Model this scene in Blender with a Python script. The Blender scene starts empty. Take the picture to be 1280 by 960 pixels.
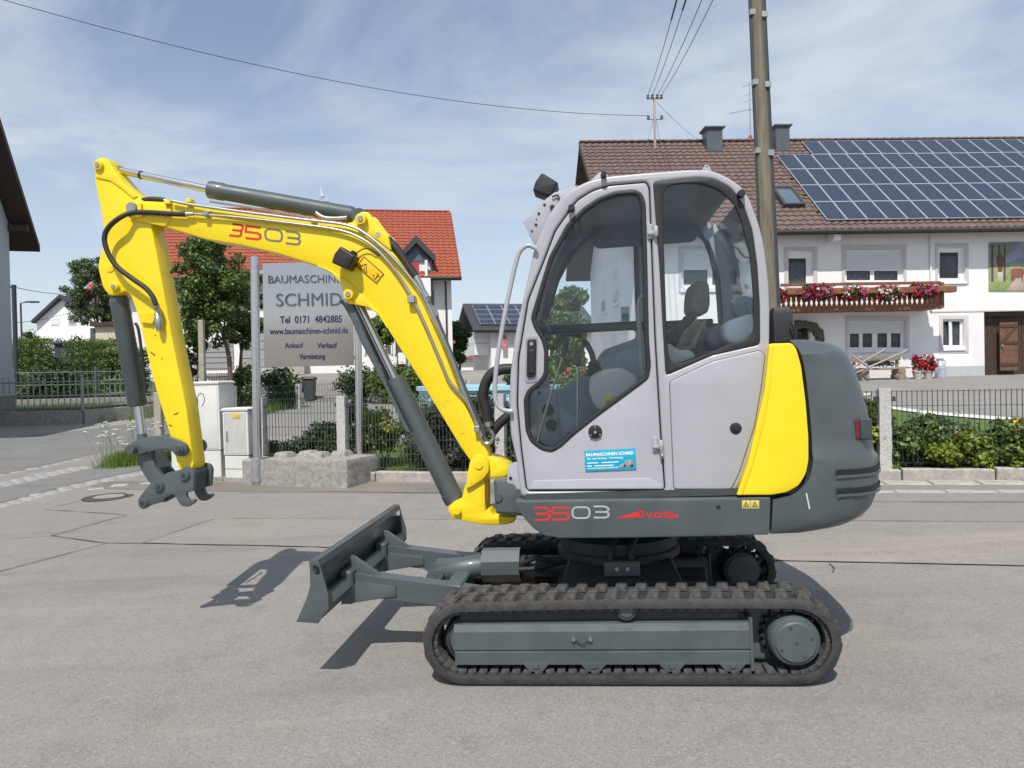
import bpy, bmesh, math, random
import numpy as np
from mathutils import Vector, Matrix
from mathutils.geometry import delaunay_2d_cdt
R = math.radians
random.seed(7); rng = np.random.default_rng(7)
sc = bpy.context.scene
COL = sc.collection

# ---------------------------------------------------------------- camera
F_PX = 920.0                       # focal length for a 1280 px wide frame
PITCH, ROLL = R(0.75), R(1.2)
CAM = Vector((0, 0, 1.5))
FWD = Vector((0, math.cos(PITCH), -math.sin(PITCH)))
UP = Vector((0, math.sin(PITCH), math.cos(PITCH)))
RT = Vector((1, 0, 0))
cr, sr = math.cos(ROLL), math.sin(ROLL)
cam = bpy.data.cameras.new('camera'); camo = bpy.data.objects.new('camera', cam); COL.objects.link(camo)
cam.sensor_width = 36; cam.lens = 36 * F_PX / 1280; cam.clip_start = 0.05; cam.clip_end = 3000
cx_, cy_, cz_ = RT * cr - UP * sr, RT * sr + UP * cr, -FWD
camo.matrix_world = Matrix((
    (cx_.x, cy_.x, cz_.x, CAM.x), (cx_.y, cy_.y, cz_.y, CAM.y), (cx_.z, cy_.z, cz_.z, CAM.z), (0, 0, 0, 1)))
sc.camera = camo

# ---------------------------------------------------------------- sun, sky, exposure
SUN_T = Vector((0.15, 0.68, -1.0)).normalized()      # the way the sunlight travels
sun = bpy.data.lights.new('sun', 'SUN'); sun.energy = 4.6; sun.angle = R(0.53); sun.color = (1.0, 0.95, 0.87)
suno = bpy.data.objects.new('sun', sun); COL.objects.link(suno)
suno.rotation_euler = SUN_T.to_track_quat('-Z', 'Y').to_euler()
suno.location = (-6, -10, 30)
S_EL = math.asin(-SUN_T.z); S_AZ = math.atan2(-SUN_T.x, -SUN_T.y)
W = bpy.data.worlds.new('World'); sc.world = W; W.use_nodes = True
nt = W.node_tree; nt.nodes.clear(); N = nt.nodes.new; L = nt.links.new
sky = N('ShaderNodeTexSky'); sky.sky_type = 'NISHITA'; sky.sun_disc = False
sky.sun_elevation = S_EL; sky.sun_rotation = S_AZ % (2 * math.pi)
sky.air_density = 1.0; sky.dust_density = 0.8; sky.ozone_density = 1.0; sky.altitude = 600
tc = N('ShaderNodeTexCoord'); sep = N('ShaderNodeSeparateXYZ'); L(tc.outputs['Generated'], sep.inputs[0])
zm = N('ShaderNodeMath'); zm.operation = 'MAXIMUM'; zm.inputs[1].default_value = 0.0; L(sep.outputs['Z'], zm.inputs[0])
za = N('ShaderNodeMath'); za.operation = 'ADD'; za.inputs[1].default_value = 0.22; L(zm.outputs[0], za.inputs[0])
dx = N('ShaderNodeMath'); dx.operation = 'DIVIDE'; L(sep.outputs['X'], dx.inputs[0]); L(za.outputs[0], dx.inputs[1])
dy = N('ShaderNodeMath'); dy.operation = 'DIVIDE'; L(sep.outputs['Y'], dy.inputs[0]); L(za.outputs[0], dy.inputs[1])
cmb = N('ShaderNodeCombineXYZ'); L(dx.outputs[0], cmb.inputs[0]); L(dy.outputs[0], cmb.inputs[1])
mp = N('ShaderNodeMapping'); mp.inputs['Scale'].default_value = (1.0, 1.25, 1); mp.inputs['Rotation'].default_value = (0, 0, 0.55); mp.inputs['Location'].default_value = (3.1, 1.7, 0)
L(cmb.outputs[0], mp.inputs[0])
n1 = N('ShaderNodeTexNoise'); n1.inputs['Scale'].default_value = 1.25; n1.inputs['Detail'].default_value = 9; n1.inputs['Roughness'].default_value = 0.6; n1.inputs['Distortion'].default_value = 0.5
L(mp.outputs[0], n1.inputs['Vector'])
rp = N('ShaderNodeValToRGB'); rp.color_ramp.elements[0].position = 0.35; rp.color_ramp.elements[1].position = 0.66
L(n1.outputs['Fac'], rp.inputs[0])
cm = N('ShaderNodeMath'); cm.operation = 'MULTIPLY'; cm.inputs[1].default_value = 0.72; L(rp.outputs[0], cm.inputs[0])
ca = N('ShaderNodeMath'); ca.operation = 'ADD'; ca.inputs[1].default_value = 0.16; L(cm.outputs[0], ca.inputs[0])
hz = N('ShaderNodeMapRange'); hz.inputs['From Min'].default_value = 0.0; hz.inputs['From Max'].default_value = 0.50; hz.inputs['To Min'].default_value = 0.80; hz.inputs['To Max'].default_value = 0.0; L(sep.outputs['Z'], hz.inputs['Value'])
hm = N('ShaderNodeMath'); hm.operation = 'MAXIMUM'; L(ca.outputs[0], hm.inputs[0]); L(hz.outputs[0], hm.inputs[1])
mx = N('ShaderNodeMix'); mx.data_type = 'RGBA'; L(hm.outputs[0], mx.inputs['Factor']); L(sky.outputs[0], mx.inputs['A'])
mx.inputs['B'].default_value = (5.1, 5.6, 6.15, 1)
bg = N('ShaderNodeBackground'); bg.inputs['Strength'].default_value = 0.136; L(mx.outputs['Result'], bg.inputs[0])
ow = N('ShaderNodeOutputWorld'); L(bg.outputs[0], ow.inputs[0])
vs = sc.view_settings; vs.view_transform = 'Standard'; vs.look = 'None'; vs.exposure = 0.0; vs.gamma = 1.0; vs.use_curve_mapping = False
sc.cycles.max_bounces = 8; sc.cycles.transparent_max_bounces = 24

# ---------------------------------------------------------------- unprojection, terrain
def ray(px, py):
    u, v = (px - 640) / F_PX, (480 - py) / F_PX
    u, v = u * cr + v * sr, -u * sr + v * cr
    return RT * u + UP * v + FWD
def P(px, py, Y):
    d = ray(px, py); return CAM + d * (Y / d.y)
def sstep(a, b, t):
    t = min(1, max(0, (t - a) / (b - a))); return t * t * (3 - 2 * t)
def gz(x, y):
    fade = 1 - sstep(10, 19, y)
    z = 0.024 * min(9, max(-9, x)) * fade
    l = 0.026 * min(16, max(0, y - 10))
    r = 0.066 * min(16.5, max(0, y - 12.2))
    l += 0.17 * min(8, max(0, y - 32)) * sstep(-17, -13, x)
    k = sstep(1.5, 6.5, x - 0.02 * y)
    return z + l * (1 - k) + r * k
def G(px, py):
    d = ray(px, py); t0, t = 1.0, 1.0
    for i in range(4000):
        p = CAM + d * (t / d.y)
        if p.z < gz(p.x, p.y): break
        t0 = t; t *= 1.01
        if t > 400: break
    for i in range(40):
        tm = (t0 + t) / 2; p = CAM + d * (tm / d.y)
        if p.z < gz(p.x, p.y): t = tm
        else: t0 = tm
    return CAM + d * (t / d.y)
class Fr:
    """a thing's own frame: x along, y into depth, z up; px() meets a sight line with the plane y = const"""
    def __init__(s, o, ex, ez=None):
        s.o = Vector(o); s.ex = Vector(ex).normalized()
        ez = Vector((0, 0, 1)) if ez is None else Vector(ez)
        s.ey = ez.cross(s.ex).normalized(); s.ez = s.ex.cross(s.ey).normalized()
        s.M = Matrix((s.ex, s.ey, s.ez)).transposed()
        s.I = s.M.transposed()
        s.mw = Matrix.Translation(s.o) @ s.M.to_4x4()
    def px(s, px, py, y=0.0):
        o = s.I @ (CAM - s.o); d = s.I @ ray(px, py)
        t = (y - o.y) / d.y; q = o + d * t
        return (q.x, q.z)
    def p3(s, px, py, y=0.0):
        a = s.px(px, py, y); return Vector((a[0], y, a[1]))
    def pl(s, pts, y=0.0): return [s.px(p[0], p[1], y) for p in pts]
    def loc(s, w): return s.I @ (Vector(w) - s.o)
    def wld(s, l): return s.o + s.M @ Vector(l)

# ---------------------------------------------------------------- materials
MATS = {}
def mat(name, col, rough=0.6, metal=0.0, var=0.12, scale=6.0, bump=0.0, bscale=60.0, spec=0.5, coat=0.0, col2=None, det=4, island=False, transl=0.0):
    if name in MATS: return MATS[name]
    m = bpy.data.materials.new(name); m.use_nodes = True; t = m.node_tree; nd = t.nodes; b = nd['Principled BSDF']
    b.inputs['Roughness'].default_value = rough; b.inputs['Metallic'].default_value = metal
    b.inputs['Specular IOR Level'].default_value = spec
    if coat: b.inputs['Coat Weight'].default_value = coat; b.inputs['Coat Roughness'].default_value = 0.12
    c2 = col2 or tuple(max(0, c * (1 - var * 2)) for c in col)
    r = nd.new('ShaderNodeValToRGB'); r.color_ramp.elements[0].color = (*c2, 1); r.color_ramp.elements[1].color = (*col, 1)
    o = nd.new('ShaderNodeTexCoord')
    if island:
        g = nd.new('ShaderNodeNewGeometry'); t.links.new(g.outputs['Random Per Island'], r.inputs[0])
    else:
        n = nd.new('ShaderNodeTexNoise'); n.inputs['Scale'].default_value = scale; n.inputs['Detail'].default_value = det; n.inputs['Roughness'].default_value = 0.65
        t.links.new(o.outputs['Object'], n.inputs['Vector']); r.color_ramp.elements[0].position = 0.3; r.color_ramp.elements[1].position = 0.62
        t.links.new(n.outputs['Fac'], r.inputs[0])
    t.links.new(r.outputs[0], b.inputs['Base Color'])
    if coat:                                                   # worn paint: the gloss varies over the panel
        n3 = nd.new('ShaderNodeTexNoise'); n3.inputs['Scale'].default_value = 2.6; n3.inputs['Detail'].default_value = 9; n3.inputs['Roughness'].default_value = .72; t.links.new(o.outputs['Object'], n3.inputs['Vector'])
        mr = nd.new('ShaderNodeMapRange'); mr.inputs['From Min'].default_value = .35; mr.inputs['From Max'].default_value = .68; mr.inputs['To Min'].default_value = rough * .72; mr.inputs['To Max'].default_value = rough * 1.75; t.links.new(n3.outputs['Fac'], mr.inputs['Value']); t.links.new(mr.outputs[0], b.inputs['Roughness'])
    if bump:
        n2 = nd.new('ShaderNodeTexNoise'); n2.inputs['Scale'].default_value = bscale; n2.inputs['Detail'].default_value = 3
        t.links.new(o.outputs['Object'], n2.inputs['Vector'])
        bp = nd.new('ShaderNodeBump'); bp.inputs['Strength'].default_value = bump; bp.inputs['Distance'].default_value = 0.01
        t.links.new(n2.outputs['Fac'], bp.inputs['Height']); t.links.new(bp.outputs[0], b.inputs['Normal'])
    if transl:
        out = nd['Material Output']; tr = nd.new('ShaderNodeBsdfTranslucent'); t.links.new(r.outputs[0], tr.inputs[0])
        ms = nd.new('ShaderNodeMixShader'); ms.inputs[0].default_value = transl
        t.links.new(b.outputs[0], ms.inputs[1]); t.links.new(tr.outputs[0], ms.inputs[2]); t.links.new(ms.outputs[0], out.inputs[0])
    MATS[name] = m; return m
def glass_mat(name, tint, refl=0.08, rough=0.02):
    m = bpy.data.materials.new(name); m.use_nodes = True; t = m.node_tree; nd = t.nodes; nd.remove(nd['Principled BSDF'])
    tr = nd.new('ShaderNodeBsdfTransparent'); tr.inputs[0].default_value = (*tint, 1)
    gl = nd.new('ShaderNodeBsdfGlossy'); gl.inputs['Roughness'].default_value = rough
    fr = nd.new('ShaderNodeFresnel'); fr.inputs[0].default_value = 1.45
    mm = nd.new('ShaderNodeMath'); mm.operation = 'MULTIPLY_ADD'; mm.inputs[1].default_value = 0.9; mm.inputs[2].default_value = refl - 0.035
    t.links.new(fr.outputs[0], mm.inputs[0])
    ms = nd.new('ShaderNodeMixShader'); t.links.new(mm.outputs[0], ms.inputs[0]); t.links.new(tr.outputs[0], ms.inputs[1]); t.links.new(gl.outputs[0], ms.inputs[2])
    t.links.new(ms.outputs[0], nd['Material Output'].inputs[0]); return m
YEL = mat('yellow_paint', (0.86, 0.635, 0.004), 0.34, var=0.03, scale=3, coat=0.25, bump=0.02, bscale=25)
WHT = mat('cab_paint', (0.380, 0.381, 0.418), 0.36, var=0.045, scale=3.5, coat=0.15, bump=0.015, bscale=30)
GRY = mat('grey_paint', (0.076, 0.095, 0.100), 0.36, var=0.10, scale=5, coat=0.2, bump=0.03, bscale=35)
GRD = mat('dark_grey_paint', (0.05, 0.062, 0.066), 0.5, var=0.15, scale=8, bump=0.05, bscale=40)
UND = mat('shaded_oily_undercarriage', (0.028, 0.032, 0.034), 0.6, var=0.25, scale=9, bump=0.1, bscale=40)  # near-black: the shade beneath the machine is put into the oily grey
BLK = mat('black_plastic', (0.014, 0.014, 0.016), 0.5, var=0.1, scale=9)
RUB = mat('track_rubber', (0.050, 0.049, 0.049), 0.8, var=0.22, scale=14, bump=0.35, bscale=70, col2=(0.022, 0.022, 0.023))
LUG = mat('tread_rubber', (0.088, 0.083, 0.079), 0.9, var=0.22, scale=22, bump=0.4, bscale=80, col2=(0.035, 0.033, 0.033))
CHR = mat('chrome', (0.60, 0.61, 0.63), 0.22, 1.0, var=0.03, scale=4)
STL = mat('zinc_steel', (0.48, 0.48, 0.47), 0.38, 0.9, var=0.12, scale=20)
HOS = mat('black_hose', (0.022, 0.02, 0.02), 0.6, var=0.15, scale=30, bump=0.15, bscale=150)
RED = mat('red_decal', (0.62, 0.025, 0.02), 0.5, var=0.04)
GLASS = glass_mat('cab_glass', (0.95, 0.975, 0.985), 0.042)
PANE = mat('window_pane', (0.03, 0.04, 0.05), 0.06, var=0.2, scale=1.5, spec=0.8)
WALLM = mat('white_render', (0.83, 0.82, 0.81), 0.9, var=0.03, scale=1.2, bump=0.1, bscale=90)
PVC = mat('white_pvc', (0.80, 0.80, 0.80), 0.4, var=0.02)

# ---------------------------------------------------------------- object helpers
def link(name, me, parent=None, m=None, smooth=True, ang=32):
    if m is not None and len(me.materials) == 0: me.materials.append(m)
    if smooth:
        me.polygons.foreach_set('use_smooth', [True] * len(me.polygons)); me.set_sharp_from_angle(angle=R(ang))
    o = bpy.data.objects.new(name, me); COL.objects.link(o)
    if parent: o.parent = parent
    return o
def mk(name, v, f, m, parent=None, smooth=True, ang=32, fix=True):
    me = bpy.data.meshes.new(name); me.from_pydata([tuple(x) for x in v], [], f); me.update()
    if fix:
        b = bmesh.new(); b.from_mesh(me); bmesh.ops.recalc_face_normals(b, faces=b.faces); b.to_mesh(me); b.free()
    return link(name, me, parent, m, smooth, ang)
def thing(name, label, cat, fr=None, loc=None, group=None, rot=0):
    o = bpy.data.objects.new(name, None); COL.objects.link(o); o.empty_display_size = 0.2
    if fr is not None: o.matrix_world = fr.mw
    elif loc is not None: o.location = loc; o.rotation_euler = (0, 0, rot)
    return tag(o, label, cat, group)
def tag(o, label, cat, group=None):
    o['label'] = label; o['category'] = cat
    if group: o['group'] = group
    return o
def struct(o): o['kind'] = 'structure'; return o
def stuff(o): o['kind'] = 'stuff'; return o
def rnd(pts, r=6, n=4):
    """round every corner of a closed outline by radius r (a third number on a point overrides it)"""
    out = []; k = len(pts)
    for i in range(k):
        p = Vector(pts[i][:2]); a = Vector(pts[i - 1][:2]); b = Vector(pts[(i + 1) % k][:2])
        rr = pts[i][2] if len(pts[i]) > 2 else r
        d1 = (a - p); d2 = (b - p); l1, l2 = d1.length, d2.length
        if rr <= 0 or l1 < 1e-6 or l2 < 1e-6: out.append(tuple(p)); continue
        t = min(rr, l1 * 0.48, l2 * 0.48); q1 = p + d1 / l1 * t; q2 = p + d2 / l2 * t
        for j in range(n + 1):
            u = j / n; out.append(tuple(q1 * (1 - u) ** 2 + p * 2 * u * (1 - u) + q2 * u * u))
    return out
def rect(x0, y0, x1, y1): return [(x0, y0), (x1, y0), (x1, y1), (x0, y1)]
def plate(name, polys, y0, th, m, parent=None, bev=0.004, res=1, ang=32):
    """flat outline(s) in the x-z plane (holes allowed) given thickness th from y0 on, with rounded edges"""
    cu = bpy.data.curves.new('o', 'CURVE'); cu.dimensions = '2D'; cu.fill_mode = 'BOTH'
    bev = min(bev, th * 0.45)
    cu.extrude = max(th / 2 - bev, 1e-5); cu.bevel_depth = bev; cu.bevel_resolution = res; cu.offset = -bev
    for po in polys:
        sp = cu.splines.new('POLY'); sp.points.add(len(po) - 1); sp.use_cyclic_u = True
        co = []
        for p in po: co += [p[0], p[1], 0, 1]
        sp.points.foreach_set('co', co)
    ob = bpy.data.objects.new('o', cu); me = bpy.data.meshes.new_from_object(ob)
    bpy.data.objects.remove(ob); bpy.data.curves.remove(cu)
    yc = y0 + th / 2
    n = len(me.vertices); a = np.empty(n * 3, 'f'); me.vertices.foreach_get('co', a); a = a.reshape(-1, 3)
    b = np.stack([a[:, 0], yc - a[:, 2], a[:, 1]], 1); me.vertices.foreach_set('co', b.ravel())
    bm = bmesh.new(); bm.from_mesh(me); bmesh.ops.remove_doubles(bm, verts=bm.verts, dist=1e-5)
    bmesh.ops.recalc_face_normals(bm, faces=bm.faces); bm.to_mesh(me); bm.free(); me.name = name
    me.materials.clear()
    return link(name, me, parent, m, True, ang)
def box_me(name, sx, sy, sz, bev=0.0):
    b = bmesh.new(); bmesh.ops.create_cube(b, size=1)
    for v in b.verts: v.co = (v.co.x * sx, v.co.y * sy, v.co.z * sz)
    if bev: bmesh.ops.bevel(b, geom=b.edges, offset=bev, segments=1, affect='EDGES')
    me = bpy.data.meshes.new(name); b.to_mesh(me); b.free(); return me
def box(name, lo, hi, m, parent=None, bev=0.0):
    lo, hi = Vector(lo), Vector(hi); s = hi - lo
    o = link(name, box_me(name, abs(s.x), abs(s.y), abs(s.z), bev), parent, m)
    c = (lo + hi) / 2
    for v in o.data.vertices: v.co += c
    return o
def smooth_path(pts, n=6):
    p = [Vector(q) for q in pts]; out = []
    for i in range(len(p) - 1):
        p0 = p[max(0, i - 1)]; p1 = p[i]; p2 = p[i + 1]; p3 = p[min(len(p) - 1, i + 2)]
        for j in range(n):
            t = j / n
            out.append(0.5 * ((2 * p1) + (p2 - p0) * t + (2 * p0 - 5 * p1 + 4 * p2 - p3) * t * t + (3 * p1 - p0 - 3 * p2 + p3) * t ** 3))
    out.append(p[-1]); return out
def tube_vf(pts, r, n=8, base=0):
    pts = [Vector(p) for p in pts]; rs = r if isinstance(r, (list, tuple)) else [r] * len(pts)
    v = []; f = []; t0 = (pts[1] - pts[0]).normalized()
    u = t0.cross(Vector((0.13, 0.31, 0.94)));
    if u.length < 1e-3: u = t0.cross(Vector((1, 0, 0)))
    u.normalize()
    for i, p in enumerate(pts):
        t = ((pts[min(i + 1, len(pts) - 1)] - pts[max(i - 1, 0)]).normalized())
        u = (u - t * u.dot(t)).normalized(); w = t.cross(u)
        for k in range(n):
            a = 2 * math.pi * k / n; v.append(p + (u * math.cos(a) + w * math.sin(a)) * rs[i])
    m = len(pts)
    for i in range(m - 1):
        for k in range(n):
            f.append([base + i * n + k, base + i * n + (k + 1) % n, base + (i + 1) * n + (k + 1) % n, base + (i + 1) * n + k])
    f.append([base + k for k in range(n)][::-1]); f.append([base + (m - 1) * n + k for k in range(n)])
    return v, f
def tube(name, pts, r, m, parent=None, n=8, sm=0):
    if sm: pts = smooth_path(pts, sm)
    v, f = tube_vf(pts, r, n); return mk(name, v, f, m, parent, True, 50)
def multi(name, items, m, parent=None, ang=40):
    """several tubes as one mesh: items = (pts, r, n)"""
    V = []; Fc = []
    for pts, r, n in items:
        v, f = tube_vf(pts, r, n, len(V)); V += v; Fc += f
    return mk(name, V, Fc, m, parent, True, ang)
def cyl(name, p0, p1, r, m, parent=None, n=24, bev=0.12):
    """a turned cylinder with chamfered ends"""
    p0, p1 = Vector(p0), Vector(p1); d = (p1 - p0); l = d.length; b = min(r * bev, l * 0.3); d.normalize()
    return tube(name, [p0, p0 + d * b * 0.01, p0 + d * b, p1 - d * b, p1 - d * b * 0.01, p1], [r - b, r - b, r, r, r - b, r - b], m, parent, n)
def disc(name, c, r, th, m, parent=None, n=28):           # axis along y, near face at c.y
    c = Vector(c); return cyl(name, c, c + Vector((0, th, 0)), r, m, parent, n)
def lathe(name, prof, m, parent=None, n=24, axis='z', at=(0, 0, 0)):
    v = []; f = []; k = len(prof)
    for i in range(n):
        a = 2 * math.pi * i / n; c, s = math.cos(a), math.sin(a)
        for (r, h) in prof:
            v.append((at[0] + r * c, at[1] + r * s, at[2] + h) if axis == 'z' else (at[0] + r * c, at[1] + h, at[2] + r * s))
    for i in range(n):
        for j in range(k - 1): f.append([i * k + j, ((i + 1) % n) * k + j, ((i + 1) % n) * k + j + 1, i * k + j + 1])
    if prof[0][0] > 1e-6: f.append([i * k for i in range(n)])
    if prof[-1][0] > 1e-6: f.append([i * k + k - 1 for i in range(n)])
    return mk(name, v, f, m, parent)
def loft(name, rows, m, parent=None, closed=False, ang=40, caps=True):
    v = []; f = []; n = len(rows[0])
    for r in rows: v += [tuple(p) for p in r]
    for i in range(len(rows) - 1):
        for k in range(n if closed else n - 1):
            k2 = (k + 1) % n; f.append([i * n + k, i * n + k2, (i + 1) * n + k2, (i + 1) * n + k])
    if caps and closed: f.append(list(range(n))); f.append([(len(rows) - 1) * n + k for k in range(n)])
    return mk(name, v, f, m, parent, True, ang)
def ribbon(name, lines, w, y, fr, m, parent=None, px=True, th=0.0015):
    """flat lettering strokes of width w (in the same units as the lines), laid on the plane y of frame fr"""
    V = []; Fc = []
    for ln in lines:
        p = [Vector(q) for q in ln]; n = len(p); closed = (p[0] - p[-1]).length < 1e-6 and n > 2
        base = len(V)
        for i in range(n):
            if closed: a = p[i - 1] if i else p[n - 2]; b = p[i + 1] if i < n - 1 else p[1]
            else: a = p[max(0, i - 1)]; b = p[min(n - 1, i + 1)]
            d1 = (p[i] - a); d2 = (b - p[i])
            d1 = d1.normalized() if d1.length else d2.normalized(); d2 = d2.normalized() if d2.length else d1
            t = (d1 + d2); t = t.normalized() if t.length > 1e-6 else d1
            nn = Vector((-t.y, t.x)); k = 1 / max(0.5, nn.dot(Vector((-d1.y, d1.x))))
            for s in (-1, 1):
                q = p[i] + nn * (s * w / 2 * k)
                xz = fr.px(q.x, q.y, y) if px else (q.x, q.y)
                V.append((xz[0], y, xz[1]))
        for i in range(n - 1): Fc.append([base + 2 * i, base + 2 * i + 1, base + 2 * i + 3, base + 2 * i + 2])
    o = mk(name, V, Fc, m, parent, False, fix=False)
    return o
def text_me(name, s, size, m, bold=0.0, ext=0.001, width=None):
    cu = bpy.data.curves.new('t', 'FONT'); cu.body = s; cu.size = size; cu.extrude = ext; cu.offset = bold; cu.resolution_u = 3
    ob = bpy.data.objects.new('t', cu); me = bpy.data.meshes.new_from_object(ob)
    bpy.data.objects.remove(ob); bpy.data.curves.remove(cu)
    n = len(me.vertices); a = np.empty(n * 3, 'f'); me.vertices.foreach_get('co', a); a = a.reshape(-1, 3)
    x0, x1 = a[:, 0].min(), a[:, 0].max()
    if width: a[:, 0] = (a[:, 0] - x0) * width / (x1 - x0)
    else: a[:, 0] -= x0
    b = np.stack([a[:, 0], -a[:, 2], a[:, 1]], 1); me.vertices.foreach_set('co', b.ravel())
    me.name = name; me.materials.clear(); me.materials.append(m); return me
def text(name, s, size, x, y, z, m, parent, bold=0.0, ext=0.001, width=None):
    me = text_me(name, s, size, m, bold, ext, width)
    o = link(name, me, parent, None, False); o.location = (x, y, z); return o
def sheet(name, poly, m, dz, step=0.8):
    """a ground surface laid over the terrain"""
    pts = []
    for i in range(len(poly)):
        a = Vector(poly[i][:2]); b = Vector(poly[(i + 1) % len(poly)][:2]); k = max(1, int((b - a).length / step))
        for j in range(k): pts.append(a + (b - a) * j / k)
    ne = len(pts); xs = [p.x for p in pts]; ys = [p.y for p in pts]
    gx = np.arange(math.floor(min(xs) / step) * step, max(xs), step); gy = np.arange(math.floor(min(ys) / step) * step, max(ys), step)
    if len(gx) * len(gy) < 60000:
        pts += [Vector((x, y)) for x in gx for y in gy]
    r = delaunay_2d_cdt(pts, [(i, (i + 1) % ne) for i in range(ne)], [], 1, 1e-5)
    v = [(p.x, p.y, gz(p.x, p.y) + dz) for p in r[0]]
    o = mk(name, v, [list(f) for f in r[2]], m, None, False, fix=False)
    for po in o.data.polygons:
        if po.normal.z < 0: po.flip()
    return o
def leaves(name, blobs, n, size, m, parent=None, droop=0.0, shell=0.55, aspect=1.7, seed=0):
    """many small folded leaves scattered through ellipsoids (cx,cy,cz,rx,ry,rz)"""
    g = np.random.default_rng(seed + 11)
    b = np.array(blobs, float); w = (b[:, 3] * b[:, 4] * b[:, 5]) ** (2 / 3); w /= w.sum()
    idx = g.choice(len(b), n, p=w); d = g.normal(size=(n, 3)); d /= np.linalg.norm(d, axis=1)[:, None]
    rad = (shell + (1 - shell) * g.random(n)) ; rad *= (1 + 0.16 * g.normal(size=n))
    c = b[idx, :3] + d * b[idx, 3:] * rad[:, None]
    nrm = d + g.normal(size=(n, 3)) * 0.7 + np.array([0, 0, 0.45]); nrm /= np.linalg.norm(nrm, axis=1)[:, None]
    t = np.cross(nrm, g.normal(size=(n, 3))); t[:, 2] -= droop; t /= np.linalg.norm(t, axis=1)[:, None]
    s = np.cross(nrm, t); s /= np.linalg.norm(s, axis=1)[:, None]
    L_ = size * (0.6 + 0.8 * g.random(n))[:, None]; w_ = L_ / aspect
    fold = nrm * (w_ * 0.35)
    v = np.empty((n, 4, 3)); v[:, 0] = c - t * L_ * 0.5; v[:, 1] = c + s * w_ * 0.5 + fold; v[:, 2] = c + t * L_ * 0.5; v[:, 3] = c - s * w_ * 0.5 + fold
    me = bpy.data.meshes.new(name); me.vertices.add(n * 4); me.vertices.foreach_set('co', v.ravel())
    me.loops.add(n * 4); me.polygons.add(n)
    me.loops.foreach_set('vertex_index', np.arange(n * 4)); me.polygons.foreach_set('loop_start', np.arange(n) * 4)
    me.update(calc_edges=True); me.validate()
    return link(name, me, parent, m, False)
def boxclump(c, r, step, s, seed=0):
    """small ellipsoids packed into a clipped box"""
    g = random.Random(seed); out = []; nx, ny, nz = (max(1, int(2 * q / step)) for q in r)
    for i in range(nx + 1):
        for j in range(ny + 1):
            for k in range(nz + 1): out.append((c[0] - r[0] + 2 * r[0] * i / nx + g.uniform(-.1, .1) * step, c[1] - r[1] + 2 * r[1] * j / ny, c[2] - r[2] + 2 * r[2] * k / nz + g.uniform(-.12, .12) * step, s, s, s))
    return out
def clump(c, r, k, sub, seed=0, sq=1.0):
    """k smaller ellipsoids filling one bigger ellipsoid"""
    g = random.Random(seed * 7 + 3); out = []
    for i in range(k):
        while True:
            q = Vector((g.uniform(-1, 1), g.uniform(-1, 1), g.uniform(-1, 1)))
            if q.length < 1: break
        s = sub * g.uniform(0.7, 1.25)
        out.append((c[0] + q.x * r[0] * .85, c[1] + q.y * r[1] * .85, c[2] + q.z * r[2] * .85, s, s, s * 0.8 * sq))
    return out
LEAF = [mat('leaf_mid', (0.18, 0.25, 0.06), 0.5, island=True, col2=(0.04, 0.085, 0.018), transl=0.3),
        mat('leaf_dark', (0.085, 0.14, 0.036), 0.5, island=True, col2=(0.022, 0.048, 0.014), transl=0.2),
        mat('leaf_light', (0.33, 0.36, 0.05), 0.5, island=True, col2=(0.10, 0.17, 0.025), transl=0.3),
        mat('leaf_silver', (0.14, 0.18, 0.07), 0.6, island=True, col2=(0.05, 0.085, 0.03), transl=0.25),
        mat('leaf_purple', (0.085, 0.09, 0.06), 0.6, island=True, col2=(0.03, 0.032, 0.022), transl=0.2),
        mat('leaf_hedge', (0.16, 0.25, 0.04), 0.5, island=True, col2=(0.045, 0.09, 0.018), transl=0.2)]
BARK = mat('bark', (0.16, 0.12, 0.085), 0.9, var=0.25, scale=20, bump=0.5, bscale=40)
GRASSM = mat('grass_blades', (0.21, 0.29, 0.05), 0.7, island=True, col2=(0.085, 0.16, 0.022), transl=0.25)
def blades(name, pos, h, w, m, lean=0.35, seed=0):
    g = np.random.default_rng(seed + 5); n = len(pos); p = np.array(pos, float)
    a = g.random(n) * 6.283; hh = h * (0.55 + 0.7 * g.random(n)); ln = g.normal(size=(n, 2)) * lean * hh[:, None]
    s = np.stack([np.cos(a), np.sin(a), np.zeros(n)], 1) * w / 2
    tip = p + np.stack([ln[:, 0], ln[:, 1], hh], 1)
    v = np.empty((n, 3, 3)); v[:, 0] = p - s; v[:, 1] = p + s; v[:, 2] = tip
    me = bpy.data.meshes.new(name); me.vertices.add(n * 3); me.vertices.foreach_set('co', v.ravel()); me.loops.add(n * 3); me.polygons.add(n)
    me.loops.foreach_set('vertex_index', np.arange(n * 3)); me.polygons.foreach_set('loop_start', np.arange(n) * 3); me.update(calc_edges=True)
    return link(name, me, None, m, False)
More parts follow.
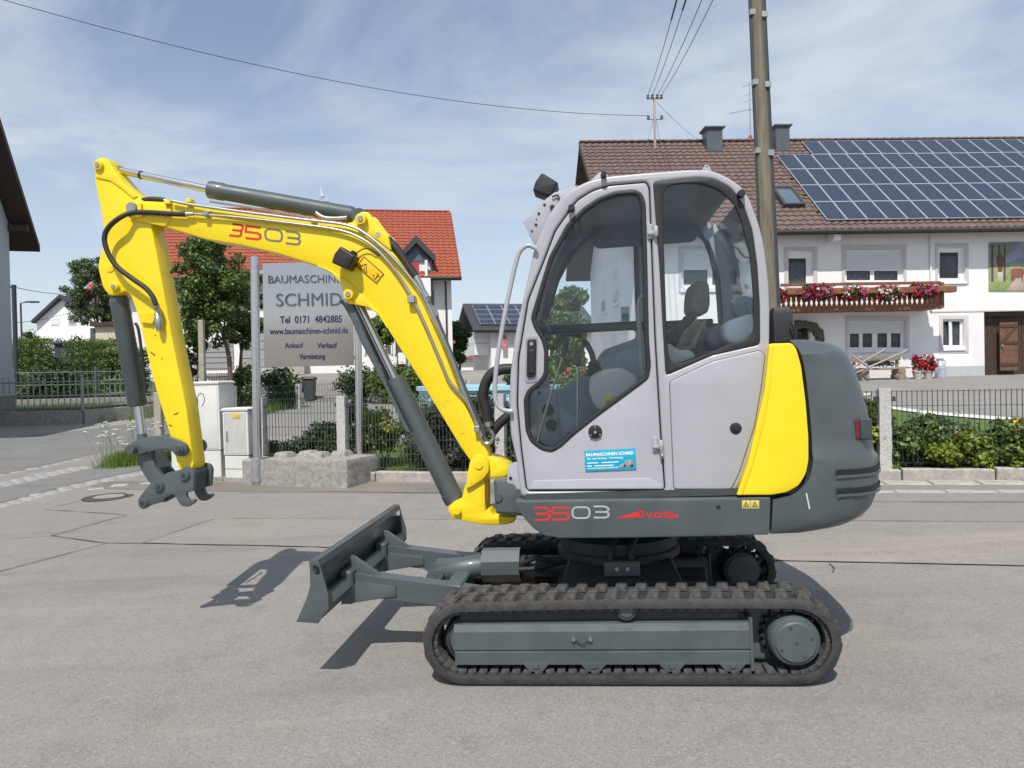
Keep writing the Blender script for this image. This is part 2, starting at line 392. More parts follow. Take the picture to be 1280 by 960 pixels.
# ================================================================ ground
def asphalt(name, c1, c2, speck=(.5, .48, .45), warm=(.30, .26, .22), rough=.92):
    m = bpy.data.materials.new(name); m.use_nodes = True; t = m.node_tree; nd = t.nodes; lk = t.links.new; b = nd['Principled BSDF']; b.inputs['Roughness'].default_value = rough; b.inputs['Specular IOR Level'].default_value = .3
    o = nd.new('ShaderNodeTexCoord')
    def nz(s, d=4, r=.6):
        n = nd.new('ShaderNodeTexNoise'); n.inputs['Scale'].default_value = s; n.inputs['Detail'].default_value = d; n.inputs['Roughness'].default_value = r; lk(o.outputs['Object'], n.inputs['Vector']); return n
    def mix(a, bb, f, mode='MIX'):
        x = nd.new('ShaderNodeMix'); x.data_type = 'RGBA'; x.blend_type = mode
        for k, v in (('A', a), ('B', bb)):
            if isinstance(v, tuple): x.inputs[k].default_value = (*v, 1)
            else: lk(v, x.inputs[k])
        if isinstance(f, float): x.inputs['Factor'].default_value = f
        else: lk(f, x.inputs['Factor'])
        return x.outputs['Result']
    def ramp(src, a, bb, va=0.0, vb=1.0):
        r = nd.new('ShaderNodeMapRange'); r.inputs['From Min'].default_value = a; r.inputs['From Max'].default_value = bb; r.inputs['To Min'].default_value = va; r.inputs['To Max'].default_value = vb; lk(src, r.inputs['Value']); return r.outputs[0]
    big = ramp(nz(.35, 5).outputs['Fac'], .35, .65); med = ramp(nz(2.2, 6, .7).outputs['Fac'], .35, .68)
    c = mix(c1, c2, big); c = mix(c, warm, ramp(nz(.8, 4).outputs['Fac'], .52, .75, 0, .5))
    c = mix(c, tuple(x * .80 for x in c2), ramp(nz(3.1, 7, .75).outputs['Fac'], .5, .72, 0, .75))
    v = nd.new('ShaderNodeTexVoronoi'); v.inputs['Scale'].default_value = 130; lk(o.outputs['Object'], v.inputs['Vector'])
    sp = nd.new('ShaderNodeSeparateColor'); lk(v.outputs['Color'], sp.inputs[0])
    c = mix(c, speck, ramp(sp.outputs[0], .70, .95, 0, .42)); c = mix(c, tuple(x * .45 for x in c1), ramp(sp.outputs[1], .72, .95, 0, .45))
    st = nz(1.3, 8, .8); c = mix(c, tuple(x * .42 for x in c1), ramp(st.outputs['Fac'], .62, .74, 0, .42))
    wv = nd.new('ShaderNodeMapping'); wv.inputs['Scale'].default_value = (.10, .9, 1); wv.inputs['Rotation'].default_value = (0, 0, .12); lk(o.outputs['Object'], wv.inputs[0]); n5 = nz(1.6, 6, .65); lk(wv.outputs[0], n5.inputs['Vector'])
    c = mix(c, tuple(x * .72 for x in c2), ramp(n5.outputs['Fac'], .54, .70, 0, .5)); c = mix(c, tuple(min(1, x * 1.28) for x in warm), ramp(n5.outputs['Fac'], .30, .42, .45, 0))
    lk(c, b.inputs['Base Color'])
    bp = nd.new('ShaderNodeBump'); bp.inputs['Strength'].default_value = .5; bp.inputs['Distance'].default_value = .006
    lk(sp.outputs[2], bp.inputs['Height']); lk(bp.outputs[0], b.inputs['Normal'])
    return m
YARD = asphalt('yard_asphalt', (.262, .249, .236), (.228, .216, .205), speck=(.40, .38, .36), warm=(.285, .25, .217))
ROAD = asphalt('road_asphalt', (.20, .20, .20), (.17, .17, .17), speck=(.34, .34, .33), warm=(.19, .18, .17))
DRIVE = asphalt('drive_asphalt', (.27, .26, .25), (.23, .22, .21), warm=(.28, .25, .22))
PAVE = asphalt('paving', (.32, .295, .26), (.28, .26, .23), warm=(.32, .28, .23))
PATCH = asphalt('patch_asphalt', (.285, .262, .240), (.25, .23, .212), speck=(.45, .41, .38), warm=(.31, .265, .23))
DIRT = asphalt('dusty_verge', (.24, .215, .185), (.16, .145, .125), speck=(.4, .36, .3), warm=(.26, .21, .16))
LAWN = mat('lawn', (.10, .17, .03), .9, var=.3, scale=3, bump=.4, bscale=60)
SOIL = mat('soil', (.11, .085, .06), .95, var=.3, scale=8, bump=.6, bscale=40)
GRAN = mat('granite', (.44, .425, .41), .85, col2=(.22, .21, .20), scale=55, bump=.4, bscale=90, det=6)
CONC = mat('concrete', (.44, .41, .375), .92, col2=(.27, .245, .22), scale=9, bump=.5, bscale=55, det=8)
CONC2 = mat('old_concrete', (.35, .33, .305), .95, col2=(.19, .178, .163), scale=13, bump=.6, bscale=45, det=9)
COB = mat('cobble', (.37, .36, .35), .85, col2=(.25, .245, .24), scale=7, bump=.4, bscale=50)
gxs = sorted(set([-900, -600, -350, -200, -120, -80, -60, -45, -35, -28, -24] + [x * .6 - 21 for x in range(0, 71)] + [24, 28, 35, 45, 60, 80, 120, 200, 350, 600, 900]))
gys = sorted(set([-300, -120, -60, -30, -15, -8] + [y * .6 - 4 for y in range(0, 80)] + [48, 55, 65, 80, 100, 130, 180, 260, 400, 650, 1000]))
nxg = len(gxs)
gv = [(x, y, gz(x, y)) for y in gys for x in gxs]
gf = [[j * nxg + i, j * nxg + i + 1, (j + 1) * nxg + i + 1, (j + 1) * nxg + i] for j in range(len(gys) - 1) for i in range(nxg - 1)]
struct(mk('ground', gv, gf, YARD, None, True, fix=False))
def gp(pts): return [tuple(G(*p).xy) for p in pts]
FA = Vector((-2.60, 11.0)); FB = Vector((4.62, 9.0)); FU = (FB - FA).normalized(); FN = Vector((-FU.y, FU.x))   # the garden fence line and its normal (away)
def fl(s, d): p = FA + FU * s + FN * d; return (p.x, p.y)
struct(sheet('street', [tuple(G(-260, 640).xy), tuple(G(0, 594).xy), tuple(G(110, 569).xy), tuple(G(200, 550).xy), tuple(G(330, 522).xy), tuple(G(330, 508).xy), tuple(G(230, 521).xy), tuple(G(100, 538).xy), tuple(G(0, 549).xy), tuple(G(-300, 575).xy)], ROAD, .004, .5))
struct(sheet('far_pavement', gp([(-300, 575), (0, 549), (100, 538), (230, 521), (330, 508), (330, 501), (230, 512), (100, 531), (0, 533), (-300, 533)]), PAVE, .006, .5))
struct(sheet('front_garden', [fl(-1.5, .15), fl(16, .15), *gp([(1500, 550), (1280, 529), (1170, 519.5), (1120, 513.5), (1090, 510)]), fl(5.0, 6.4), fl(2.2, 5.0), fl(0.8, 4.0), fl(-1.0, 4.0)], LAWN, .004, .5))
DRV = [tuple(G(1060, 505).xy), tuple(G(1120, 512).xy), tuple(G(1170, 518).xy), tuple(G(1280, 527).xy), tuple(G(1500, 548).xy), (40, 16), (40, 27.5), (3.5, 28.2), (5.0, 20.5)]
struct(sheet('lawn_edging', gp([(1100, 507), (1120, 510), (1170, 516), (1280, 524.5), (1500, 545), (1500, 550), (1280, 529), (1170, 519.8), (1120, 513.5), (1100, 510.5)]), mat('pale_edging', (.66, .64, .61), .9, var=.1), .03, .3))
struct(sheet('farm_drive', DRV, DRIVE, .008, .6))
struct(sheet('paved_forecourt', gp([(300, 500), (470, 480), (620, 474), (600, 467), (300, 467)]), PAVE, .006, .8))
struct(sheet('beaten_verge', [fl(-4.0, -.22), fl(5.4, -.22), fl(5.4, -.7), fl(3.0, -.85), fl(2.0, -1.0), fl(.6, -.95), fl(-1.5, -.9), fl(-3.5, -.8), fl(-4.0, -.6)], DIRT, .004, .4))
struct(sheet('asphalt_patch', [tuple(G(*p).xy) for p in ((178, 679.5), (268, 649), (300, 648.8), (560, 650), (1000, 652), (1600, 655), (1600, 708), (1280, 708), (960, 701), (590, 691), (390, 684), (300, 682))], PATCH, .004, .5))
TAR = mat('tar_joint', (.125, .11, .097), .9, var=.3, scale=12)
def joint(pts, w=.022, seed=1):
    g = random.Random(seed); pw = [G(*p).xy for p in pts]; out = []
    for i in range(len(pw) - 1):
        a, b = Vector(pw[i]), Vector(pw[i + 1]); k = max(2, int((b - a).length / .22))
        for j in range(k): out.append(a.lerp(b, j / k))
    out.append(Vector(pw[-1])); d0 = None; V = []; Fc = []
    for i, p in enumerate(out):
        t = (out[min(i + 1, len(out) - 1)] - out[max(0, i - 1)]).normalized(); nn = Vector((-t.y, t.x)); ww = w * .62 * g.uniform(.35, 1.45); c = p + nn * g.uniform(-.007, .007)
        for s in (-1, 1): q = c + nn * s * ww / 2; V.append((q.x, q.y, gz(q.x, q.y) + .008))
    for i in range(len(out) - 1): Fc.append([2 * i, 2 * i + 1, 2 * i + 3, 2 * i + 2])
    o = mk('tar_joint', V, Fc, TAR, None, False)
    for po in o.data.polygons:
        if po.normal.z < 0: po.flip()
    return struct(o)
for k, (pts, w) in enumerate([([(-120, 745), (0, 714.7), (133.6, 679.5), (64.5, 670), (159, 644), (55, 637), (98, 627)], .025), ([(133.6, 679.5), (178, 679.5), (300, 682), (390, 684), (590, 691), (800, 696), (960, 701), (1100, 704), (1280, 708), (1500, 712)], .030),
        ([(178, 679.5), (268, 649), (300, 648.5), (560, 650), (900, 650), (1280, 653)], .02), ([(300, 617), (420, 615), (553, 616.5), (700, 618), (1095, 627.5), (1280, 628)], .03), ([(60, 671), (0, 674)], .015),
        ([(1036, 705), (1042, 711), (1041, 716)], .015)]): joint(pts, w, k)
# kerb stones and edging pavers in front of the garden fence
def boxes(name, spots, me, kind, root):
    for (x, y, rz, dz, sx, sy) in spots:
        o = bpy.data.objects.new(name, me); COL.objects.link(o); o.parent = root
        o.location = (x, y, gz(x, y) + dz); o.rotation_euler = (random.uniform(-.012, .012), random.uniform(-.012, .012), rz + random.uniform(-.012, .012)); o.scale = (sx, sy, 1)
fa = math.atan2(FU.y, FU.x)
kr = struct(bpy.data.objects.new('kerb', None)); COL.objects.link(kr)
km = box_me('kerb_stone', .985, .14, .40, .012); km.materials.append(CONC)
boxes('kerb_stone', [(*fl(s * 1.0 + .1, -.0), fa, -.065, 1, 1) for s in range(-1, 12)], km, None, kr)
pr = struct(bpy.data.objects.new('gutter', None)); COL.objects.link(pr)
pm = box_me('paver', .49, .29, .12, .010); pm.materials.append(CONC)
boxes('paver', [(*fl(s * .5 + .1, -.26), fa, -.048, 1, 1) for s in range(10, 24)], pm, None, pr)
boxes('paver', [(*fl(s * .5 + .1, -.87), fa, -.052, 1, .55) for s in range(9, 24)], pm, None, pr)
# cobble bands along the pavement on the left
cm_ = box_me('cobblestone', .17, .15, .10, .02); cm_.materials.append(COB)
cb = struct(bpy.data.objects.new('cobble_band', None)); COL.objects.link(cb)
def band(pts, rows, stepx, wy, sx):
    pw = [Vector(G(*p).xy) for p in pts]; spots = []
    for i in range(len(pw) - 1):
        a, b = pw[i], pw[i + 1]; d = (b - a); n = max(1, int(d.length / stepx)); t = d.normalized(); nn = Vector((-t.y, t.x))
        for j in range(n):
            for r in range(rows):
                q = a + d * (j + (.5 if r % 2 else 0)) / n + nn * (r - (rows - 1) / 2) * wy
                spots.append((q.x, q.y, math.atan2(t.y, t.x) + random.uniform(-.1, .1), -.038 + random.uniform(-.006, .008), sx * random.uniform(.85, 1.05), random.uniform(.85, 1.1)))
    boxes('cobblestone', spots, cm_, None, cb)
band([(-30, 641), (0, 633), (60, 617), (110, 605), (150, 597), (192, 589)], 2, .19, .17, 1)
band([(120, 611), (150, 607), (185, 604), (240, 602)], 1, .3, .2, 1.5)
band([(-20, 612), (0, 607), (60, 594), (112, 583)], 3, .2, .18, 1)
band([(-20, 599), (0, 594), (60, 583), (110, 572)], 1, .22, .2, 1.1)
sheet_w = struct(sheet('pavement', gp([(-60, 625), (0, 610), (112, 585), (190, 571), (230, 565), (230, 577), (190, 585), (110, 601), (0, 629), (-60, 645)]), ROAD, .006, .5))
# manhole
mc = G(136, 621.5); mh = tag(lathe('manhole_cover', [(0, .010), (.20, .010), (.20, .016), (.225, .016), (.225, .010), (.31, .012), (.33, .004)], mat('cast_iron', (.10, .075, .065), .7, var=.3, scale=20, bump=.4, bscale=60), None, 40, 'z', (0, 0, 0)), 'round cast iron manhole cover with pale concrete centre set in the yard', 'manhole cover')
mh.location = (mc.x, mc.y, gz(mc.x, mc.y)); mh.scale = (1.05, 1.05, 1)
lathe('concrete_centre', [(0, .014), (.19, .014), (.195, .008)], PAVE, mh, 36)
# ================================================================ the excavator
YAW, TILT = R(6.3), R(1.4)
o_ = P(791, 857, 3.445)
mex = Vector((math.cos(YAW) * math.cos(TILT), -math.sin(YAW) * math.cos(TILT), math.sin(TILT)))
mez = Vector((-math.sin(TILT) * math.cos(YAW), math.sin(TILT) * math.sin(YAW), math.cos(TILT)))
MF = Fr(o_, mex, mez)
ex = thing('mini_excavator', 'yellow, white and grey tracked mini excavator with cab and dozer blade', 'excavator', MF)
def mp_(pts, y): return MF.pl(pts, y)
def mplate(name, polys, y0, th, m, parent, r=0, bev=0.004, yt=None, n=4):
    """outline(s) traced in pixels on the plane yt (default y0)"""
    return plate(name, [mp_(rnd(p, r, n) if r else p, y0 if yt is None else yt) for p in polys], y0, th, m, parent, bev)
S0 = 1 / 258.0      # metres per pixel on the near face

# ---- tracks
def track(y0, near):
    x0, _ = MF.px(529.5, 806, 0); x1, _ = MF.px(1052, 800, 0)
    zt = MF.px(790, 753, 0)[1]; Rr = zt / 2; th = 0.032
    path = []; K = 14; A = x0 + Rr; B = x1 - Rr
    nseg = 34
    for i in range(nseg + 1):                                   # top run, left to right, sagging a little
        u = i / nseg; path.append((A + (B - A) * u, 2 * Rr + 0.008 * math.sin(u * math.pi) - 0.012 * (u < .0), 0, 1))
    for i in range(1, K):
        a = math.pi / 2 - math.pi * i / K; path.append((B + Rr * math.cos(a), Rr + Rr * math.sin(a), math.cos(a), math.sin(a)))
    for i in range(nseg + 1): u = i / nseg; path.append((B + (A - B) * u, 0.0, 0, -1))
    for i in range(1, K):
        a = -math.pi / 2 - math.pi * i / K; path.append((A + Rr * math.cos(a), Rr + Rr * math.sin(a), math.cos(a), math.sin(a)))
    w = 0.30; rows = []
    off = 0.008                                                 # the lugs stand this far out of the belt
    for (x, z, nx, nz) in path:
        p = lambda k: (x - nx * k, z - nz * k)
        a, b, c = p(off + .004), p(off - 0.012), p(off + th)
        e = p(off)
        rows.append([(a[0], y0, a[1]), (b[0], y0 + .012, b[1]), (e[0], y0 + 0.03, e[1]), (e[0], y0 + w - .03, e[1]), (b[0], y0 + w - .012, b[1]), (a[0], y0 + w, a[1]),
                     (c[0], y0 + w - .004, c[1]), (c[0], y0 + .004, c[1])])
    rows.append(rows[0])
    t = loft('rubber_track', rows, RUB, ex, closed=True, caps=False, ang=50)
    # tread lugs, two staggered rows, and the inner drive blocks
    P2 = [Vector((q[0], q[1])) for q in path] + [Vector(path[0][:2])]
    N2 = [Vector(q[2:4]) for q in path] + [Vector(path[0][2:4])]
    cum = [0]
    for i in range(len(P2) - 1): cum.append(cum[-1] + (P2[i + 1] - P2[i]).length)
    def at(s):
        s %= cum[-1]
        for i in range(len(P2) - 1):
            if s <= cum[i + 1]:
                u = (s - cum[i]) / (cum[i + 1] - cum[i]); nn = N2[i].lerp(N2[i + 1], u).normalized(); return P2[i].lerp(P2[i + 1], u), nn
    bm = bmesh.new(); bmesh.ops.create_cube(bm, size=1)
    for v in bm.verts:
        k = 0.72 if v.co.z > 0 else 1.0
        v.co = (v.co.x * 0.066 * k + v.co.y * 0.018, v.co.y * 0.122 * (0.9 if v.co.z > 0 else 1), v.co.z * 0.022)
    bmesh.ops.bevel(bm, geom=bm.edges, offset=0.004, segments=1, affect='EDGES')
    lm = bpy.data.meshes.new('tread_lug'); bm.to_mesh(lm); bm.free(); lm.materials.append(LUG)
    ib = box_me('drive_block', 0.040, 0.10, 0.022, 0.004); ib.materials.append(LUG)
    nl = 44
    def put(nm, me, s, y, k, flip=1):
        p, nn = at(s); q = p - nn * k; tx = Vector((nn.y, -nn.x))
        o = bpy.data.objects.new(nm, me); COL.objects.link(o); o.parent = t
        o.matrix_local = Matrix(((tx.x, 0, nn.x, q.x), (0, 1, 0, y), (tx.y, 0, nn.y, q.y), (0, 0, 0, 1)))
        return o
    for i in range(nl):
        s = (i + .3) * cum[-1] / nl
        put('tread_lug', lm, s, y0 + 0.085, -0.004); put('tread_lug', lm, s + 0.5 * cum[-1] / nl, y0 + 0.218, -0.004)
    for i in range(80):
        s = (i + .1) * cum[-1] / 80
        if near or i % 2 == 0: put('drive_block', ib, s, y0 + 0.075, off + th + 0.010)
    return t, A, B, Rr
for near, y0 in ((True, 0.0), (False, 1.23)):
    t, A, B, Rr = track(y0, near)
    yf = y0 + 0.045
    # long track-frame cover: cross-section swept along x
    xa, za = MF.px(567, 781, 0.03); xb, _ = MF.px(937, 800, 0.03); z1 = MF.px(740, 789, 0.03)[1]; z2 = MF.px(740, 812, 0.03)[1]; z3 = MF.px(740, 831, 0.03)[1]
    sec = [(0.075, za + .01), (0.04, za - 0.004), (0.026, z1), (0.026, z2 + .003), (0.034, z2), (0.034, z2 - .008), (0.028, z2 - .012), (0.032, z3), (0.05, z3 - .004), (0.24, z3 - .004), (0.25, za - 0.01), (0.22, za + .012)]
    tf = loft('track_frame', [[(x, y0 + a, b) for a, b in sec] for x in (xa, xa + .004, xb - .004, xb)], GRY, ex, closed=True, ang=20)
    plate('frame_end_plate', [rnd([(xb, z3 - .03), (xb + .016, z3 - .03), (xb + .016, za + .022), (xb, za + .022)], .005)], y0 + .022, .23, GRY, tf)
    box('frame_upper', (xa + .02, y0 + .06, za), (xb - .03, y0 + .23, za + .075), UND, tf, .01)
    for px in (670, 742, 840, 916):
        c = MF.px(px, 830, 0.03)[0]
        plate('roller_bracket', [[(c - .07, z3 + .012), (c + .07, z3 + .012), (c + .03, z3 - .035), (c - .03, z3 - .035)]], y0 + .030, .02, GRY, tf, .003)
        disc('bolt_head', (c, y0 + .022, z3 - .004), .014, .02, GRY, tf, 8)
        disc('track_roller', (c, y0 + .06, 0.085), .062, .17, UND, tf)
    if near:
        gx = [MF.px(p, 798, 0.03) for p in (717, 738)]
        for g in gx: disc('grease_bolt', (g[0], y0 + .012, g[1]), .011, .016, STL, tf, 10)
        tube('grease_bolt_wire', [(gx[0][0], y0 + .018, gx[0][1]), ((gx[0][0] + gx[1][0]) / 2, y0 + .018, gx[0][1] - .028), (gx[1][0], y0 + .018, gx[1][1])], .002, BLK, tf, 5, 5)
    c = MF.px(783, 763, 0.03)
    disc('carrier_roller', (c[0], y0 + .03, c[1]), .052, .2, GRD, ex); disc('roller_cap', (c[0], y0 + .024, c[1]), .036, .05, GRY, ex)
    # idler on the left, drive motor and sprocket on the right
    idl = disc('idler_wheel', (A + .015, y0 + .07, Rr), Rr - .068, .16, UND, ex, 36)
    disc('idler_rim', (A + .015, y0 + .045, Rr), Rr - .10, .2, GRY, idl, 36)
    box('idler_fork', (A - .01, y0 + .05, Rr - .05), (xa + .08, y0 + .2, Rr + .05), GRY, idl, .008)
    hc = MF.px(994, 797, 0.01)
    spr_pts = []
    for i in range(40):
        a = 2 * math.pi * i / 40; rr = (Rr - .052) if i % 2 == 0 else (Rr - .082); spr_pts += [(hc[0] + rr * math.cos(a), Rr + rr * math.sin(a))]
    spk = plate('drive_sprocket', [rnd(spr_pts, .012, 2)], y0 + .11, .05, UND, ex, .004)
    disc('sprocket_plate', (hc[0] - .01, y0 + .085, Rr), Rr - .105, .03, UND, spk, 36)
    dm = disc('drive_motor', (hc[0], y0 + .0, Rr + .004), .114, .13, GRY, ex, 40)
    lathe('motor_cover', [(0, -.008), (.088, -.008), (.094, -.003), (.098, .004), (.105, .004), (.109, .01)], GRY, dm, 44, 'y', (hc[0], y0 - .002, Rr + .004))
    for a in (0.3, 1.9, 3.6, 5.2): disc('plug', (hc[0] + .074 * math.cos(a), y0 - .014, Rr + .004 + .074 * math.sin(a)), .007, .01, GRD, dm, 8)
    disc('plug', (hc[0], y0 - .014, Rr + .004), .006, .01, GRD, dm, 8)
    plate('motor_bracket', [rnd([(xb + .01, Rr - .13), (xb + .14, Rr - .13), (xb + .14, Rr + .09), (xb + .10, Rr + .14), (xb + .01, Rr + .14)], .02)], y0 + .15, .04, GRY, ex)

# ---- chassis, slew ring
cxm = (A + B) / 2; zc = MF.px(780, 712, 0.775)[1]
ch = loft('chassis', [[(cxm + sx * a, 0.775 + sy * b, z) for sx, sy in ((-1, -1), (1, -1), (1, 1), (-1, 1))] for a, b, z in
     ((.30, .50, .20), (.36, .52, .26), (.30, .40, .40), (.27, .30, .46))], UND, ex, closed=True, ang=20)
for sx in (-1, 1):
    for y in (0.27, 0.90): box('chassis_leg', (cxm + sx * .20, y, .20), (cxm + sx * .52, y + .38, .31), UND, ch, .02)
lathe('slew_ring', [(.30, .44), (.345, .45), (.345, .49), (.33, .50), (.33, .56), (.28, .57)], UND, ex, 48, 'z', (cxm, .775, 0))
jb = MF.px(776, 714, .36)
vb = box('valve_block', (jb[0] - .085, .36, jb[1] - .03), (jb[0] + .10, .44, jb[1] + .05), GRY, ex, .006)
for d in (-.02, .035): disc('bolt_head', (jb[0] + d, .352, jb[1] + .012), .012, .012, STL, vb, 10)
tube('chassis_hose', [(jb[0] - .05, .40, jb[1] + .05), (jb[0] - .04, .42, jb[1] + .12), (jb[0] + .0, .5, jb[1] + .16)], .018, HOS, ex, 8, 4)
tube('chassis_hose', [(jb[0] + .06, .40, jb[1] + .05), (jb[0] + .06, .42, jb[1] + .11), (jb[0] + .10, .5, jb[1] + .16)], .018, HOS, ex, 8, 4)

# ---- dozer blade
bl = thing('blade', '', '', None); bl.parent = ex
for k in ('label', 'category'): del bl[k]
endp = [(386, 702.5), (390, 699), (397.5, 700), (404, 722), (410, 742), (411, 760), (397.5, 779.5), (370, 777.5), (376, 764), (383, 748), (387.5, 732), (387, 716)]
E = mp_(endp, 0.0)
WID = 1.53
hole = mp_(rnd([(392, 706), (399, 709), (400, 718), (394, 720), (391, 713)], 3), 0.0)
plate('end_plate', [E, hole], 0.0, .014, GRY, bl, .003); plate('end_plate', [E, hole], WID - .014, .014, GRY, bl, .003)
fr_ = [Vector(MF.px(*p)) for p in ((387, 706), (388.5, 720), (388.5, 733), (384, 748), (377, 764), (371, 777))]
fr2 = smooth_path([(p.x, p.y, 0) for p in fr_], 4)
prof = [(p.x, p.y) for p in fr2] + [(p.x + .022, p.y + .002) for p in reversed(fr2)]
plate('moldboard', [prof], .012, WID - .024, GRY, bl, .002, ang=50)
tp = [Vector(MF.px(*p)) for p in ((385.5, 707), (386, 702), (390, 698.5), (398, 700), (400, 708), (392, 712))]
plate('top_lip', [[tuple(p) for p in tp]], .012, WID - .024, GRY, bl, .006)
q = [MF.px(*p) for p in ((383, 752), (402, 746), (410.5, 758), (397, 778), (376, 776))]
plate('bottom_box', [q], .014, WID - .028, GRY, bl, .006)
# push arms with gussets, converging on the chassis
xf = MF.px(408, 745, 0)[0]; za_ = 0.40
def beam(name, p, q, w, h0, h1, m, parent):
    p, q = Vector(p), Vector(q); d = (q - p); s = Vector((-d.y, d.x, 0)).normalized() * w / 2
    rows = []
    for c, h in ((p, h0), (q, h1)):
        u = Vector((0, 0, h / 2)); rows.append([c - s - u, c + s - u, c + s + u, c - s + u])
    return loft(name, rows, m, parent, closed=True, ang=20)
aq = MF.px(448, 730, .39); bq = MF.px(600, 751, .39)
for y, yb in ((.44, .44), (1.09, 1.09)):
    arm = beam('push_arm', (aq[0] - .06, y, aq[1]), (bq[0] + .25, yb, bq[1] - .03), .10, .12, .10, GRY, bl)
    g0, g1 = (xf - .06, .475), (xf + .33, .385)
    plate('gusset', [mp_([(438, 695), (443, 696), (480, 722), (478, 730), (442, 728)], .43)], y - .012, .03, GRY, arm, .003)
    plate('gusset', [mp_([(426, 756), (429, 748), (446, 727), (494, 733), (496, 745)], .385)], y - .06, .02, GRY, arm, .003)
    box('arm_foot', (aq[0] - .09, y - .09, aq[1] - .10), (aq[0] - .02, y + .09, aq[1] + .08), GRY, arm, .01)
box('cross_beam', (xf + .50, .40, aq[1] - .09), (xf + .60, 1.15, aq[1] - .02), GRY, bl, .01)
yb = .765
pv = MF.px(552, 714, yb); ga = MF.px(604, 706, yb); gb = MF.px(651, 705, yb)
for s in (-.055, .035): plate('cylinder_lug', [rnd([(pv[0] - .13, pv[1] - .11), (pv[0] + .07, pv[1] - .11), (pv[0] + .06, pv[1] + .06), (pv[0] - .04, pv[1] + .07)], .03)], yb + s, .02, GRY, bl)
cyl('pivot_pin', (pv[0], yb - .08, pv[1]), (pv[0], yb + .08, pv[1]), .03, GRY, bl, 20)
bc = cyl('blade_cylinder', (pv[0] - .02, yb, pv[1] - .0), (ga[0] + .05, yb, ga[1]), .068, GRY, ex, 24)
oc = [(math.cos(a) * .098, math.sin(a) * .098) for a in [math.pi / 8 + k * math.pi / 4 for k in range(8)]]
loft('cylinder_guard', [[(x, yb + a, z + b) for a, b in oc] for x, z in ((ga[0], ga[1]), (gb[0], gb[1]))], GRY, bc, closed=True, ang=15)
cyl('cylinder_base', (gb[0], yb, gb[1] - .01), (cxm - .2, yb, gb[1] - .02), .06, GRD, bc, 20)
for k in (-.03, .03): tube('blade_hose', [(gb[0] + .0, yb - .09 + k, gb[1] + .0), (gb[0] + .1, yb - .1, gb[1] + .03 + k), (gb[0] + .22, yb - .06, gb[1] + .02), (cxm - .15, yb, gb[1] + .06)], .016, HOS, bc, 8, 5)

# ---- upper structure: skirt, counterweight, engine panel
YS, YE = 0.045, 1.505
skirt = mplate('lower_skirt', [[(643.5, 626), (964, 621.5), (962, 668.5), (900, 670.5), (780, 672.5), (700, 673), (681, 670), (667, 661), (655, 648), (647, 636)]], YS, YE - YS, GRY, ex, 3, .008)
dk_ = [MF.px(*p, YS + .004) for p in ((651, 622), (964, 619))]
box("deck", (dk_[0][0] + .02, YS + .03, dk_[0][1] - .02), (dk_[1][0] + .35, YE - .03, dk_[0][1] + .012), GRD, ex)
xs = [(455, 1061), (470, 1067.5), (490, 1074), (520, 1082), (545, 1087), (562, 1089), (570, 1090), (574, 1094), (585, 1095.3), (597, 1095.5), (606, 1095.5), (612, 1095), (617, 1094.5), (622, 1093.5), (640, 1087), (651, 1078), (660, 1063), (664, 1048), (667.5, 1020)]
top = [(423.5, 1001), (424.5, 1020), (428, 1036), (433, 1045), (441, 1052.5), (449, 1058)]
rows_px = top + xs
yref = .45
LX0 = MF.px(994, 520, YS)[0]
def cw_row(py, px, inset=0.0, x_front=None):
    x = MF.px(px - 4, py, yref)[0]; z = MF.px(px, py, YS)[1]; r = []
    x0 = LX0 if x_front is None else x_front
    Lr = max(0.02, x - x0)
    W2 = (YE - YS) / 2 - inset; ym = (YE + YS) / 2
    rad = min(0.355, Lr * .9)
    r.append((x0, ym - W2, z))
    for k in range(0, 15):
        a = -math.pi / 2 + math.pi * k / 14; c, s = math.cos(a), math.sin(a)
        e = 0.62
        xx = x - rad + rad * (abs(c) ** e); yy = ym + math.copysign(abs(s) ** e, s) * W2
        r.append((max(x0, xx), yy, z))
    r.append((x0, ym + W2, z)); return r
rws = []
for i, (py, px) in enumerate(rows_px):
    ins = max(0, (449 - py) / 26) ** 2 * .10 if py < 449 else 0
    if 449 <= py < 568: ins = .012
    if py > 640: ins = ((py - 640) / 25) ** 2 * .02
    xf_ = MF.px(float(np.interp(py, [423, 434, 458, 502, 546, 575, 595, 609, 617, 622, 670], [994, 1001, 1007, 1012.5, 1016, 1016.5, 1013, 1003, 990, 966, 964.5])), py, YS)[0]
    rws.append(cw_row(py, px, ins, xf_))
cw = loft('counterweight', rws[::-1], GRY, ex, ang=45, closed=True)
# its low front part under the yellow panel, and the swept edge beside the panel
edge = [(990.5, 425.5), (996, 424.5), (1004, 440), (1010, 470), (1015, 520), (1016, 575), (1012, 596), (1003, 611), (988, 620), (965, 624), (965.5, 668), (1040, 664), (1060, 640), (1064, 470), (1050, 436), (1030, 426), (1010, 423.8), (996, 423.3)]
LOWF = [(965, 622), (990, 617.5), (1003, 609), (1013, 595), (1016.5, 575), (1016, 546), (1012.5, 502), (1007, 458), (1001, 434), (995, 424.5), (1012, 424), (1030, 428), (1040, 470), (1046, 560), (1046, 660), (1030, 665.5), (963.5, 668.5)]
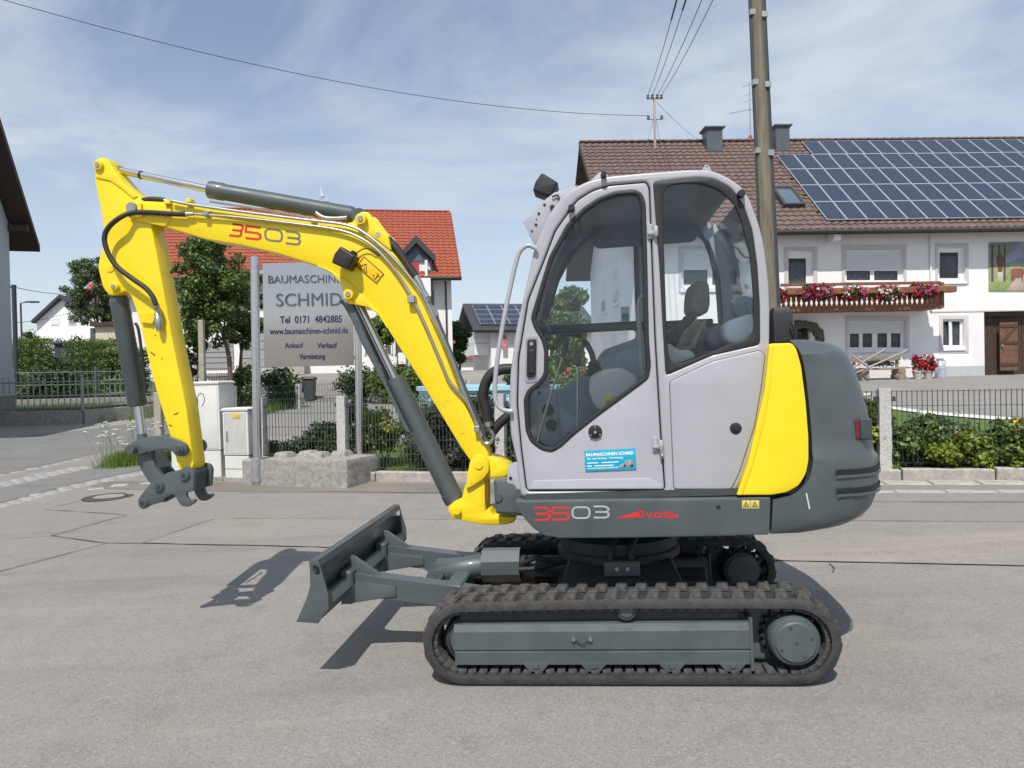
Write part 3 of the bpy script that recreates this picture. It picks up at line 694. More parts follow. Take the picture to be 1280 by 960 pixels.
# vent slots, tail light
for (ya, yb2, xa_) in ((588.5, 594.5, 1038), (612, 618, 1040)):
    row = []
    for k in range(11):
        u = k / 10
        px = xa_ + (1092.5 - xa_) * u; row.append((px, ya - 5 * u, yb2 - 5 * u))
    top_r = []; bot_r = []
    for (px, pa, pb) in row:
        pass
    zt_, zb_ = MF.px(1065, ya - 2, YS)[1], MF.px(1065, yb2 - 2, YS)[1]
    rr_t = cw_row((ya + yb2) / 2 - 2, 1095.2); 
    sel = [p for p in rr_t if p[1] < .62 and p[0] > LX0 + .17]
    fi = (LX0 + .17, YS, 0); sel = [(fi[0], YS, 0)] + sel
    V = []; Fc = []
    for (x, y, z) in sel:
        nx = .0055; V += [(x + (nx if y > YS + .05 else 0), y - nx, zt_), (x + (nx if y > YS + .05 else 0), y - nx, zb_)]
    for k in range(len(sel) - 1): Fc.append([2 * k, 2 * k + 1, 2 * k + 3, 2 * k + 2])
    mk('vent_slot', V, Fc, BLK, cw, True)
    V = [(x + (.006 if y > YS + .05 else 0), y - .008, z) for (x, y, q_) in sel for z in (zb_ - .003, zb_ - .010, zb_ - .016)]
    Fc = []
    for k in range(len(sel) - 1):
        for j in range(2): Fc.append([3 * k + j, 3 * k + j + 1, 3 * k + 3 + j + 1, 3 * k + 3 + j])
    mk('vent_lip', V, Fc, GRY, cw, True)
tl = cw_row(537, 1086)[3]
box('tail_light', (tl[0] - .030, tl[1] - .013, tl[2] - .045), (tl[0] - .012, tl[1] + .02, tl[2] + .045), mat('tail_red', (.20, .014, .028), .25), cw, .004)
box('light_recess', (tl[0] - .01, tl[1] - .010, tl[2] - .05), (tl[0] + .045, tl[1] + .03, tl[2] + .05), GRD, cw, .006)
mplate('touch_up_mark', [[(1007, 616), (1009, 617), (1013, 636), (1011, 637)]], YS - .0045, .002, mat('white_mark', (.6, .6, .6), .7), cw, 0, .0005)
pan = mplate('engine_panel', [[(962, 429.5), (990, 428.5), (996, 436), (1002, 458), (1007.6, 502), (1011, 546), (1011.3, 575), (1007.6, 593), (999, 607), (984, 615.5), (964, 619), (922, 619.2), (934.6, 583), (948, 527), (956, 490)]], YS - .004, .10, YEL, ex, 4, .008)
mplate('panel_lip', [[(962, 432), (967, 432), (964, 480), (955, 530), (940, 585), (928, 619), (921, 619), (934, 583), (947, 527), (956, 488)]], YS - .010, .02, YEL, pan, 2, .004)
hood = [MF.px(*p, .1) for p in ((958, 432), (1030, 427), (1035, 660), (945, 664))]
plate('engine_hood', [hood], .12, YE - .16, GRD, ex, .03)
ai = MF.px(975, 408, .45)
loft('air_intake', [[(ai[0] + a * s, .45 + b * s, ai[1] + z) for a, b in ((-.045, -.06), (.05, -.06), (.05, .06), (-.045, .06))] for z, s in ((-.13, 1), (.06, 1), (.095, .75), (.10, .3))], BLK, ex, closed=True)
tube('exhaust_pipe', [(ai[0] + .05, .55, ai[1] - .14), (ai[0] + .05, .55, ai[1] - .02), (ai[0] + .085, .55, ai[1] + .03)], .02, STL, ex, 12, 4)
tube('hose_bracket', [(ai[0] + .02, .35, ai[1] - .13), (ai[0] + .05, .35, ai[1] - .05), (ai[0] + .03, .36, ai[1] + .02)], .006, BLK, ex, 6, 4)

# decals on the skirt: 3503, wedge and vds, warning plates
yd = YS - .0012
def dig3(x, y, w, h, s=0): return [[(x + s, y), (x + w * .72 + s, y), (x + w * .93 + s * .8, y + h * .12), (x + w * .98 + s * .5, y + h * .3), (x + w * .85 + s * .5, y + h * .5), (x + s * .5 + w * .12, y + h * .5)], [(x + w * .85 + s * .5, y + h * .5), (x + w, y + h * .68), (x + w * .95, y + h * .9), (x + w * .75, y + h), (x, y + h)]]
def dig5(x, y, w, h, s=0): return [[(x + w + s, y), (x + w * .05 + s, y), (x + s * .5, y + h * .48), (x + w * .75, y + h * .48), (x + w * .97, y + h * .6), (x + w * .97, y + h * .88), (x + w * .75, y + h), (x, y + h)]]
def dig0(x, y, w, h, s=0): return [rnd([(x + s, y), (x + w + s, y), (x + w, y + h), (x, y + h)], h * .45, 4) + [rnd([(x + s, y), (x + w + s, y), (x + w, y + h), (x, y + h)], h * .45, 4)[0]]]
LG = mat('light_grey_decal', (.36, .39, .40), .5, var=.05); DG = mat('grey_decal', (.17, .17, .12), .5, var=.05)
ribbon('number_decal_red', dig3(668, 634.5, 19, 15.5) + dig5(690, 634.5, 21, 15), 2.8, yd, MF, RED, skirt)
ribbon('number_decal_grey', dig0(715.5, 634, 21.5, 13.5) + dig3(742, 633, 19, 14), 2.4, yd, MF, LG, skirt)
wd = [MF.px(*p, yd) for p in ((768, 648), (800, 638.5), (795, 646.5))]
mk('wedge_decal', [(a, yd, b) for a, b in wd], [[0, 1, 2]], RED, skirt, False)
ribbon('lettering_vds', [[(797, 646), (800, 639), (804, 639), (804, 646), (797, 646)], [(808, 641), (811, 646.5), (815, 641)], [(826, 639), (826, 646), (818.5, 646), (818.5, 642), (826, 642)], [(830.5, 638.5), (830.5, 646), (838, 646), (838, 642), (830.5, 642)] if False else [(838, 640.5), (830, 640.5), (830, 643.2), (846, 643.2), (846, 646.2), (831, 646.2)]], 1.9, yd, MF, RED, skirt)
DY = mat('sticker_yellow', (.62, .50, .12), .5, var=.05)
for x0 in (927.5, 938.5):
    mplate('warning_sticker', [rect(x0, 625.5, x0 + 10.5, 635.5)], yd, .001, DY, skirt, 0, .0002)
    ribbon('warning_symbol', [[(x0 + 2, 633.5), (x0 + 5, 627.5), (x0 + 8.3, 633.5), (x0 + 2, 633.5)], [(x0 + 5, 630), (x0 + 5, 633)]], .8, yd - .0006, MF, BLK, skirt)
h_ = MF.px(898, 634, YS); disc('skirt_hole', (h_[0], YS - .001, h_[1]), .011, .01, BLK, skirt, 14)
# ---- cab
YC, YCF = 0.085, 1.03            # near and far faces
SIL = [(651, 622), (646, 577), (638.5, 545), (637, 515), (637.5, 470), (645, 412), (656, 364), (668, 309), (686, 268), (700, 248), (714, 236), (737, 225), (760, 220), (808, 215.5), (865, 211.5), (886, 212), (902, 217), (916, 225), (928, 234), (938, 250), (949, 280), (956, 310), (961, 353), (962.5, 386), (962, 427), (957, 476), (949, 530), (929, 594), (918, 619)]
DOOR = [(658, 613.5), (651.5, 561), (646.5, 506), (648, 448), (660, 375), (678, 330), (694, 288), (721, 250), (740, 238), (762, 231), (808, 227), (812, 235), (819, 420), (826, 540), (831.5, 613)]
DGL = [(803, 241), (807.5, 254), (809.5, 330), (811.5, 424), (814, 457), (811.5, 473), (800, 482), (777, 499), (747, 521), (718, 544), (702, 559), (690, 566), (676, 563), (662, 552), (656.5, 538), (654, 499), (659, 487), (673, 476), (679.5, 467), (680, 438), (676, 424), (667, 410), (663, 397), (673, 364), (686, 321), (708, 280), (729, 259), (748, 246), (770, 238), (793, 236)]
QW = [(816, 227.5), (850, 223), (873, 221), (893, 223), (914, 234), (930, 256), (941, 288), (947, 332), (950, 380), (950.5, 431), (890, 444.5), (832, 470), (829, 420), (824, 330)]
QG = [(828, 249), (831, 237), (840, 230), (860, 228), (880, 229.5), (900, 237), (919, 256), (928, 279), (938, 321), (942, 370), (942.5, 414), (934, 424.5), (912, 430), (873, 447), (847, 455.5), (838, 451), (835, 437), (833, 400)]
RP = [(837, 477), (890, 452), (950, 438), (956, 444), (951, 485), (943, 532), (924, 590), (914, 611.5), (842.5, 611.5)]
def inset(pl, d):
    """move a closed outline (x-z) inwards by d"""
    n = len(pl); a = sum(pl[i - 1][0] * pl[i][1] - pl[i][0] * pl[i - 1][1] for i in range(n)); s = 1 if a > 0 else -1; out = []
    for i in range(n):
        p0, p1, p2 = Vector(pl[i - 1]), Vector(pl[i]), Vector(pl[(i + 1) % n])
        t = ((p1 - p0).normalized() + (p2 - p1).normalized())
        t = t.normalized() if t.length > 1e-9 else (p2 - p1).normalized()
        out.append(tuple(p1 + Vector((-t.y, t.x)) * s * d))
    return out
silx = mp_(rnd(SIL, 9), YC); doorx = mp_(rnd(DOOR, 5), YC); dglx = mp_(rnd(DGL, 5), YC); qwx = mp_(rnd(QW, 6), YC); qgx = mp_(rnd(QG, 5), YC)
cab = plate('cab_frame', [silx, inset(doorx, -.003), inset(qwx, .004)], YC, .05, WHT, ex, .012, 2)
door = plate('cab_door', [inset(doorx, .0035), inset(dglx, .006)], YC + .004, .035, WHT, ex, .007, 2)
SEAL = mat('rubber_seal', (.016, .016, .019), .55, var=.1)
plate('door_gasket', [inset(doorx, -.012), inset(doorx, .018)], YC + .028, .015, SEAL, cab, .002)
plate('window_seal', [dglx, inset(dglx, .022)], YC - .001, .03, SEAL, door, .006)
plate('window_glass', [inset(dglx, .012)], YC + .018, .005, GLASS, door, .001)
qwin = plate('quarter_window', [qwx, qgx], YC + .001, .018, SEAL, ex, .003)
plate('window_glass', [inset(qwx, .008)], YC + .012, .005, GLASS, qwin, .001)
plate('panel_gap', [inset(mp_(rnd(RP, 4), YC), -.0035)], YC - .0012, .004, mat('gap_shade', (.12, .12, .135), .7), cab, .0005)
plate('rear_panel', [mp_(rnd(RP, 4), YC)], YC - .005, .03, WHT, ex, .006, 2)
# lower rim of the door and the sill lines
dr = mplate('door_kick_panel', [[(664, 605), (668, 600.5), (812, 597.5), (827, 606.5), (829, 611.5), (660, 612)]], YC - .002, .014, WHT, door, 1, .005)
# far side: same outline, windows above and below a bar
zbar = MF.px(750, 411, YCF)[1]; zt0 = MF.px(750, 404, YCF)[1]
dg2 = inset(dglx, -.01)
zl = MF.px(690, 482, YCF)[1]
def clipz(pl, z0, z1):
    out = []
    for keep, zc_ in ((1, z0), (-1, z1)):
        src = pl if keep == 1 else out; dst = []
        for i in range(len(src)):
            a, b = src[i - 1], src[i]; ia = (a[1] - zc_) * keep >= 0; ib = (b[1] - zc_) * keep >= 0
            if ia != ib:
                t = (zc_ - a[1]) / (b[1] - a[1]); dst.append((a[0] + (b[0] - a[0]) * t, zc_))
            if ib: dst.append(b)
        out = dst
    return out
# the far window spans both openings down to the bar; below it a smaller pane
farU = clipz(inset(dglx, -.004), zbar + .02, 9)
farQ = clipz(qgx, zbar - .02, 9)
xa0 = min(p[0] for p in dglx) + .03; xm = max(p[0] for p in dglx)
farL = [(xa0 + .03, zbar - .02), (xm - .02, zbar - .02), (xm - .02, zbar - .07), (xm - .22, zbar - .13), (xa0 + .22, zl - .02), (xa0 + .05, zl - .04)]
farf = plate('far_side_frame', [silx, farU, farQ, rnd(farL, .03)], YCF - .05, .05, mat('cab_inside', (.28, .31, .35), .6, var=.08), ex, .01, 2)
plate('window_glass', [farU], YCF - .03, .005, GLASS, farf, .001); plate('window_glass', [farQ], YCF - .03, .005, GLASS, farf, .001)
plate('window_seal', [inset(farU, -.012), inset(farU, .012)], YCF - .056, .02, SEAL, farf, .004); plate('window_seal', [inset(farQ, -.012), inset(farQ, .014)], YCF - .056, .02, SEAL, farf, .004)
# roof, windscreen, rear pane: strips along the outline between the two faces
def strip(name, i0, i1, m, parent, ins, th, ya, yb, src=None, ang=50):
    s = (src or silx)[i0:i1]; full = src or silx; n = len(full); rows = []
    a = sum(full[i - 1][0] * full[i][1] - full[i][0] * full[i - 1][1] for i in range(n)); sg = 1 if a > 0 else -1
    for k, p in enumerate(s):
        p0 = Vector(full[(i0 + k - 1) % n]); p2 = Vector(full[(i0 + k + 1) % n]); t = (p2 - p0).normalized(); nn = Vector((-t.y, t.x)) * sg
        q1 = Vector(p) + nn * ins; q2 = Vector(p) + nn * (ins + th)
        rows.append([(q1.x, ya, q1.y), (q1.x, yb, q1.y), (q2.x, yb, q2.y), (q2.x, ya, q2.y)])
    return loft(name, rows, m, parent, closed=True, ang=ang)
per = 5
def sidx(k): return k * per
strip('cab_roof', sidx(10), sidx(18), WHT, ex, .004, .04, YC + .04, YCF - .04)
lin = strip('roof_lining', sidx(10) + 2, sidx(18), mat('lining', (.26, .28, .31), .9, var=.1), ex, .05, .02, YC + .05, YCF - .055)
strip('windscreen', sidx(2), sidx(9) + 2, GLASS, ex, .018, .005, YC + .045, YCF - .045)
strip('windscreen_frame', sidx(9), sidx(10) + 2, SEAL, ex, .008, .03, YC + .04, YCF - .04)
strip('front_sill', sidx(0), sidx(2), WHT, ex, .008, .03, YC + .04, YCF - .04)
strip('rear_pane', sidx(19), sidx(24), GLASS, ex, .012, .005, YC + .04, YCF - .04)
strip('cab_back', sidx(24), len(silx) - 1, WHT, ex, .006, .03, YC + .04, YCF - .04)
# dark pillar lines seen inside the front and back corners
strip('pillar_trim', sidx(3), sidx(10), mat('pillar_trim', (.07, .078, .088), .6), ex, .03, .05, YC + .052, YC + .065)
strip('pillar_trim', sidx(3), sidx(10), mat('pillar_trim', (.07, .078, .088), .6), ex, .03, .045, YCF - .075, YCF - .056)
tube('windscreen_bar', [tuple(MF.p3(x, y, .55)) for x, y in ((662, 419), (664, 414))] if False else [(MF.px(688, 412, YCF - .1)[0], YC + .07, zbar), (MF.px(688, 412, YCF - .1)[0], YCF - .07, zbar)], .012, BLK, ex, 8)
bar = box('grab_bar', (xa0 + .01, YCF - .085, zbar - .022), (max(p[0] for p in qgx) - .05, YCF - .058, zbar + .022), BLK, farf, .008)
# visor across the roof front
v0 = MF.px(748, 262, .95); v1 = MF.px(872, 300, .95)
plate('sun_visor', [rnd([(v0[0], v0[1] + .04), (v1[0] - .02, v0[1] + .05), (v1[0], v1[1] + .02), (v1[0] - .03, v1[1] - .015), (v0[0] - .02, v1[1] - .02), (v0[0] - .05, v1[1] + .02)], .03)], .90, .03, mat('visor', (.085, .10, .125), .7), ex, .008)
plate('display_screen', [rnd([(v1[0] + .03, v1[1] - .03), (v1[0] + .10, v1[1] + .02), (v1[0] + .08, v1[1] + .06), (v1[0] + .01, v1[1] + .01)], .008)], .80, .02, mat('pale_plastic', (.42, .47, .50), .5), ex, .004)

# ---- inside the cab
INT = mat('console_grey', (.30, .37, .42), .6, var=.08, bump=.05, bscale=90); INL = mat('console_pale', (.55, .56, .53), .6, var=.05); SEA = mat('seat_fabric', (.24, .22, .165), .9, var=.2, scale=30, bump=.2, bscale=120)
LIV = .93
plate('side_console', [rnd([MF.px(*p, LIV) for p in ((664, 486), (700, 487), (716, 476), (740, 459), (760, 447), (785, 436), (815, 428), (840, 560), (690, 565), (664, 540))], .03)], LIV, .05, INT, ex, .01)
for (cx, cy, r) in ((685, 512, .036), (689, 531, .034)):
    c = MF.px(cx, cy, LIV - .01); disc('speaker', (c[0], LIV - .014, c[1]), r, .02, BLK, ex, 22)
c = MF.px(674, 491, LIV - .01); disc('plug', (c[0], LIV - .01, c[1]), .01, .02, BLK, ex, 10)
zf = MF.px(690, 560, .5)[1]
box('cab_floor', (MF.px(655, 560, YC)[0] + .03, YC + .05, zf - .10), (MF.px(915, 560, YC)[0], YCF - .05, zf - .06), GRD, ex)
pc = [MF.px(*p, .78) for p in ((737, 470), (752, 462), (775, 459), (796, 470), (798, 492), (760, 520), (745, 510), (736, 490))]
plate('lever_console', [rnd(pc, .04)], .62, .16, INL, ex, .03, 2)
c = MF.px(762, 499, .60); box('yellow_latch', (c[0] - .022, .60, c[1] - .015), (c[0] + .022, .63, c[1] + .015), mat('latch', (.7, .5, .05), .5), ex, .006)
# right-hand joystick with rubber bellows, left travel lever
jb_ = MF.p3(743, 470, .72); jt = MF.p3(738, 432, .72)
j = lathe('joystick_bellows', [(.05, 0), (.055, .012), (.042, .022), (.048, .034), (.036, .044), (.042, .056), (.03, .066), (.034, .076), (.018, .088)], BLK, ex, 18, 'z', jb_)
tube('joystick_handle', [tuple(jb_ + Vector((0, 0, .08))), tuple(jb_ + Vector((-.01, 0, .13))), tuple(jb_ + Vector((-.035, 0, .185))), tuple(jb_ + Vector((-.055, 0, .20)))], [.013, .015, .02, .016] if False else .017, BLK, ex, 10)
a, b = MF.p3(671, 556, .35), MF.p3(705, 440, .35)
tl_ = tube('travel_lever', [a, a.lerp(b, .35) + Vector((-.004, 0, 0)), b], .0065, STL, ex, 8, 4)
d_ = (b - a).normalized()
tube('lever_knob', [b - d_ * .03, b + d_ * .02, b + d_ * .06 + Vector((-.004, 0, .0)), b + d_ * .075 + Vector((-.03, 0, .006))], [.012, .016, .017, .013], BLK, tl_, 10)
a, b = MF.p3(722, 540, .45), MF.p3(722, 452, .45); tube('travel_lever', [a, b], .006, STL, ex, 8); lathe('lever_knob', [(.0, .03), (.016, .02), (.016, -.02), (.0, -.03)], BLK, tl_, 12, 'z', tuple(b))
# seat: cushion, backrest, headrest, armrest with bellows and left joystick
sb = [MF.px(*p, .55) for p in ((856, 404), (872, 402), (880, 412), (874, 445), (862, 500), (846, 500), (848, 440))]
seat = plate('seat', [rnd(sb, .03)], .38, .40, SEA, ex, .03, 2)
cu_ = [MF.px(*p, .55) for p in ((770, 500), (860, 490), (862, 520), (775, 530))]
plate('seat_cushion', [rnd(cu_, .03)], .36, .44, SEA, seat, .03, 2)
hb = [MF.px(*p, .58) for p in ((861, 357), (873, 352.5), (883, 356), (884.5, 382), (881, 394), (866, 396), (857, 392), (857.5, 372))]
plate('headrest', [rnd(hb, .03)], .46, .24, SEA, seat, .035, 2)
for y in (.53, .62): tube('headrest_post', [(MF.px(870, 392, .55)[0], y, MF.px(870, 392, .55)[1]), (MF.px(868, 410, .55)[0], y, MF.px(868, 412, .55)[1])], .007, STL, seat, 6)
ya = .30
be0, be1 = MF.p3(835, 428, ya), MF.p3(858, 402, ya)
d_ = be1 - be0
prof = []
bl2 = []
for k in range(13):
    u = k / 12; bl2.append((be0 + d_ * u * .62, (.052 if k % 2 == 0 else .040) * (1 - .45 * u)))
tube('armrest_bellows', [p for p, r in bl2], [r for p, r in bl2], BLK, ex, 14)
tube('left_joystick', [be0 + d_ * .6, be0 + d_ * .8, be0 + d_ * 1.05, be0 + d_ * 1.28 + Vector((.012, 0, -.0))], [.02, .022, .026, .018], BLK, ex, 12)
plate('armrest', [rnd([MF.px(*p, ya) for p in ((832, 430), (846, 442), (868, 436), (884, 400), (878, 400), (862, 432), (850, 436))], .01)], ya - .02, .09, SEA, ex, .01)
plate('armrest_console', [rnd([MF.px(*p, ya - .05) for p in ((834, 428), (848, 438), (862, 437), (870, 447), (840, 456), (834, 446))], .02)], ya - .08, .10, INL, ex, .01)
ac = [MF.px(*p, .20) for p in ((903, 409), (912, 400), (941, 391), (942, 418), (930, 430), (915, 432), (905, 424))]
plate('rear_cover', [rnd(ac, .025)], .18, .14, mat('cover_pale', (.62, .67, .70), .5, var=.03), ex, .02, 2)
ac = [MF.px(*p, .36) for p in ((880, 418), (890, 408), (903, 404), (915, 424), (905, 436), (888, 438))]
plate('rear_locker', [rnd(ac, .03)], .33, .25, mat('locker', (.11, .13, .16), .6), ex, .02, 2)
ac = [MF.px(*p, .6) for p in ((914, 376), (940, 366), (942, 394), (918, 398))]
plate('document_box', [rnd(ac, .01)], .55, .12, mat('locker2', (.25, .31, .36), .5), ex, .01)
# stickers on the far glass
c = MF.p3(781.5, 396, YCF - .035); disc('round_sticker', (c.x, c.y, c.z), .021, .002, mat('green_sticker', (.03, .22, .11), .5), ex, 20)
plate('paper_sticker', [[(c.x - .025, c.z + .06), (c.x + .025, c.z + .06), (c.x + .025, c.z - .03), (c.x - .025, c.z - .03)]], YCF - .033, .001, mat('paper', (.62, .64, .62), .6), ex, .0002)
# ---- cab fittings
dh = mplate('door_handle', [rnd([(659, 424), (670.5, 423), (669.5, 471), (658, 472)], 4)], YC - .012, .02, BLK, door, 0, .005)
mplate('handle_recess', [rnd([(657, 420), (672, 419), (671, 478), (656.5, 479)], 5)], YC + .0, .006, mat('recess_grey', (.28, .28, .33), .5), door, 0, .002)
mplate('handle_flap', [rnd([(660.5, 437), (669, 436.5), (668.5, 467), (659.5, 467.5)], 3)], YC - .018, .012, BLK, door, 0, .004)
c = MF.px(664.5, 430, YC); disc('key_cylinder', (c[0], YC - .016, c[1]), .010, .012, STL, door, 14)
def knob(px, py, r, par):
    c = MF.px(px, py, YC)
    k = lathe('lock_knob', [(0, -.016), (r * .35, -.016), (r * .42, -.010), (r * .8, -.008), (r * .95, -.002), (r, .008)], BLK, par, 24, 'y', (c[0], YC - .002, c[1])); return c
c = knob(744, 540, .034, door)
for a in (1.57, 3.67, 5.76): disc('lock_screw', (c[0] + .026 * math.cos(a), YC - .013, c[1] + .026 * math.sin(a)), .0045, .006, STL, door, 8)
disc('lock_centre', (c[0], YC - .022, c[1]), .008, .008, STL, door, 10)
c = knob(919.5, 535.5, .030, ex)
tube('grab_handle', [(MF.px(806, 372, YC + .09)[0], YC + .045, MF.px(806, 372, YC + .05)[1])] + [tuple(MF.p3(*p, YC + .09)) for p in ((802, 371), (798.5, 380), (798, 395), (800, 425), (801.5, 455), (805, 466))] + [(MF.px(809, 468, YC + .05)[0], YC + .045, MF.px(809, 468, YC + .05)[1])], .011, mat('handle_grey', (.33, .34, .36), .4), door, 10, 5)
for (px, py, lab) in ((816.5, 290, 0), (823, 556, 1)):
    c = MF.px(px, py, YC)
    h = box('door_hinge', (c[0] - .028, YC - .008, c[1] - .032), (c[0] - .004, YC + .01, c[1] + .038), WHT, ex, .003)
    cyl('hinge_barrel', (c[0] + .012, YC - .016, c[1] - .024), (c[0] + .012, YC - .016, c[1] + .024), .010, WHT, ex, 12)
    if lab: lathe('hinge_bolt', [(.010, .0), (.009, -.02), (.011, -.024), (.008, -.034), (.003, -.04)], STL, ex, 10, 'z', (c[0] + .014, YC - .016, c[1] - .024))
    plate('hinge_clip', [[(c[0] - .03, c[1] - .004), (c[0] + .012, c[1] + .006), (c[0] + .012, c[1] - .008), (c[0] - .02, c[1] - .016)]], YC - .02, .01, WHT, ex, .002)
# dealer sticker
sk = mplate('dealer_sticker', [[(730.3, 563.8), (794, 560.3), (795.5, 586.8), (731.8, 589.3)]], YC - .0015, .0015, mat('cyan_sticker', (.0, .36, .56), .45, var=.05), door, 0, .0003)
WSTK = mat('sticker_white', (.85, .85, .85), .5, var=.02)
def stk_text(s, px, py, wpx, size):
    x, z = MF.px(px, py, YC - .003); x2, z2 = MF.px(px + wpx, py - wpx * .045, YC - .003)
    o = text('sticker_text', s, size, x, YC - .0025, z, WSTK, sk, 0.0006 if size > .02 else .0002, .0003, math.hypot(x2 - x, z2 - z)); o.rotation_euler = (0, -math.atan2(z2 - z, x2 - x), 0); return o
stk_text('BAUMASCHINEN SCHMID', 732.8, 570.5, 59.5, .021); stk_text('An- und Verkauf - Vermietung', 733.8, 574.8, 45, .014)
stk_text('www.baumaschinen-schmid.de', 734, 586.6, 39, .011)
ribbon('sticker_lines', [[(734, 579), (748, 578.4)], [(752, 578.2), (773, 577.3)], [(734, 582.8), (740, 582.5)], [(743, 582.4), (767, 581.4)]], 1.1, YC - .0022, MF, WSTK, sk)
mplate('machine_picture', [[(773, 583), (777, 580), (780, 580.5), (781, 576), (786, 574), (790.5, 575.5), (792.5, 579), (792, 583), (789, 584.5), (785, 583), (781, 584.8), (776, 584.5)]], YC - .0022, .0006, mat('sticker_grey', (.42, .40, .42), .6, var=.4, scale=90), sk, 0, .0001)
for x in (781, 790): 
    c = MF.px(x, 582, YC); disc('picture_wheel', (c[0], YC - .003, c[1]), .006, .001, BLK, sk, 10)
# front handrail, work light, lamp bracket, roof lugs, rubber stops
tube('handrail', [tuple(MF.p3(*p, YC - .02)) for p in ((671, 311), (662, 307), (655, 309), (648, 318), (641, 345), (631, 393), (623, 440), (619, 478), (619.5, 500), (625, 510), (633, 513.5), (641, 514))], .0115, WHT, cab, 10, 4)
mplate('lamp_bracket', [[(653.5, 278), (664, 268), (677, 253), (693, 240.5), (705, 238), (722, 231), (702, 262), (686, 290), (669, 304)]], YC + .03, .006, WHT, cab, 0, .002)
mplate('lamp_bracket', [[(653.5, 278), (664, 268), (677, 253), (693, 240.5), (705, 238), (722, 231), (702, 262), (686, 290), (669, 304)]], YC + .36, .006, WHT, cab, 0, .002, YC + .03)
for (px, py, r) in ((680.5, 256, .0065), (673.5, 267, .0065), (670, 281, .007), (665, 289, .005), (670.5, 274, .003)):
    c = MF.px(px, py, YC + .03); disc('bracket_hole', (c[0], YC + .026, c[1]), r, .006, BLK, cab, 12)
lb = MF.p3(682, 236, YC + .12)
def lampbox(name, c, s, ang, m, parent, y0, y1):
    pts = [(-.5, -.42), (.42, -.5), (.5, .0), (.42, .45), (-.5, .36)]
    ca, sa = math.cos(ang), math.sin(ang)
    return plate(name, [rnd([(c[0] + (a * ca - b * sa) * s, c[1] + (a * sa + b * ca) * s) for a, b in pts], s * .1)], y0, y1 - y0, m, parent, .012, 2)
wl = lampbox('work_light', (lb.x, lb.z), .105, R(150), BLK, ex, YC + .06, YC + .20)
tube('light_wire', [tuple(MF.p3(*p, YC + .02)) for p in ((690, 246), (697, 244), (699, 250), (697, 255), (700, 259), (694, 262), (690, 265))], .004, BLK, wl, 6, 4)
c = MF.px(690.5, 259, YC + .02); disc('wire_grommet', (c[0], YC + .015, c[1]), .012, .02, BLK, wl, 12)
for (px, py, r) in ((714.5, 261, .016), (754.5, 219.5, .014), (925.5, 243.5, .018)):
    c = MF.px(px, py, YC); cyl('rubber_stop', (c[0], YC - .035, c[1]), (c[0], YC + .02, c[1]), r, BLK, ex, 14)
mplate('roof_lug', [[(738, 226), (748, 216), (757, 215), (761, 221)], ], YC + .02, .012, WHT, cab, 2, .003)
c = MF.px(883.5, 208.5, YC)
mplate('roof_lug', [[(877, 213), (881.5, 206), (886, 206), (890, 214)], [(882.6, 207.6), (884.4, 207.6), (884.4, 209.6), (882.6, 209.6)]], YC + .02, .012, WHT, cab, 0, .002)
mplate('cab_mount_tab', [[(634, 584), (642, 578), (650, 578), (651, 612), (646, 612), (643, 606), (634, 604)]], YC + .01, .02, WHT, cab, 2, .003)
c = MF.px(638, 598, YC); disc('tab_hole', (c[0], YC + .005, c[1]), .008, .01, BLK, cab, 12)
# ---- swing bracket, boom, arm
YB = 0.765; BW = 0.17; YBC = YB + BW / 2
fp = mplate('swing_post', [[(616, 600), (640, 598), (658, 600), (658, 646), (619, 643)]], .62, .5, GRY, ex, 4, .02)
lathe('post_boss', [(.0, -.01), (.022, -.01), (.022, .01)], GRY, fp, 14, 'y', (MF.px(623, 622, .62)[0], .62, MF.px(623, 622, .62)[1]))
brk = mplate('swing_bracket', [[(577, 623), (581, 607), (588, 598), (606, 596), (606.5, 640), (618, 646), (639, 646.5), (644, 646), (643, 652), (632, 655.5), (604, 655.7), (586, 653), (566, 647.5), (560, 640), (560, 634), (566, 628), (574, 624.5)]], YB - .03, .06, YEL, ex, 3, .008)
mplate('bracket_plate', [[(577, 623), (581, 607), (588, 598), (606, 596), (606.5, 640), (618, 646), (639, 646.5), (644, 646), (643, 652), (632, 655.5), (604, 655.7), (586, 653), (566, 647.5), (560, 640), (560, 634), (566, 628), (574, 624.5)]], YB + BW - .03, .06, YEL, brk, 3, .008, YB - .03)
mplate('bracket_ear', [[(582, 611), (583.5, 598), (587, 577.5), (594, 567.5), (606, 569), (611, 577.5), (611, 590), (604, 599), (588, 609.5)]], YB - .055, .03, YEL, brk, 4, .006)
mplate('bracket_ear', [[(582, 611), (583.5, 598), (587, 577.5), (594, 567.5), (606, 569), (611, 577.5), (611, 590), (604, 599), (588, 609.5)]], YB + BW + .02, .03, YEL, brk, 4, .006, YB - .055)
mplate('bracket_arm', [[(600, 572), (612, 571), (622, 573.5), (633, 580), (638, 585), (636, 594), (628, 597), (612, 599), (600, 600)]], YB - .02, BW + .04, YEL, brk, 3, .015)
mplate('bracket_foot', [[(604, 640), (612, 636), (617, 644), (640, 647), (644, 647), (643, 653), (632, 656), (604, 656)]], YB - .02, BW + .05, YEL, brk, 2, .01)
for (px, py, r) in ((598.5, 581, .030), (571, 639, .024)):
    c = MF.px(px, py, YB - .055); lathe('pin_ring', [(0, -.006), (r * .8, -.006), (r * .84, .002), (r, .002), (r, .012)], YEL, brk, 26, 'y', (c[0], YB - .056, c[1]))
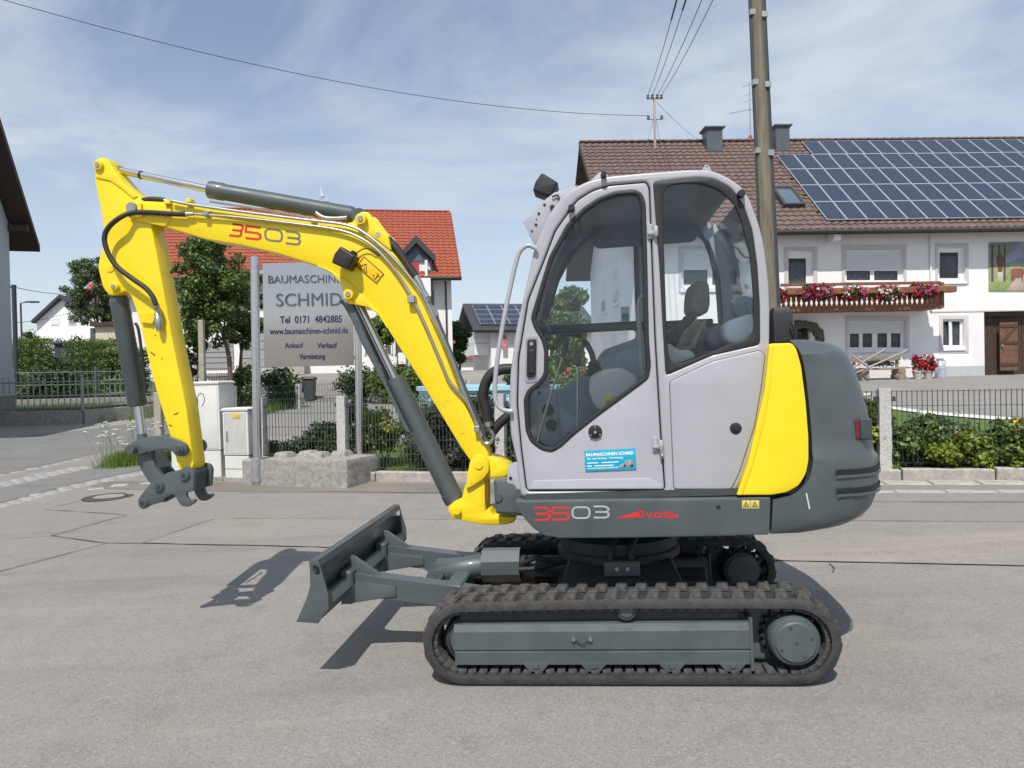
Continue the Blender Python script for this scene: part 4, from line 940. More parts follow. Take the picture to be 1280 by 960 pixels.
BOOM = [(166, 268), (168, 254), (178, 251), (236, 253.5), (300, 263), (375, 273.5), (420, 279), (450, 287), (472, 299), (493, 318), (513, 346), (531, 386), (551, 430), (576, 494), (600, 544), (612, 570), (606, 583), (592, 582), (577, 561), (563, 538), (540, 500), (525, 475), (507, 447), (490, 420), (474, 396), (460, 378), (442, 360), (420, 345), (396, 332), (350, 317.5), (300, 306), (259, 299.5), (205, 283.5), (180, 277.5), (172, 276)]
boom = mplate('boom', [BOOM], YB, BW, YEL, ex, 4, .010)
# raised side plates: arm end, arm-cylinder ears, boom-cylinder ear, strake above the pipes
for yy in (YB - .010, YB + BW - .004): mplate('boom_end_plate', [[(164, 268), (167, 255), (178, 252), (226, 256), (226, 268), (208, 270), (204, 283), (182, 278), (168, 277)] if False else [(163, 268), (166, 256), (176, 252.5), (206, 255), (214, 262), (214, 273), (206, 283), (181, 278), (168, 276)]], yy, .014, YEL, boom, 3, .004, YB - .01)
EAR = [(432, 279), (441, 277), (445, 269), (452, 264), (461, 265.5), (468, 276), (476, 286), (485, 294), (487, 305), (489, 314), (470, 299), (450, 288)]
for yy in (YB - .006, YB + BW - .03): mplate('cylinder_ear', [EAR], yy, .036, YEL, boom, 3, .008, YB - .006)
for yy in (YB - .012, YB + BW - .006):
    mplate('cylinder_ear', [[(396, 331), (414, 341), (424, 352), (428.5, 363), (430.5, 374), (436, 380), (444, 380.5), (460, 384), (474, 393.5), (485, 410), (474, 392), (455, 370.5), (436, 353), (416, 339)]], yy, .018, YEL, boom, 1, .005, YB - .012)
for (px, py, r, m) in ((451.5, 274, .034, YEL), (436, 368, .032, YEL)):
    c = MF.px(px, py, YB - .03)
    cyl('pin_boss', (c[0], YB - .045, c[1]), (c[0], YB + BW + .045, c[1]), r, YEL, boom, 26); disc('pin_end', (c[0], YB - .052, c[1]), r * .52, .02, STL, boom, 18)
c = MF.px(472.5, 293.5, YB); disc('lifting_hole', (c[0], YB - .008, c[1]), .017, .004, mat('hole_shade', (.42, .42, .42), .8), boom, 18)
c = MF.px(167.5, 261, YB); disc('pin_boss', (c[0], YB - .035, c[1]), .034, BW + .07, STL, boom, 22)
plate('pin_lock', [rnd([(c[0] - .02, c[1] - .06), (c[0] + .065, c[1] - .06), (c[0] + .065, c[1] + .03), (c[0] + .04, c[1] + .03), (c[0] + .04, c[1] - .03), (c[0] - .02, c[1] - .03)], .008)], YB - .03, .018, YEL, boom, .004)
# embossed rib on the lower boom
ribbon('boom_rib', [rnd([(552, 503), (562, 498), (581, 535), (580, 541), (574, 541)], 6)], 1.6, YB - .002, MF, YEL, boom)
# pipes along the boom with clamps, hoses at both ends
yp = YB - .022
def line(pts, y): return [tuple(MF.p3(p[0], p[1], y)) for p in pts]
tube('hydraulic_pipe', line([(238, 267), (262, 269), (300, 272), (375, 280.5), (425, 288), (455, 300), (476, 317), (496, 341), (515, 372), (531, 405), (551, 452), (562, 477), (584, 503), (598, 538), (602, 548)], yp), .0085, STL, boom, 8, 5)
tube('hydraulic_pipe', line([(215, 251), (240, 256), (300, 264.5), (375, 274), (433, 281.5), (460, 294.5), (490, 321), (515, 350), (532, 375), (562, 441), (578, 484), (597, 530), (603, 545)], yp - .002), .0095, STL, boom, 8, 5)
tube('hydraulic_pipe', line([(545, 395), (565, 445), (582, 488), (602, 533), (608, 546)], YB + .06), .013, GRY, boom, 8, 5)
for (px, py, s) in ((258.5, 267.5, .016), (515, 374.5, .024), (597, 536, .018)):
    c = MF.px(px, py, yp); box('pipe_clamp', (c[0] - s, yp - .022, c[1] - s), (c[0] + s, YB, c[1] + s), STL, boom, s * .3)
for (px, py) in ((212, 254), (238, 252), (393, 277)): c = MF.px(px, py, YB); box('pipe_bracket', (c[0] - .02, YB - .03, c[1] - .012), (c[0] + .02, YB + .02, c[1] + .012), YEL, boom, .004)
tube('boom_hose', line([(484, 299), (497, 313), (509, 331), (519, 345)], YB + .05), .026, HOS, boom, 10, 4)
tube('hose_fitting', line([(518, 343), (523, 352), (528, 362), (533, 372)], YB + .05), [.018, .022, .017, .02], STL, boom, 10)
tube('arm_hose', line([(177, 251), (190, 249), (205, 250.5)], YB + .03), .017, HOS, boom, 10, 4)
tube('hose_fitting', line([(205, 250.5), (212, 252), (224, 254)], YB + .03), [.012, .010, .010], STL, boom, 8)
hz = line([(232, 268), (210, 267), (185, 265.5), (165, 266)], yp - .01) + line([(150, 272), (136, 284), (130.5, 298), (135, 316), (146, 333), (165, 348), (182, 360), (191, 371), (195, 381)], YB - .06)
tube('arm_hose', hz, .0155, HOS, boom, 10, 5)
tube('hose_fitting', line([(231, 268), (237, 267.5), (242, 267.3)], yp - .005), [.016, .013, .010], STL, boom, 10)
# work light on the boom with its wire
c = MF.p3(433, 325.5, YB - .06)
wl2 = lampbox('boom_light', (c.x, c.z), .115, R(148), BLK, boom, YB - .13, YB - .02)
cyl('light_bracket', (c.x + .035, YB - .05, c.z + .045), (c.x + .035, YB + .01, c.z + .045), .014, BLK, wl2, 10)
tube('light_wire', line([(444, 318), (452, 312), (461, 311), (468, 315)], YB - .02) + line([(474, 320)], YB - .004), .0035, BLK, wl2, 6, 4)
# the number on the boom and the crush-hazard plate
def aff(lines, o, u, v): return [[(o[0] + a * u[0] + b * v[0], o[1] + a * u[1] + b * v[1]) for a, b in ln] for ln in lines]
yb_ = YB - .0012
u_, v_ = (1.0, .125), (-.13, 1.0)
ribbon('number_decal_red', aff(dig3(0, 0, 15, 14.5, 4) + dig5(20.5, 0.3, 19, 15, 0), (286.5, 279.5), u_, (0, 1)), 2.9, yb_, MF, RED, boom)
ribbon('number_decal_grey', aff(dig0(45, 0.5, 21, 14) + dig3(70.5, .6, 18, 15), (286.5, 279.5), u_, (0, 1)), 2.7, yb_, MF, DG, boom)
wp = [(455, 321), (479.5, 342.5), (470.5, 354), (445.5, 333)]
mplate('warning_plate', [wp], YB - .002, .002, mat('plate_orange', (.84, .52, .004), .45, var=.02), boom, 0, .0004)
ribbon('warning_symbol', [wp + [wp[0]], [(449, 333.5), (457.5, 330), (458.5, 341.5), (449, 333.5)], [(455, 334), (455.6, 338)], [(461, 346), (467, 338)] if False else [(466, 343.5), (468, 345)], [(471, 341), (473, 344), (469, 349), (467, 347)], [(470, 345), (475, 346)]], .9, YB - .0035, MF, BLK, boom)
# arm cylinder on top of the boom
p0, p1, p2, p3 = (MF.p3(*p, YBC) for p in ((133, 209.5), (262, 237), (440, 268.5), (451, 272)))
acyl = tube('arm_cylinder', [p1, p1 + (p2 - p1) * .003, p1 + (p2 - p1) * .10, p1 + (p2 - p1) * .11, p2, p2 + (p2 - p1) * .02], [.048, .054, .054, .050, .050, .042], GRY, ex, 22)
tube('piston_rod', [p0, p1 + (p2 - p1) * .05], .022, CHR, acyl, 16)
q_ = p0.lerp(p1, .33); d_ = (p1 - p0).normalized(); tube('rod_ring', [q_, q_ + d_ * .012], .026, BLK, acyl, 16)
cyl('rod_eye', p0 - Vector((0, .035, 0)), p0 + Vector((0, .035, 0)), .042, GRY, acyl, 20); tube('rod_neck', [p0 + d_ * .03, p0 + d_ * .10], [.03, .024], GRY, acyl, 14)
cyl('cylinder_eye', p3 - Vector((0, .045, 0)), p3 + Vector((0, .045, 0)), .05, GRY, acyl, 20)
tube('cylinder_hose', line([(395, 266), (405, 272), (420, 273), (434, 272)], YB + .01), .012, STL, acyl, 8, 4)
tube('cylinder_pipe', line([(262, 252), (330, 262), (392, 273)], YB + .04), .007, STL, acyl, 6)
# boom cylinder under the boom
p0, p1, p2 = (MF.p3(*p, YBC) for p in ((445, 372), (493.5, 473), (573, 635)))
bcyl = tube('boom_cylinder', [p1, p1 + (p2 - p1) * .004, p2 - (p2 - p1) * .12, p2 - (p2 - p1) * .118, p2 - (p2 - p1) * .05], [.052, .060, .060, .064, .060], GRY, ex, 24)
tube('piston_rod', [p0, p1 + (p2 - p1) * .05], .024, CHR, bcyl, 16)
cyl('cylinder_eye', p2 - Vector((0, .06, 0)), p2 + Vector((0, .06, 0)), .05, GRY, bcyl, 20)
gd = mplate('cylinder_guard', [[(430, 377), (440, 379), (458, 424), (487, 488), (513, 541), (507, 540), (480, 482), (450, 426)]], YBC - .075, .035, GRY, bcyl, 2, .003)
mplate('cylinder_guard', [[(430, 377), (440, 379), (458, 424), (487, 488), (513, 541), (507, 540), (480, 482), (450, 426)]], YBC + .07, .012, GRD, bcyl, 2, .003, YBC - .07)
tube('cylinder_hose', line([(427, 376), (433, 383), (440, 396)], YBC - .05), .012, HOS, bcyl, 8, 4)
# arm
YA, AW = YB + .012, BW - .024
ARM = [(118, 206), (120, 200), (124, 197), (131, 197), (136, 199), (140, 208), (147, 219), (156, 231), (175, 246), (190, 262), (189, 282), (197, 322), (205, 366), (215, 422), (233, 510), (242, 582), (238, 592), (226, 590), (222, 583), (212, 544), (194, 485), (181, 432), (173, 397), (163, 369), (156, 363), (150, 367.5), (140, 370), (134, 367), (128, 359), (122, 334), (124, 322), (131, 300), (129, 281), (124, 253), (118, 226)]
arm = mplate('arm', [ARM], YA, AW, YEL, ex, 4, .010)
mplate('arm_head_plate', [[(118, 207), (120, 200), (124, 197), (131, 197), (136, 199), (140, 208), (147, 219), (158, 233), (172, 245), (166, 248), (152, 236), (138, 226), (119, 222)]], YA - .008, .012, YEL, arm, 2, .004)
mplate('arm_web', [[(131, 300), (138, 318), (146, 332), (140, 340), (134, 340), (132, 334), (136, 320)]], YA - .006, .010, YEL, arm, 2, .004)
for (px, py, r) in ((125.5, 207.5, .030), (145.5, 359, .026)):
    c = MF.px(px, py, YA); cyl('pin_boss', (c[0], YA - .03, c[1]), (c[0], YA + AW + .03, c[1]), r, YEL, arm, 26); disc('pin_end', (c[0], YA - .037, c[1]), r * .55, .02, STL, arm, 16)
c = MF.px(203, 338, YA); cyl('side_hole', (c[0] + .01, YA + AW * .5, c[1]), (c[0] + .022, YA + AW * .5, c[1]), .012, BLK, arm, 12)
tube('hose_fitting', line([(195, 379.5), (195.2, 381), (195.8, 386), (196, 387), (196.6, 391), (196.8, 392), (197.5, 396), (197.6, 397), (199, 409), (199.1, 410), (199.4, 414)], YA - .035), [.016, .019, .019, .013, .013, .019, .019, .023, .023, .019, .017], STL, arm, 12)
mplate('fitting_bracket', [[(173, 391), (176, 389), (200, 388), (202, 391), (196, 393), (190, 405), (176, 403)]], YA - .022, .012, YEL, arm, 1, .003)
ribbon('paint_scratches', [[(188, 440), (192, 443), (194, 444.5)], [(217, 518), (220, 517.5), (223, 515.5)], [(193.5, 419), (195, 419.6)], [(201.5, 448), (203, 449)], [(211, 531), (215, 533)]], 1.5, YA - .0012, MF, mat('scratch', (.10, .09, .05), .8), arm)
# bucket cylinder
yc = YA + AW / 2
p0, p1, p2 = (MF.p3(*p, yc) for p in ((146, 359), (172.5, 508), (178.5, 552)))
d_ = (p1 - p0).normalized()
kcyl = tube('bucket_cylinder', [p0 + d_ * .05, p0 + d_ * .09, p0 + d_ * .10, p1 - d_ * .01, p1], [.044, .060, .056, .056, .046], GRY, ex, 22)
cyl('cylinder_eye', p0 - Vector((0, .05, 0)), p0 + Vector((0, .05, 0)), .048, GRY, kcyl, 18)
tube('piston_rod', [p1, p2], .026, CHR, kcyl, 16)
tube('rod_neck', [p2 - (p2 - p1).normalized() * .05, p2], [.03, .036], GRY, kcyl, 14)
tube('cylinder_hose', line([(169, 404), (173, 412), (177, 440), (181, 480), (183, 490)], yc - .02), .009, HOS, kcyl, 8, 5)
# links
A_, B_, C_ = (165, 561), (223, 562.5), (198.5, 608)
LK = [(160.5, 560), (163, 553), (172, 549.5), (184, 546), (200, 544.5), (213, 547), (224, 551), (232, 556), (234, 564), (229, 571), (220, 570), (214, 564), (205, 562), (192, 564), (182, 566), (172, 569), (164, 567.5)]
LK2 = [(170, 566), (182, 564), (190, 573), (196, 587), (206, 598), (204, 612), (196, 614), (186, 603), (177, 590), (172, 578)]
lk = mplate('curved_link', [LK], YA - .05, .035, GRY, ex, 3, .008); mplate('curved_link', [LK], YA + AW + .015, .035, GRY, ex, 3, .008, YA - .05)
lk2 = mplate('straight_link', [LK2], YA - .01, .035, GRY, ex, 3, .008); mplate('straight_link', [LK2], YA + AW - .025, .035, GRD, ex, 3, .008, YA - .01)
for (p, r, par) in ((A_, .030, lk), (B_, .034, lk), ((B_[0], B_[1]), .02, lk)):
    c = MF.px(*p, YA - .06); cyl('link_pin', (c[0], YA - .085 if r < .031 and r > .025 else YA - .07, c[1]), (c[0], YA + AW + .07, c[1]), r, GRY, par, 22)
c = MF.px(*B_, YA - .07); disc('pin_end', (c[0], YA - .082, c[1]), .016, .02, GRD, lk, 14)
# quick hitch
HP = [(172, 625), (174.5, 633), (180, 636), (188, 632), (214, 617.5), (219, 619.5), (222, 627), (227, 633), (235, 633.8), (241, 630), (244.5, 626), (242.5, 623.5), (238, 626), (234, 623.5), (232, 618), (234, 615.5), (241.5, 614), (243, 592), (240, 585.5), (231, 583.5), (226, 587), (210, 590.5), (190, 602.5), (177, 617)]
hi = mplate('quick_hitch', [HP], YA - .045, .03, GRY, ex, 2, .005)
mplate('hitch_plate', [HP], YA + AW + .015, .03, GRY, hi, 2, .005, YA - .045)
for (px, py, r) in ((199, 608.5, .036), (180, 629, .034), (231.5, 594.5, .034)):
    c = MF.px(px, py, YA - .045); cyl('hitch_pin', (c[0], YA - .062, c[1]), (c[0], YA + AW + .06, c[1]), r * .75, GRY, hi, 22); lathe('hitch_boss', [(0, -.012), (r * .45, -.012), (r * .5, -.006), (r * .9, -.006), (r, 0), (r, .01)], GRY, hi, 24, 'y', (c[0], YA - .05, c[1]))
c = MF.px(199, 608.5, YA - .045); disc('pin_end', (c[0], YA - .068, c[1]), .012, .012, GRD, hi, 12)
mplate('hitch_cross_block', [[(240, 586), (243, 592), (241, 613), (232, 613), (231, 596)]], YA - .01, AW + .05, GRD, hi, 2, .006)
# hoses looping from the machine to the foot of the boom
hl = multi('boom_base_hoses', [(smooth_path(line([(640, 461), (626, 462), (614, 468), (606, 482), (604, 498), (608, 512), (610, 527)], y), 5), .031, 10) for y in (YB + .0, YB + .065, YB + .13)] + [(smooth_path(line([(642, 515), (630, 524), (622, 532), (615, 541)], y), 4), .028, 10) for y in (YB + .03, YB + .10)], HOS, ex)
ring = multi('hose_elbows', [(smooth_path(line([(608, 524), (611, 534), (617, 545), (613, 553), (606, 554), (601, 546)], y), 4), .012, 8) for y in (YB + .0, YB + .05)] + [(line([(609, 520), (611.5, 533)], y), .028, 10) for y in (YB, YB + .06)], STL, ex)
tube('spring_guard', line([(598, 494), (600, 502), (602, 511), (604, 520)], YB + .09), .012, STL, ex, 6)
# ================================================================ farmhouse on the right
TIL_B = mat('brown_tile', (.165, .108, .093), .75, col2=(.08, .055, .05), scale=5, det=7, bump=.3, bscale=30)
TIL_R = mat('red_tile', (.36, .085, .042), .75, col2=(.20, .052, .03), scale=5, det=7, bump=.3, bscale=30)
WOODD = mat('dark_wood', (.075, .045, .032), .7, col2=(.035, .022, .017), scale=12, bump=.3, bscale=40)
WOODB = mat('balcony_wood', (.25, .105, .045), .6, col2=(.12, .045, .022), scale=7, bump=.3, bscale=40)
TRIM = mat('lilac_trim', (.60, .555, .575), .9, var=.03)
SOFF = mat('soffit', (.30, .27, .25), .9, var=.1)
EAVE = mat('dark_gutter', (.05, .05, .055), .5, var=.1)
ZINC = mat('chimney_sheet', (.11, .13, .145), .45, .3, var=.12, scale=3)
SHUT = mat('roller_shutter', (.70, .72, .73), .5, var=.04)
CURT = mat('curtain', (.55, .58, .60), .9, col2=(.20, .23, .25), scale=7)
def roof_tiles(name, fr, xa, xb, e0, e1, tw, tl, m, parent):
    """interlocking pantiles as real relief: e0, e1 = (y, z) at eave and ridge"""
    e0, e1 = Vector(e0), Vector(e1); d = (e1 - e0); Lr = d.length; d.normalize(); nn = Vector((-d.y, d.x))
    nr = int(Lr / tl); nt = int((xb - xa) / tw); prof = [0, .35, .8, 1, .8, .35]; S = 6
    xs = [xa + (xb - xa) * i / (nt * S) for i in range(nt * S + 1)]; hs = [prof[i % S] for i in range(nt * S + 1)]
    V = []; Fc = []; g = random.Random(3)
    for r in range(nr):
        base = len(V); jit = g.uniform(-.006, .006)
        for (t, hh) in ((r * tl - .03, -.01), (r * tl - .03, .048 + jit), ((r + 1) * tl, .008)):
            for x, h in zip(xs, hs):
                q = e0 + d * t + nn * (hh + (.045 * h * tw / .3 if hh > -.005 else 0)); V.append((x, q.x, q.y))
        n = len(xs)
        for k in range(2):
            for i in range(n - 1): Fc.append([base + k * n + i, base + k * n + i + 1, base + (k + 1) * n + i + 1, base + (k + 1) * n + i])
    return stuff(mk(name, V, Fc, m, parent, True, 60, False))
def window(fr, parent, trim, frame, panes, y=0.0, shut=None, sill=None, depth=.16, curtain=True, mull=None):
    """a built window: painted surround, frame, panes behind it, roller shutter, sill (all outlines as px rectangles)"""
    if trim: pt = plate('window_surround', [fr.pl(rect(*trim), y), fr.pl(rect(*frame), y)], y - .025, .03, TRIM, parent, .004)
    w = plate('window', [fr.pl(rect(*frame), y)] + [fr.pl(rect(*p), y) for p in panes], y + depth - .06, .05, PVC, parent, .006)
    for p in panes:
        plate('pane', [fr.pl(rect(*p), y)], y + depth - .02, .006, PANE, w, .001)
        if curtain:
            a = fr.pl(rect(p[0], p[1], p[2], p[3]), y); x0, x1 = a[0][0], a[1][0]; z0, z1 = a[2][1], a[0][1]
            rows = [[(x0 + (x1 - x0) * i / 24, y + depth + .03 + .02 * math.sin(i * 1.9), z) for i in range(25)] for z in (z0, z0 + (z1 - z0) * .86)]
            loft('curtain', rows, CURT, w)
    if shut:
        a = fr.pl(rect(*shut), y); z0, z1 = a[2][1], a[0][1]; n = max(4, int((z1 - z0) / .055)); rows = []
        for k in range(n):
            zz = z0 + (z1 - z0) * k / n; zn = z0 + (z1 - z0) * (k + 1) / n
            for z, dd in ((zz, .012), (zz + (zn - zz) * .25, 0), (zn - (zn - zz) * .15, 0)): rows.append([(a[0][0], y + depth - .09 + dd, z), (a[1][0], y + depth - .09 + dd, z)])
        loft('roller_shutter', rows, SHUT, w, ang=20)
    if sill:
        a = fr.pl(rect(*sill), y); box('sill', (a[0][0], y - .07, a[2][1]), (a[1][0], y + .10, a[0][1]), PVC, w, .006)
    return w
PANE.node_tree.nodes['Principled BSDF'].inputs['Alpha'].default_value = .40
hc0 = P(796, 466, 28.0)
HF = Fr((hc0.x, 28.0, 1.14), (math.cos(R(2.2)), math.sin(R(2.2)), 0))
house = thing('farmhouse', 'long white two storey farmhouse with brown tiled roof and wooden balcony', 'house', HF)
EO = -.75; HD = 11.5
ez0 = HF.px(1100, 287.5, EO)[1]; rz0 = HF.px(1000, 177, HD / 2)[1]; xl = HF.px(724, 178, HD / 2)[0]; xr = 24.0
W2 = (993 if False else 985, 312.5, 1017, 357)
holes = [HF.pl(rect(*r_)) for r_ in ((985, 313, 1017, 359), (1056, 311, 1130, 352), (1172.5, 309, 1206.5, 352.5), (1060.6, 400.6, 1132, 437), (1178.5, 399, 1204.5, 433.5), (852, 312, 927, 361), (989, 404, 1013, 440))]
xR, zB = HF.px(1231, 464); zT = HF.px(1231, 389.5)[1]
wall_out = [(0, -.6), (xR, -.6), (xR, zT), (xR + 4.4, zT), (xR + 4.4, -.6), (xr - .4, -.6), (xr - .4, ez0 + .22), (0, ez0 + .22)]
wall = plate('front_wall', [wall_out] + holes, 0, .30, WALLM, house, .006)
gw = plate('gable_wall', [[(0.3, -.6), (HD, -.6), (HD, ez0 + .25), (HD / 2, rz0 - .25), (0.3, ez0 + .25)]], 0, .30, WALLM, house, .004)
for v in gw.data.vertices: v.co = (v.co.y, v.co.x, v.co.z)      # turn the outline into the gable plane
gw.data.flip_normals()
box('back_wall', (0.3, HD - .3, -.6), (xr - .4, HD, ez0 + .2), WALLM, house)
box('inner_floor', (.3, .35, HF.px(1100, 392)[1] - .1), (xr - .5, HD - .3, HF.px(1100, 392)[1] + .1), CONC2, house)
for (t, f, p, s, si) in (((980, 308.5, 1021.5, 360), (985, 313, 1017, 359), [(987, 322.5, 1009, 357)], None, None),
        ((1052, 306, 1132.8, 353.5), (1056, 311, 1130, 352), [(1060, 338, 1089.5, 350), (1094.5, 338, 1124, 350)], (1058.5, 312, 1127.5, 335.5), None),
        ((1169, 304.5, 1210.5, 355.5), (1172.5, 309, 1206.5, 352.5), [(1176.5, 315, 1200, 347.5)], None, (1171, 352.5, 1208, 354.8)),
        ((1056.5, 395, 1136.5, 440), (1060.6, 400.6, 1132, 437), [(1064, 416.5, 1075.5, 434), (1080, 416.5, 1092, 434), (1098.5, 416.5, 1110.7, 434), (1115.6, 416.5, 1127.5, 434)], (1062, 402, 1131, 415.8), (1058, 437, 1134, 439.8)),
        ((1173.8, 394, 1210.5, 441), (1178.5, 399, 1204.5, 433.5), [(1180, 401.5, 1189, 431.5), (1191.5, 401.5, 1202, 431.5)], None, (1178, 434, 1206, 438)),
        ((848, 308, 932, 366), (852, 312, 927, 361), [(855.5, 337, 885.5, 355.5), (891.5, 337, 922, 355.5)], (854, 314, 925, 336), (850, 361, 929, 364.5))):
    window(HF, house, t, f, p, 0, s, si)
rw = box('slanted_sash', (0, 0, 0), (.16, .04, .95), PVC, house, .01); a = HF.px(1189, 432); rw.location = (a[0], .10, a[1]); rw.rotation_euler = (.05, -.07, .3)
# entrance with its rough stone arch
ent = plate('entrance_door', [HF.pl(rect(989, 404, 1013, 440))], .22, .05, WOODD, house)
plate('door_glass', [HF.pl(rect(994, 408, 1008, 424))], .20, .02, PANE, ent)
a0 = HF.px(1001, 424); rr = HF.px(1023, 424)[0] - a0[0]
stone = box_me('arch_stone', .30, .30, .24, .05); stone.materials.append(mat('rough_stone', (.13, .12, .10), .95, var=.3, scale=9, bump=.7, bscale=25))
for i in range(15):
    an = math.pi * (i / 14); o = bpy.data.objects.new('arch_stone', stone); COL.objects.link(o); o.parent = house
    o.location = (a0[0] + rr * math.cos(an), -.12, a0[1] + rr * .82 * math.sin(an)); o.rotation_euler = (random.uniform(-.2, .2), -an + random.uniform(-.2, .2), 0); o.scale = [random.uniform(.8, 1.2) for _ in range(3)]
for i in range(5):
    for sx in (-1, 1):
        o = bpy.data.objects.new('arch_stone', stone); COL.objects.link(o); o.parent = house; o.location = (a0[0] + sx * rr, -.12, a0[1] - .2 - i * .26); o.scale = [random.uniform(.85, 1.15) for _ in range(3)]
# barn opening with boarded back and an open door leaf
bw0, bw1 = HF.px(1231, 464)[0], HF.px(1260, 464)[0]
nb = 16; xbb = np.linspace(xR, xR + 2.0, nb + 1)
for i in range(nb): box('barn_board', (xbb[i] + .006, .34 + random.uniform(0, .012), -.5), (xbb[i + 1] - .006, .40, zT + .1), WOODD, house, .004)
box('barn_lintel', (xR - .05, .20, zT - .18), (xR + 4.4, .34, zT + .05), WOODD, house, .01)
box('barn_depth', (xR + 2.0, 2.6, -.5), (xR + 4.4, 2.8, zT + .1), WOODD, house)
dl = [HF.px(1251.5, 464), HF.px(1271, 464)]; zt_ = HF.px(1260, 403.5)[1]
leaf = box('barn_door', (0, 0, 0), (dl[1][0] - dl[0][0] + .05, .05, zt_ - dl[0][1]), WOODB if False else mat('door_wood', (.17, .085, .05), .7, col2=(.085, .042, .028), scale=6, bump=.3, bscale=30), house, .006)
leaf.location = (dl[0][0], .05, dl[0][1] + .02); leaf.rotation_euler = (0, 0, -.12)
wdo, hdo = dl[1][0] - dl[0][0] + .05, zt_ - dl[0][1]
for z in (.18, hdo * .55, hdo - .2): box('door_batten', (.02, -.03, z), (wdo - .02, .0, z + .12), WOODD, leaf, .006)
mk('door_brace', [(.04, -.025, hdo * .6), (.14, -.025, hdo * .6), (wdo - .04, -.025, hdo - .2), (wdo - .14, -.025, hdo - .2), (.04, 0, hdo * .6), (.14, 0, hdo * .6), (wdo - .04, 0, hdo - .2), (wdo - .14, 0, hdo - .2)], [[0, 1, 2, 3], [0, 1, 5, 4], [3, 2, 6, 7], [1, 2, 6, 5], [0, 3, 7, 4]], WOODD, leaf, False)
box('door_lock', (.02, -.06, hdo * .5), (.10, -.02, hdo * .5 + .08), STL, leaf)
a, b = HF.px(1181, 466), HF.px(1231, 457); box('plinth', (a[0], -.02, -.5), (xR - .02, .02, b[1]), mat('plinth_grey', (.46, .48, .50), .9, var=.05), house)
a = HF.px(1163, 390); box('storey_ledge', (a[0], -.025, a[1] - .02), (xr - .5, .01, a[1] + .035), TRIM, house, .004)
tube('down_pipe', [(HF.px(1162, 300)[0], -.05, HF.px(1162, 296)[1]), (HF.px(1163, 385)[0], -.05, HF.px(1163, 388)[1])], .04, PVC, house, 8)
# roof: slabs, tiles, ridge, gutter, soffit brackets
def slab(name, x0, x1, a, b, th, m, parent):
    a, b = Vector(a), Vector(b); d = (b - a).normalized(); nn = Vector((-d.y, d.x)) if a.x < b.x else Vector((d.y, -d.x)); q = [a, b, b - nn * th, a - nn * th]
    return loft(name, [[(x, p.x, p.y) for p in q] for x in (x0, x1)], m, parent, closed=True, ang=20)
rf = slab('roof', xl, xr, (EO, ez0), (HD / 2, rz0), .16, WOODD, house)
slab('rear_roof', xl, xr, (HD - EO, ez0), (HD / 2, rz0), .16, WOODD, house)
roof_tiles('roof_tiles', HF, xl, xr, (EO - .02, ez0 + .03), (HD / 2, rz0 + .03), .30, .36, TIL_B, rf)
rd = box_me('ridge_tile', .40, .26, .12, .04); rd.materials.append(TIL_B)
for i in range(int((xr - xl) / .38)):
    o = bpy.data.objects.new('ridge_tile', rd); COL.objects.link(o); o.parent = rf; o.location = (xl + .2 + i * .38, HD / 2, rz0 + .07); o.rotation_euler = (0, .04, 0)
tube('gutter', [(xl, EO - .10, ez0 - .03), (xr, EO - .10, ez0 - .03)], .075, EAVE, rf, 10)
loft('verge_board', [[(xl - .03, y, z) for y, z in ((EO - .1, ez0 - .02), (EO - .1, ez0 - .22), (HD / 2, rz0 - .20), (HD / 2, rz0 + .06))], [(xl, y, z) for y, z in ((EO - .1, ez0 - .02), (EO - .1, ez0 - .22), (HD / 2, rz0 - .20), (HD / 2, rz0 + .06))]], WOODD, rf, closed=True, ang=20)
a = HF.px(1042, 297, -.3); box('purlin_end', (a[0] - .14, -.62, a[1] - .16), (a[0] + .14, .0, a[1] + .18), PVC, rf, .02)
# gable windows
for (y0, y1, za, zb) in ((3.2, 4.5, 3.3, 4.9), (6.6, 7.9, 3.2, 4.8), (4.0, 5.2, .5, 2.1)):
    w = box('window', (-.03, y0, za), (.02, y1, zb), PVC, house, .01); box('roller_shutter', (-.045, y0 + .1, za + (zb - za) * .35), (-.03, y1 - .1, zb - .1), SHUT, w); box('pane', (-.04, y0 + .1, za + .1), (-.028, y1 - .1, za + (zb - za) * .35), PANE, w); box('sill', (-.10, y0 - .1, za - .08), (.0, y1 + .1, za), PVC, w, .005)
# roof frame: everything lying on the front slope
sd = HF.M @ Vector((0, HD / 2 - EO, rz0 - ez0)).normalized()
RF = Fr(HF.wld((0, EO, ez0)), HF.ex, sd)
# chimneys, skylight, antenna mast, solar array
def chimney(pxl, pxr, pyt, pyb, lab):
    a, b = HF.px(pxl, pyb, HD / 2 - 1.0), HF.px(pxr, pyt, HD / 2 - 1.0); w = b[0] - a[0]
    c = box('chimney', (a[0], HD / 2 - 1.0, a[1] - .4), (b[0], HD / 2 - 1.0 + w, b[1] - .1), ZINC, house, .01)
    loft('chimney_cap', [[((a[0] + b[0]) / 2 + sx * s, HD / 2 - 1 + w / 2 + sy * s, b[1] + z) for sx, sy in ((-1, -1), (1, -1), (1, 1), (-1, 1))] for s, z in ((w * .5, -.12), (w * .66, -.02), (w * .66, .03), (w * .2, .05))], ZINC, c, closed=True, ang=20); return c
chimney(884, 903, 159, 190, ''); chimney(970.5, 987, 156.5, 186, '')
sk_ = [RF.px(*p, -.06) for p in ((964, 238.5), (986, 238.5), (1006, 260.5), (979, 260.5))]
x0_, x1_ = sk_[3][0], sk_[2][0]; z0_, z1_ = sk_[3][1], sk_[0][1]
def on_roof(o): o.matrix_local = HF.mw.inverted() @ RF.mw; return o
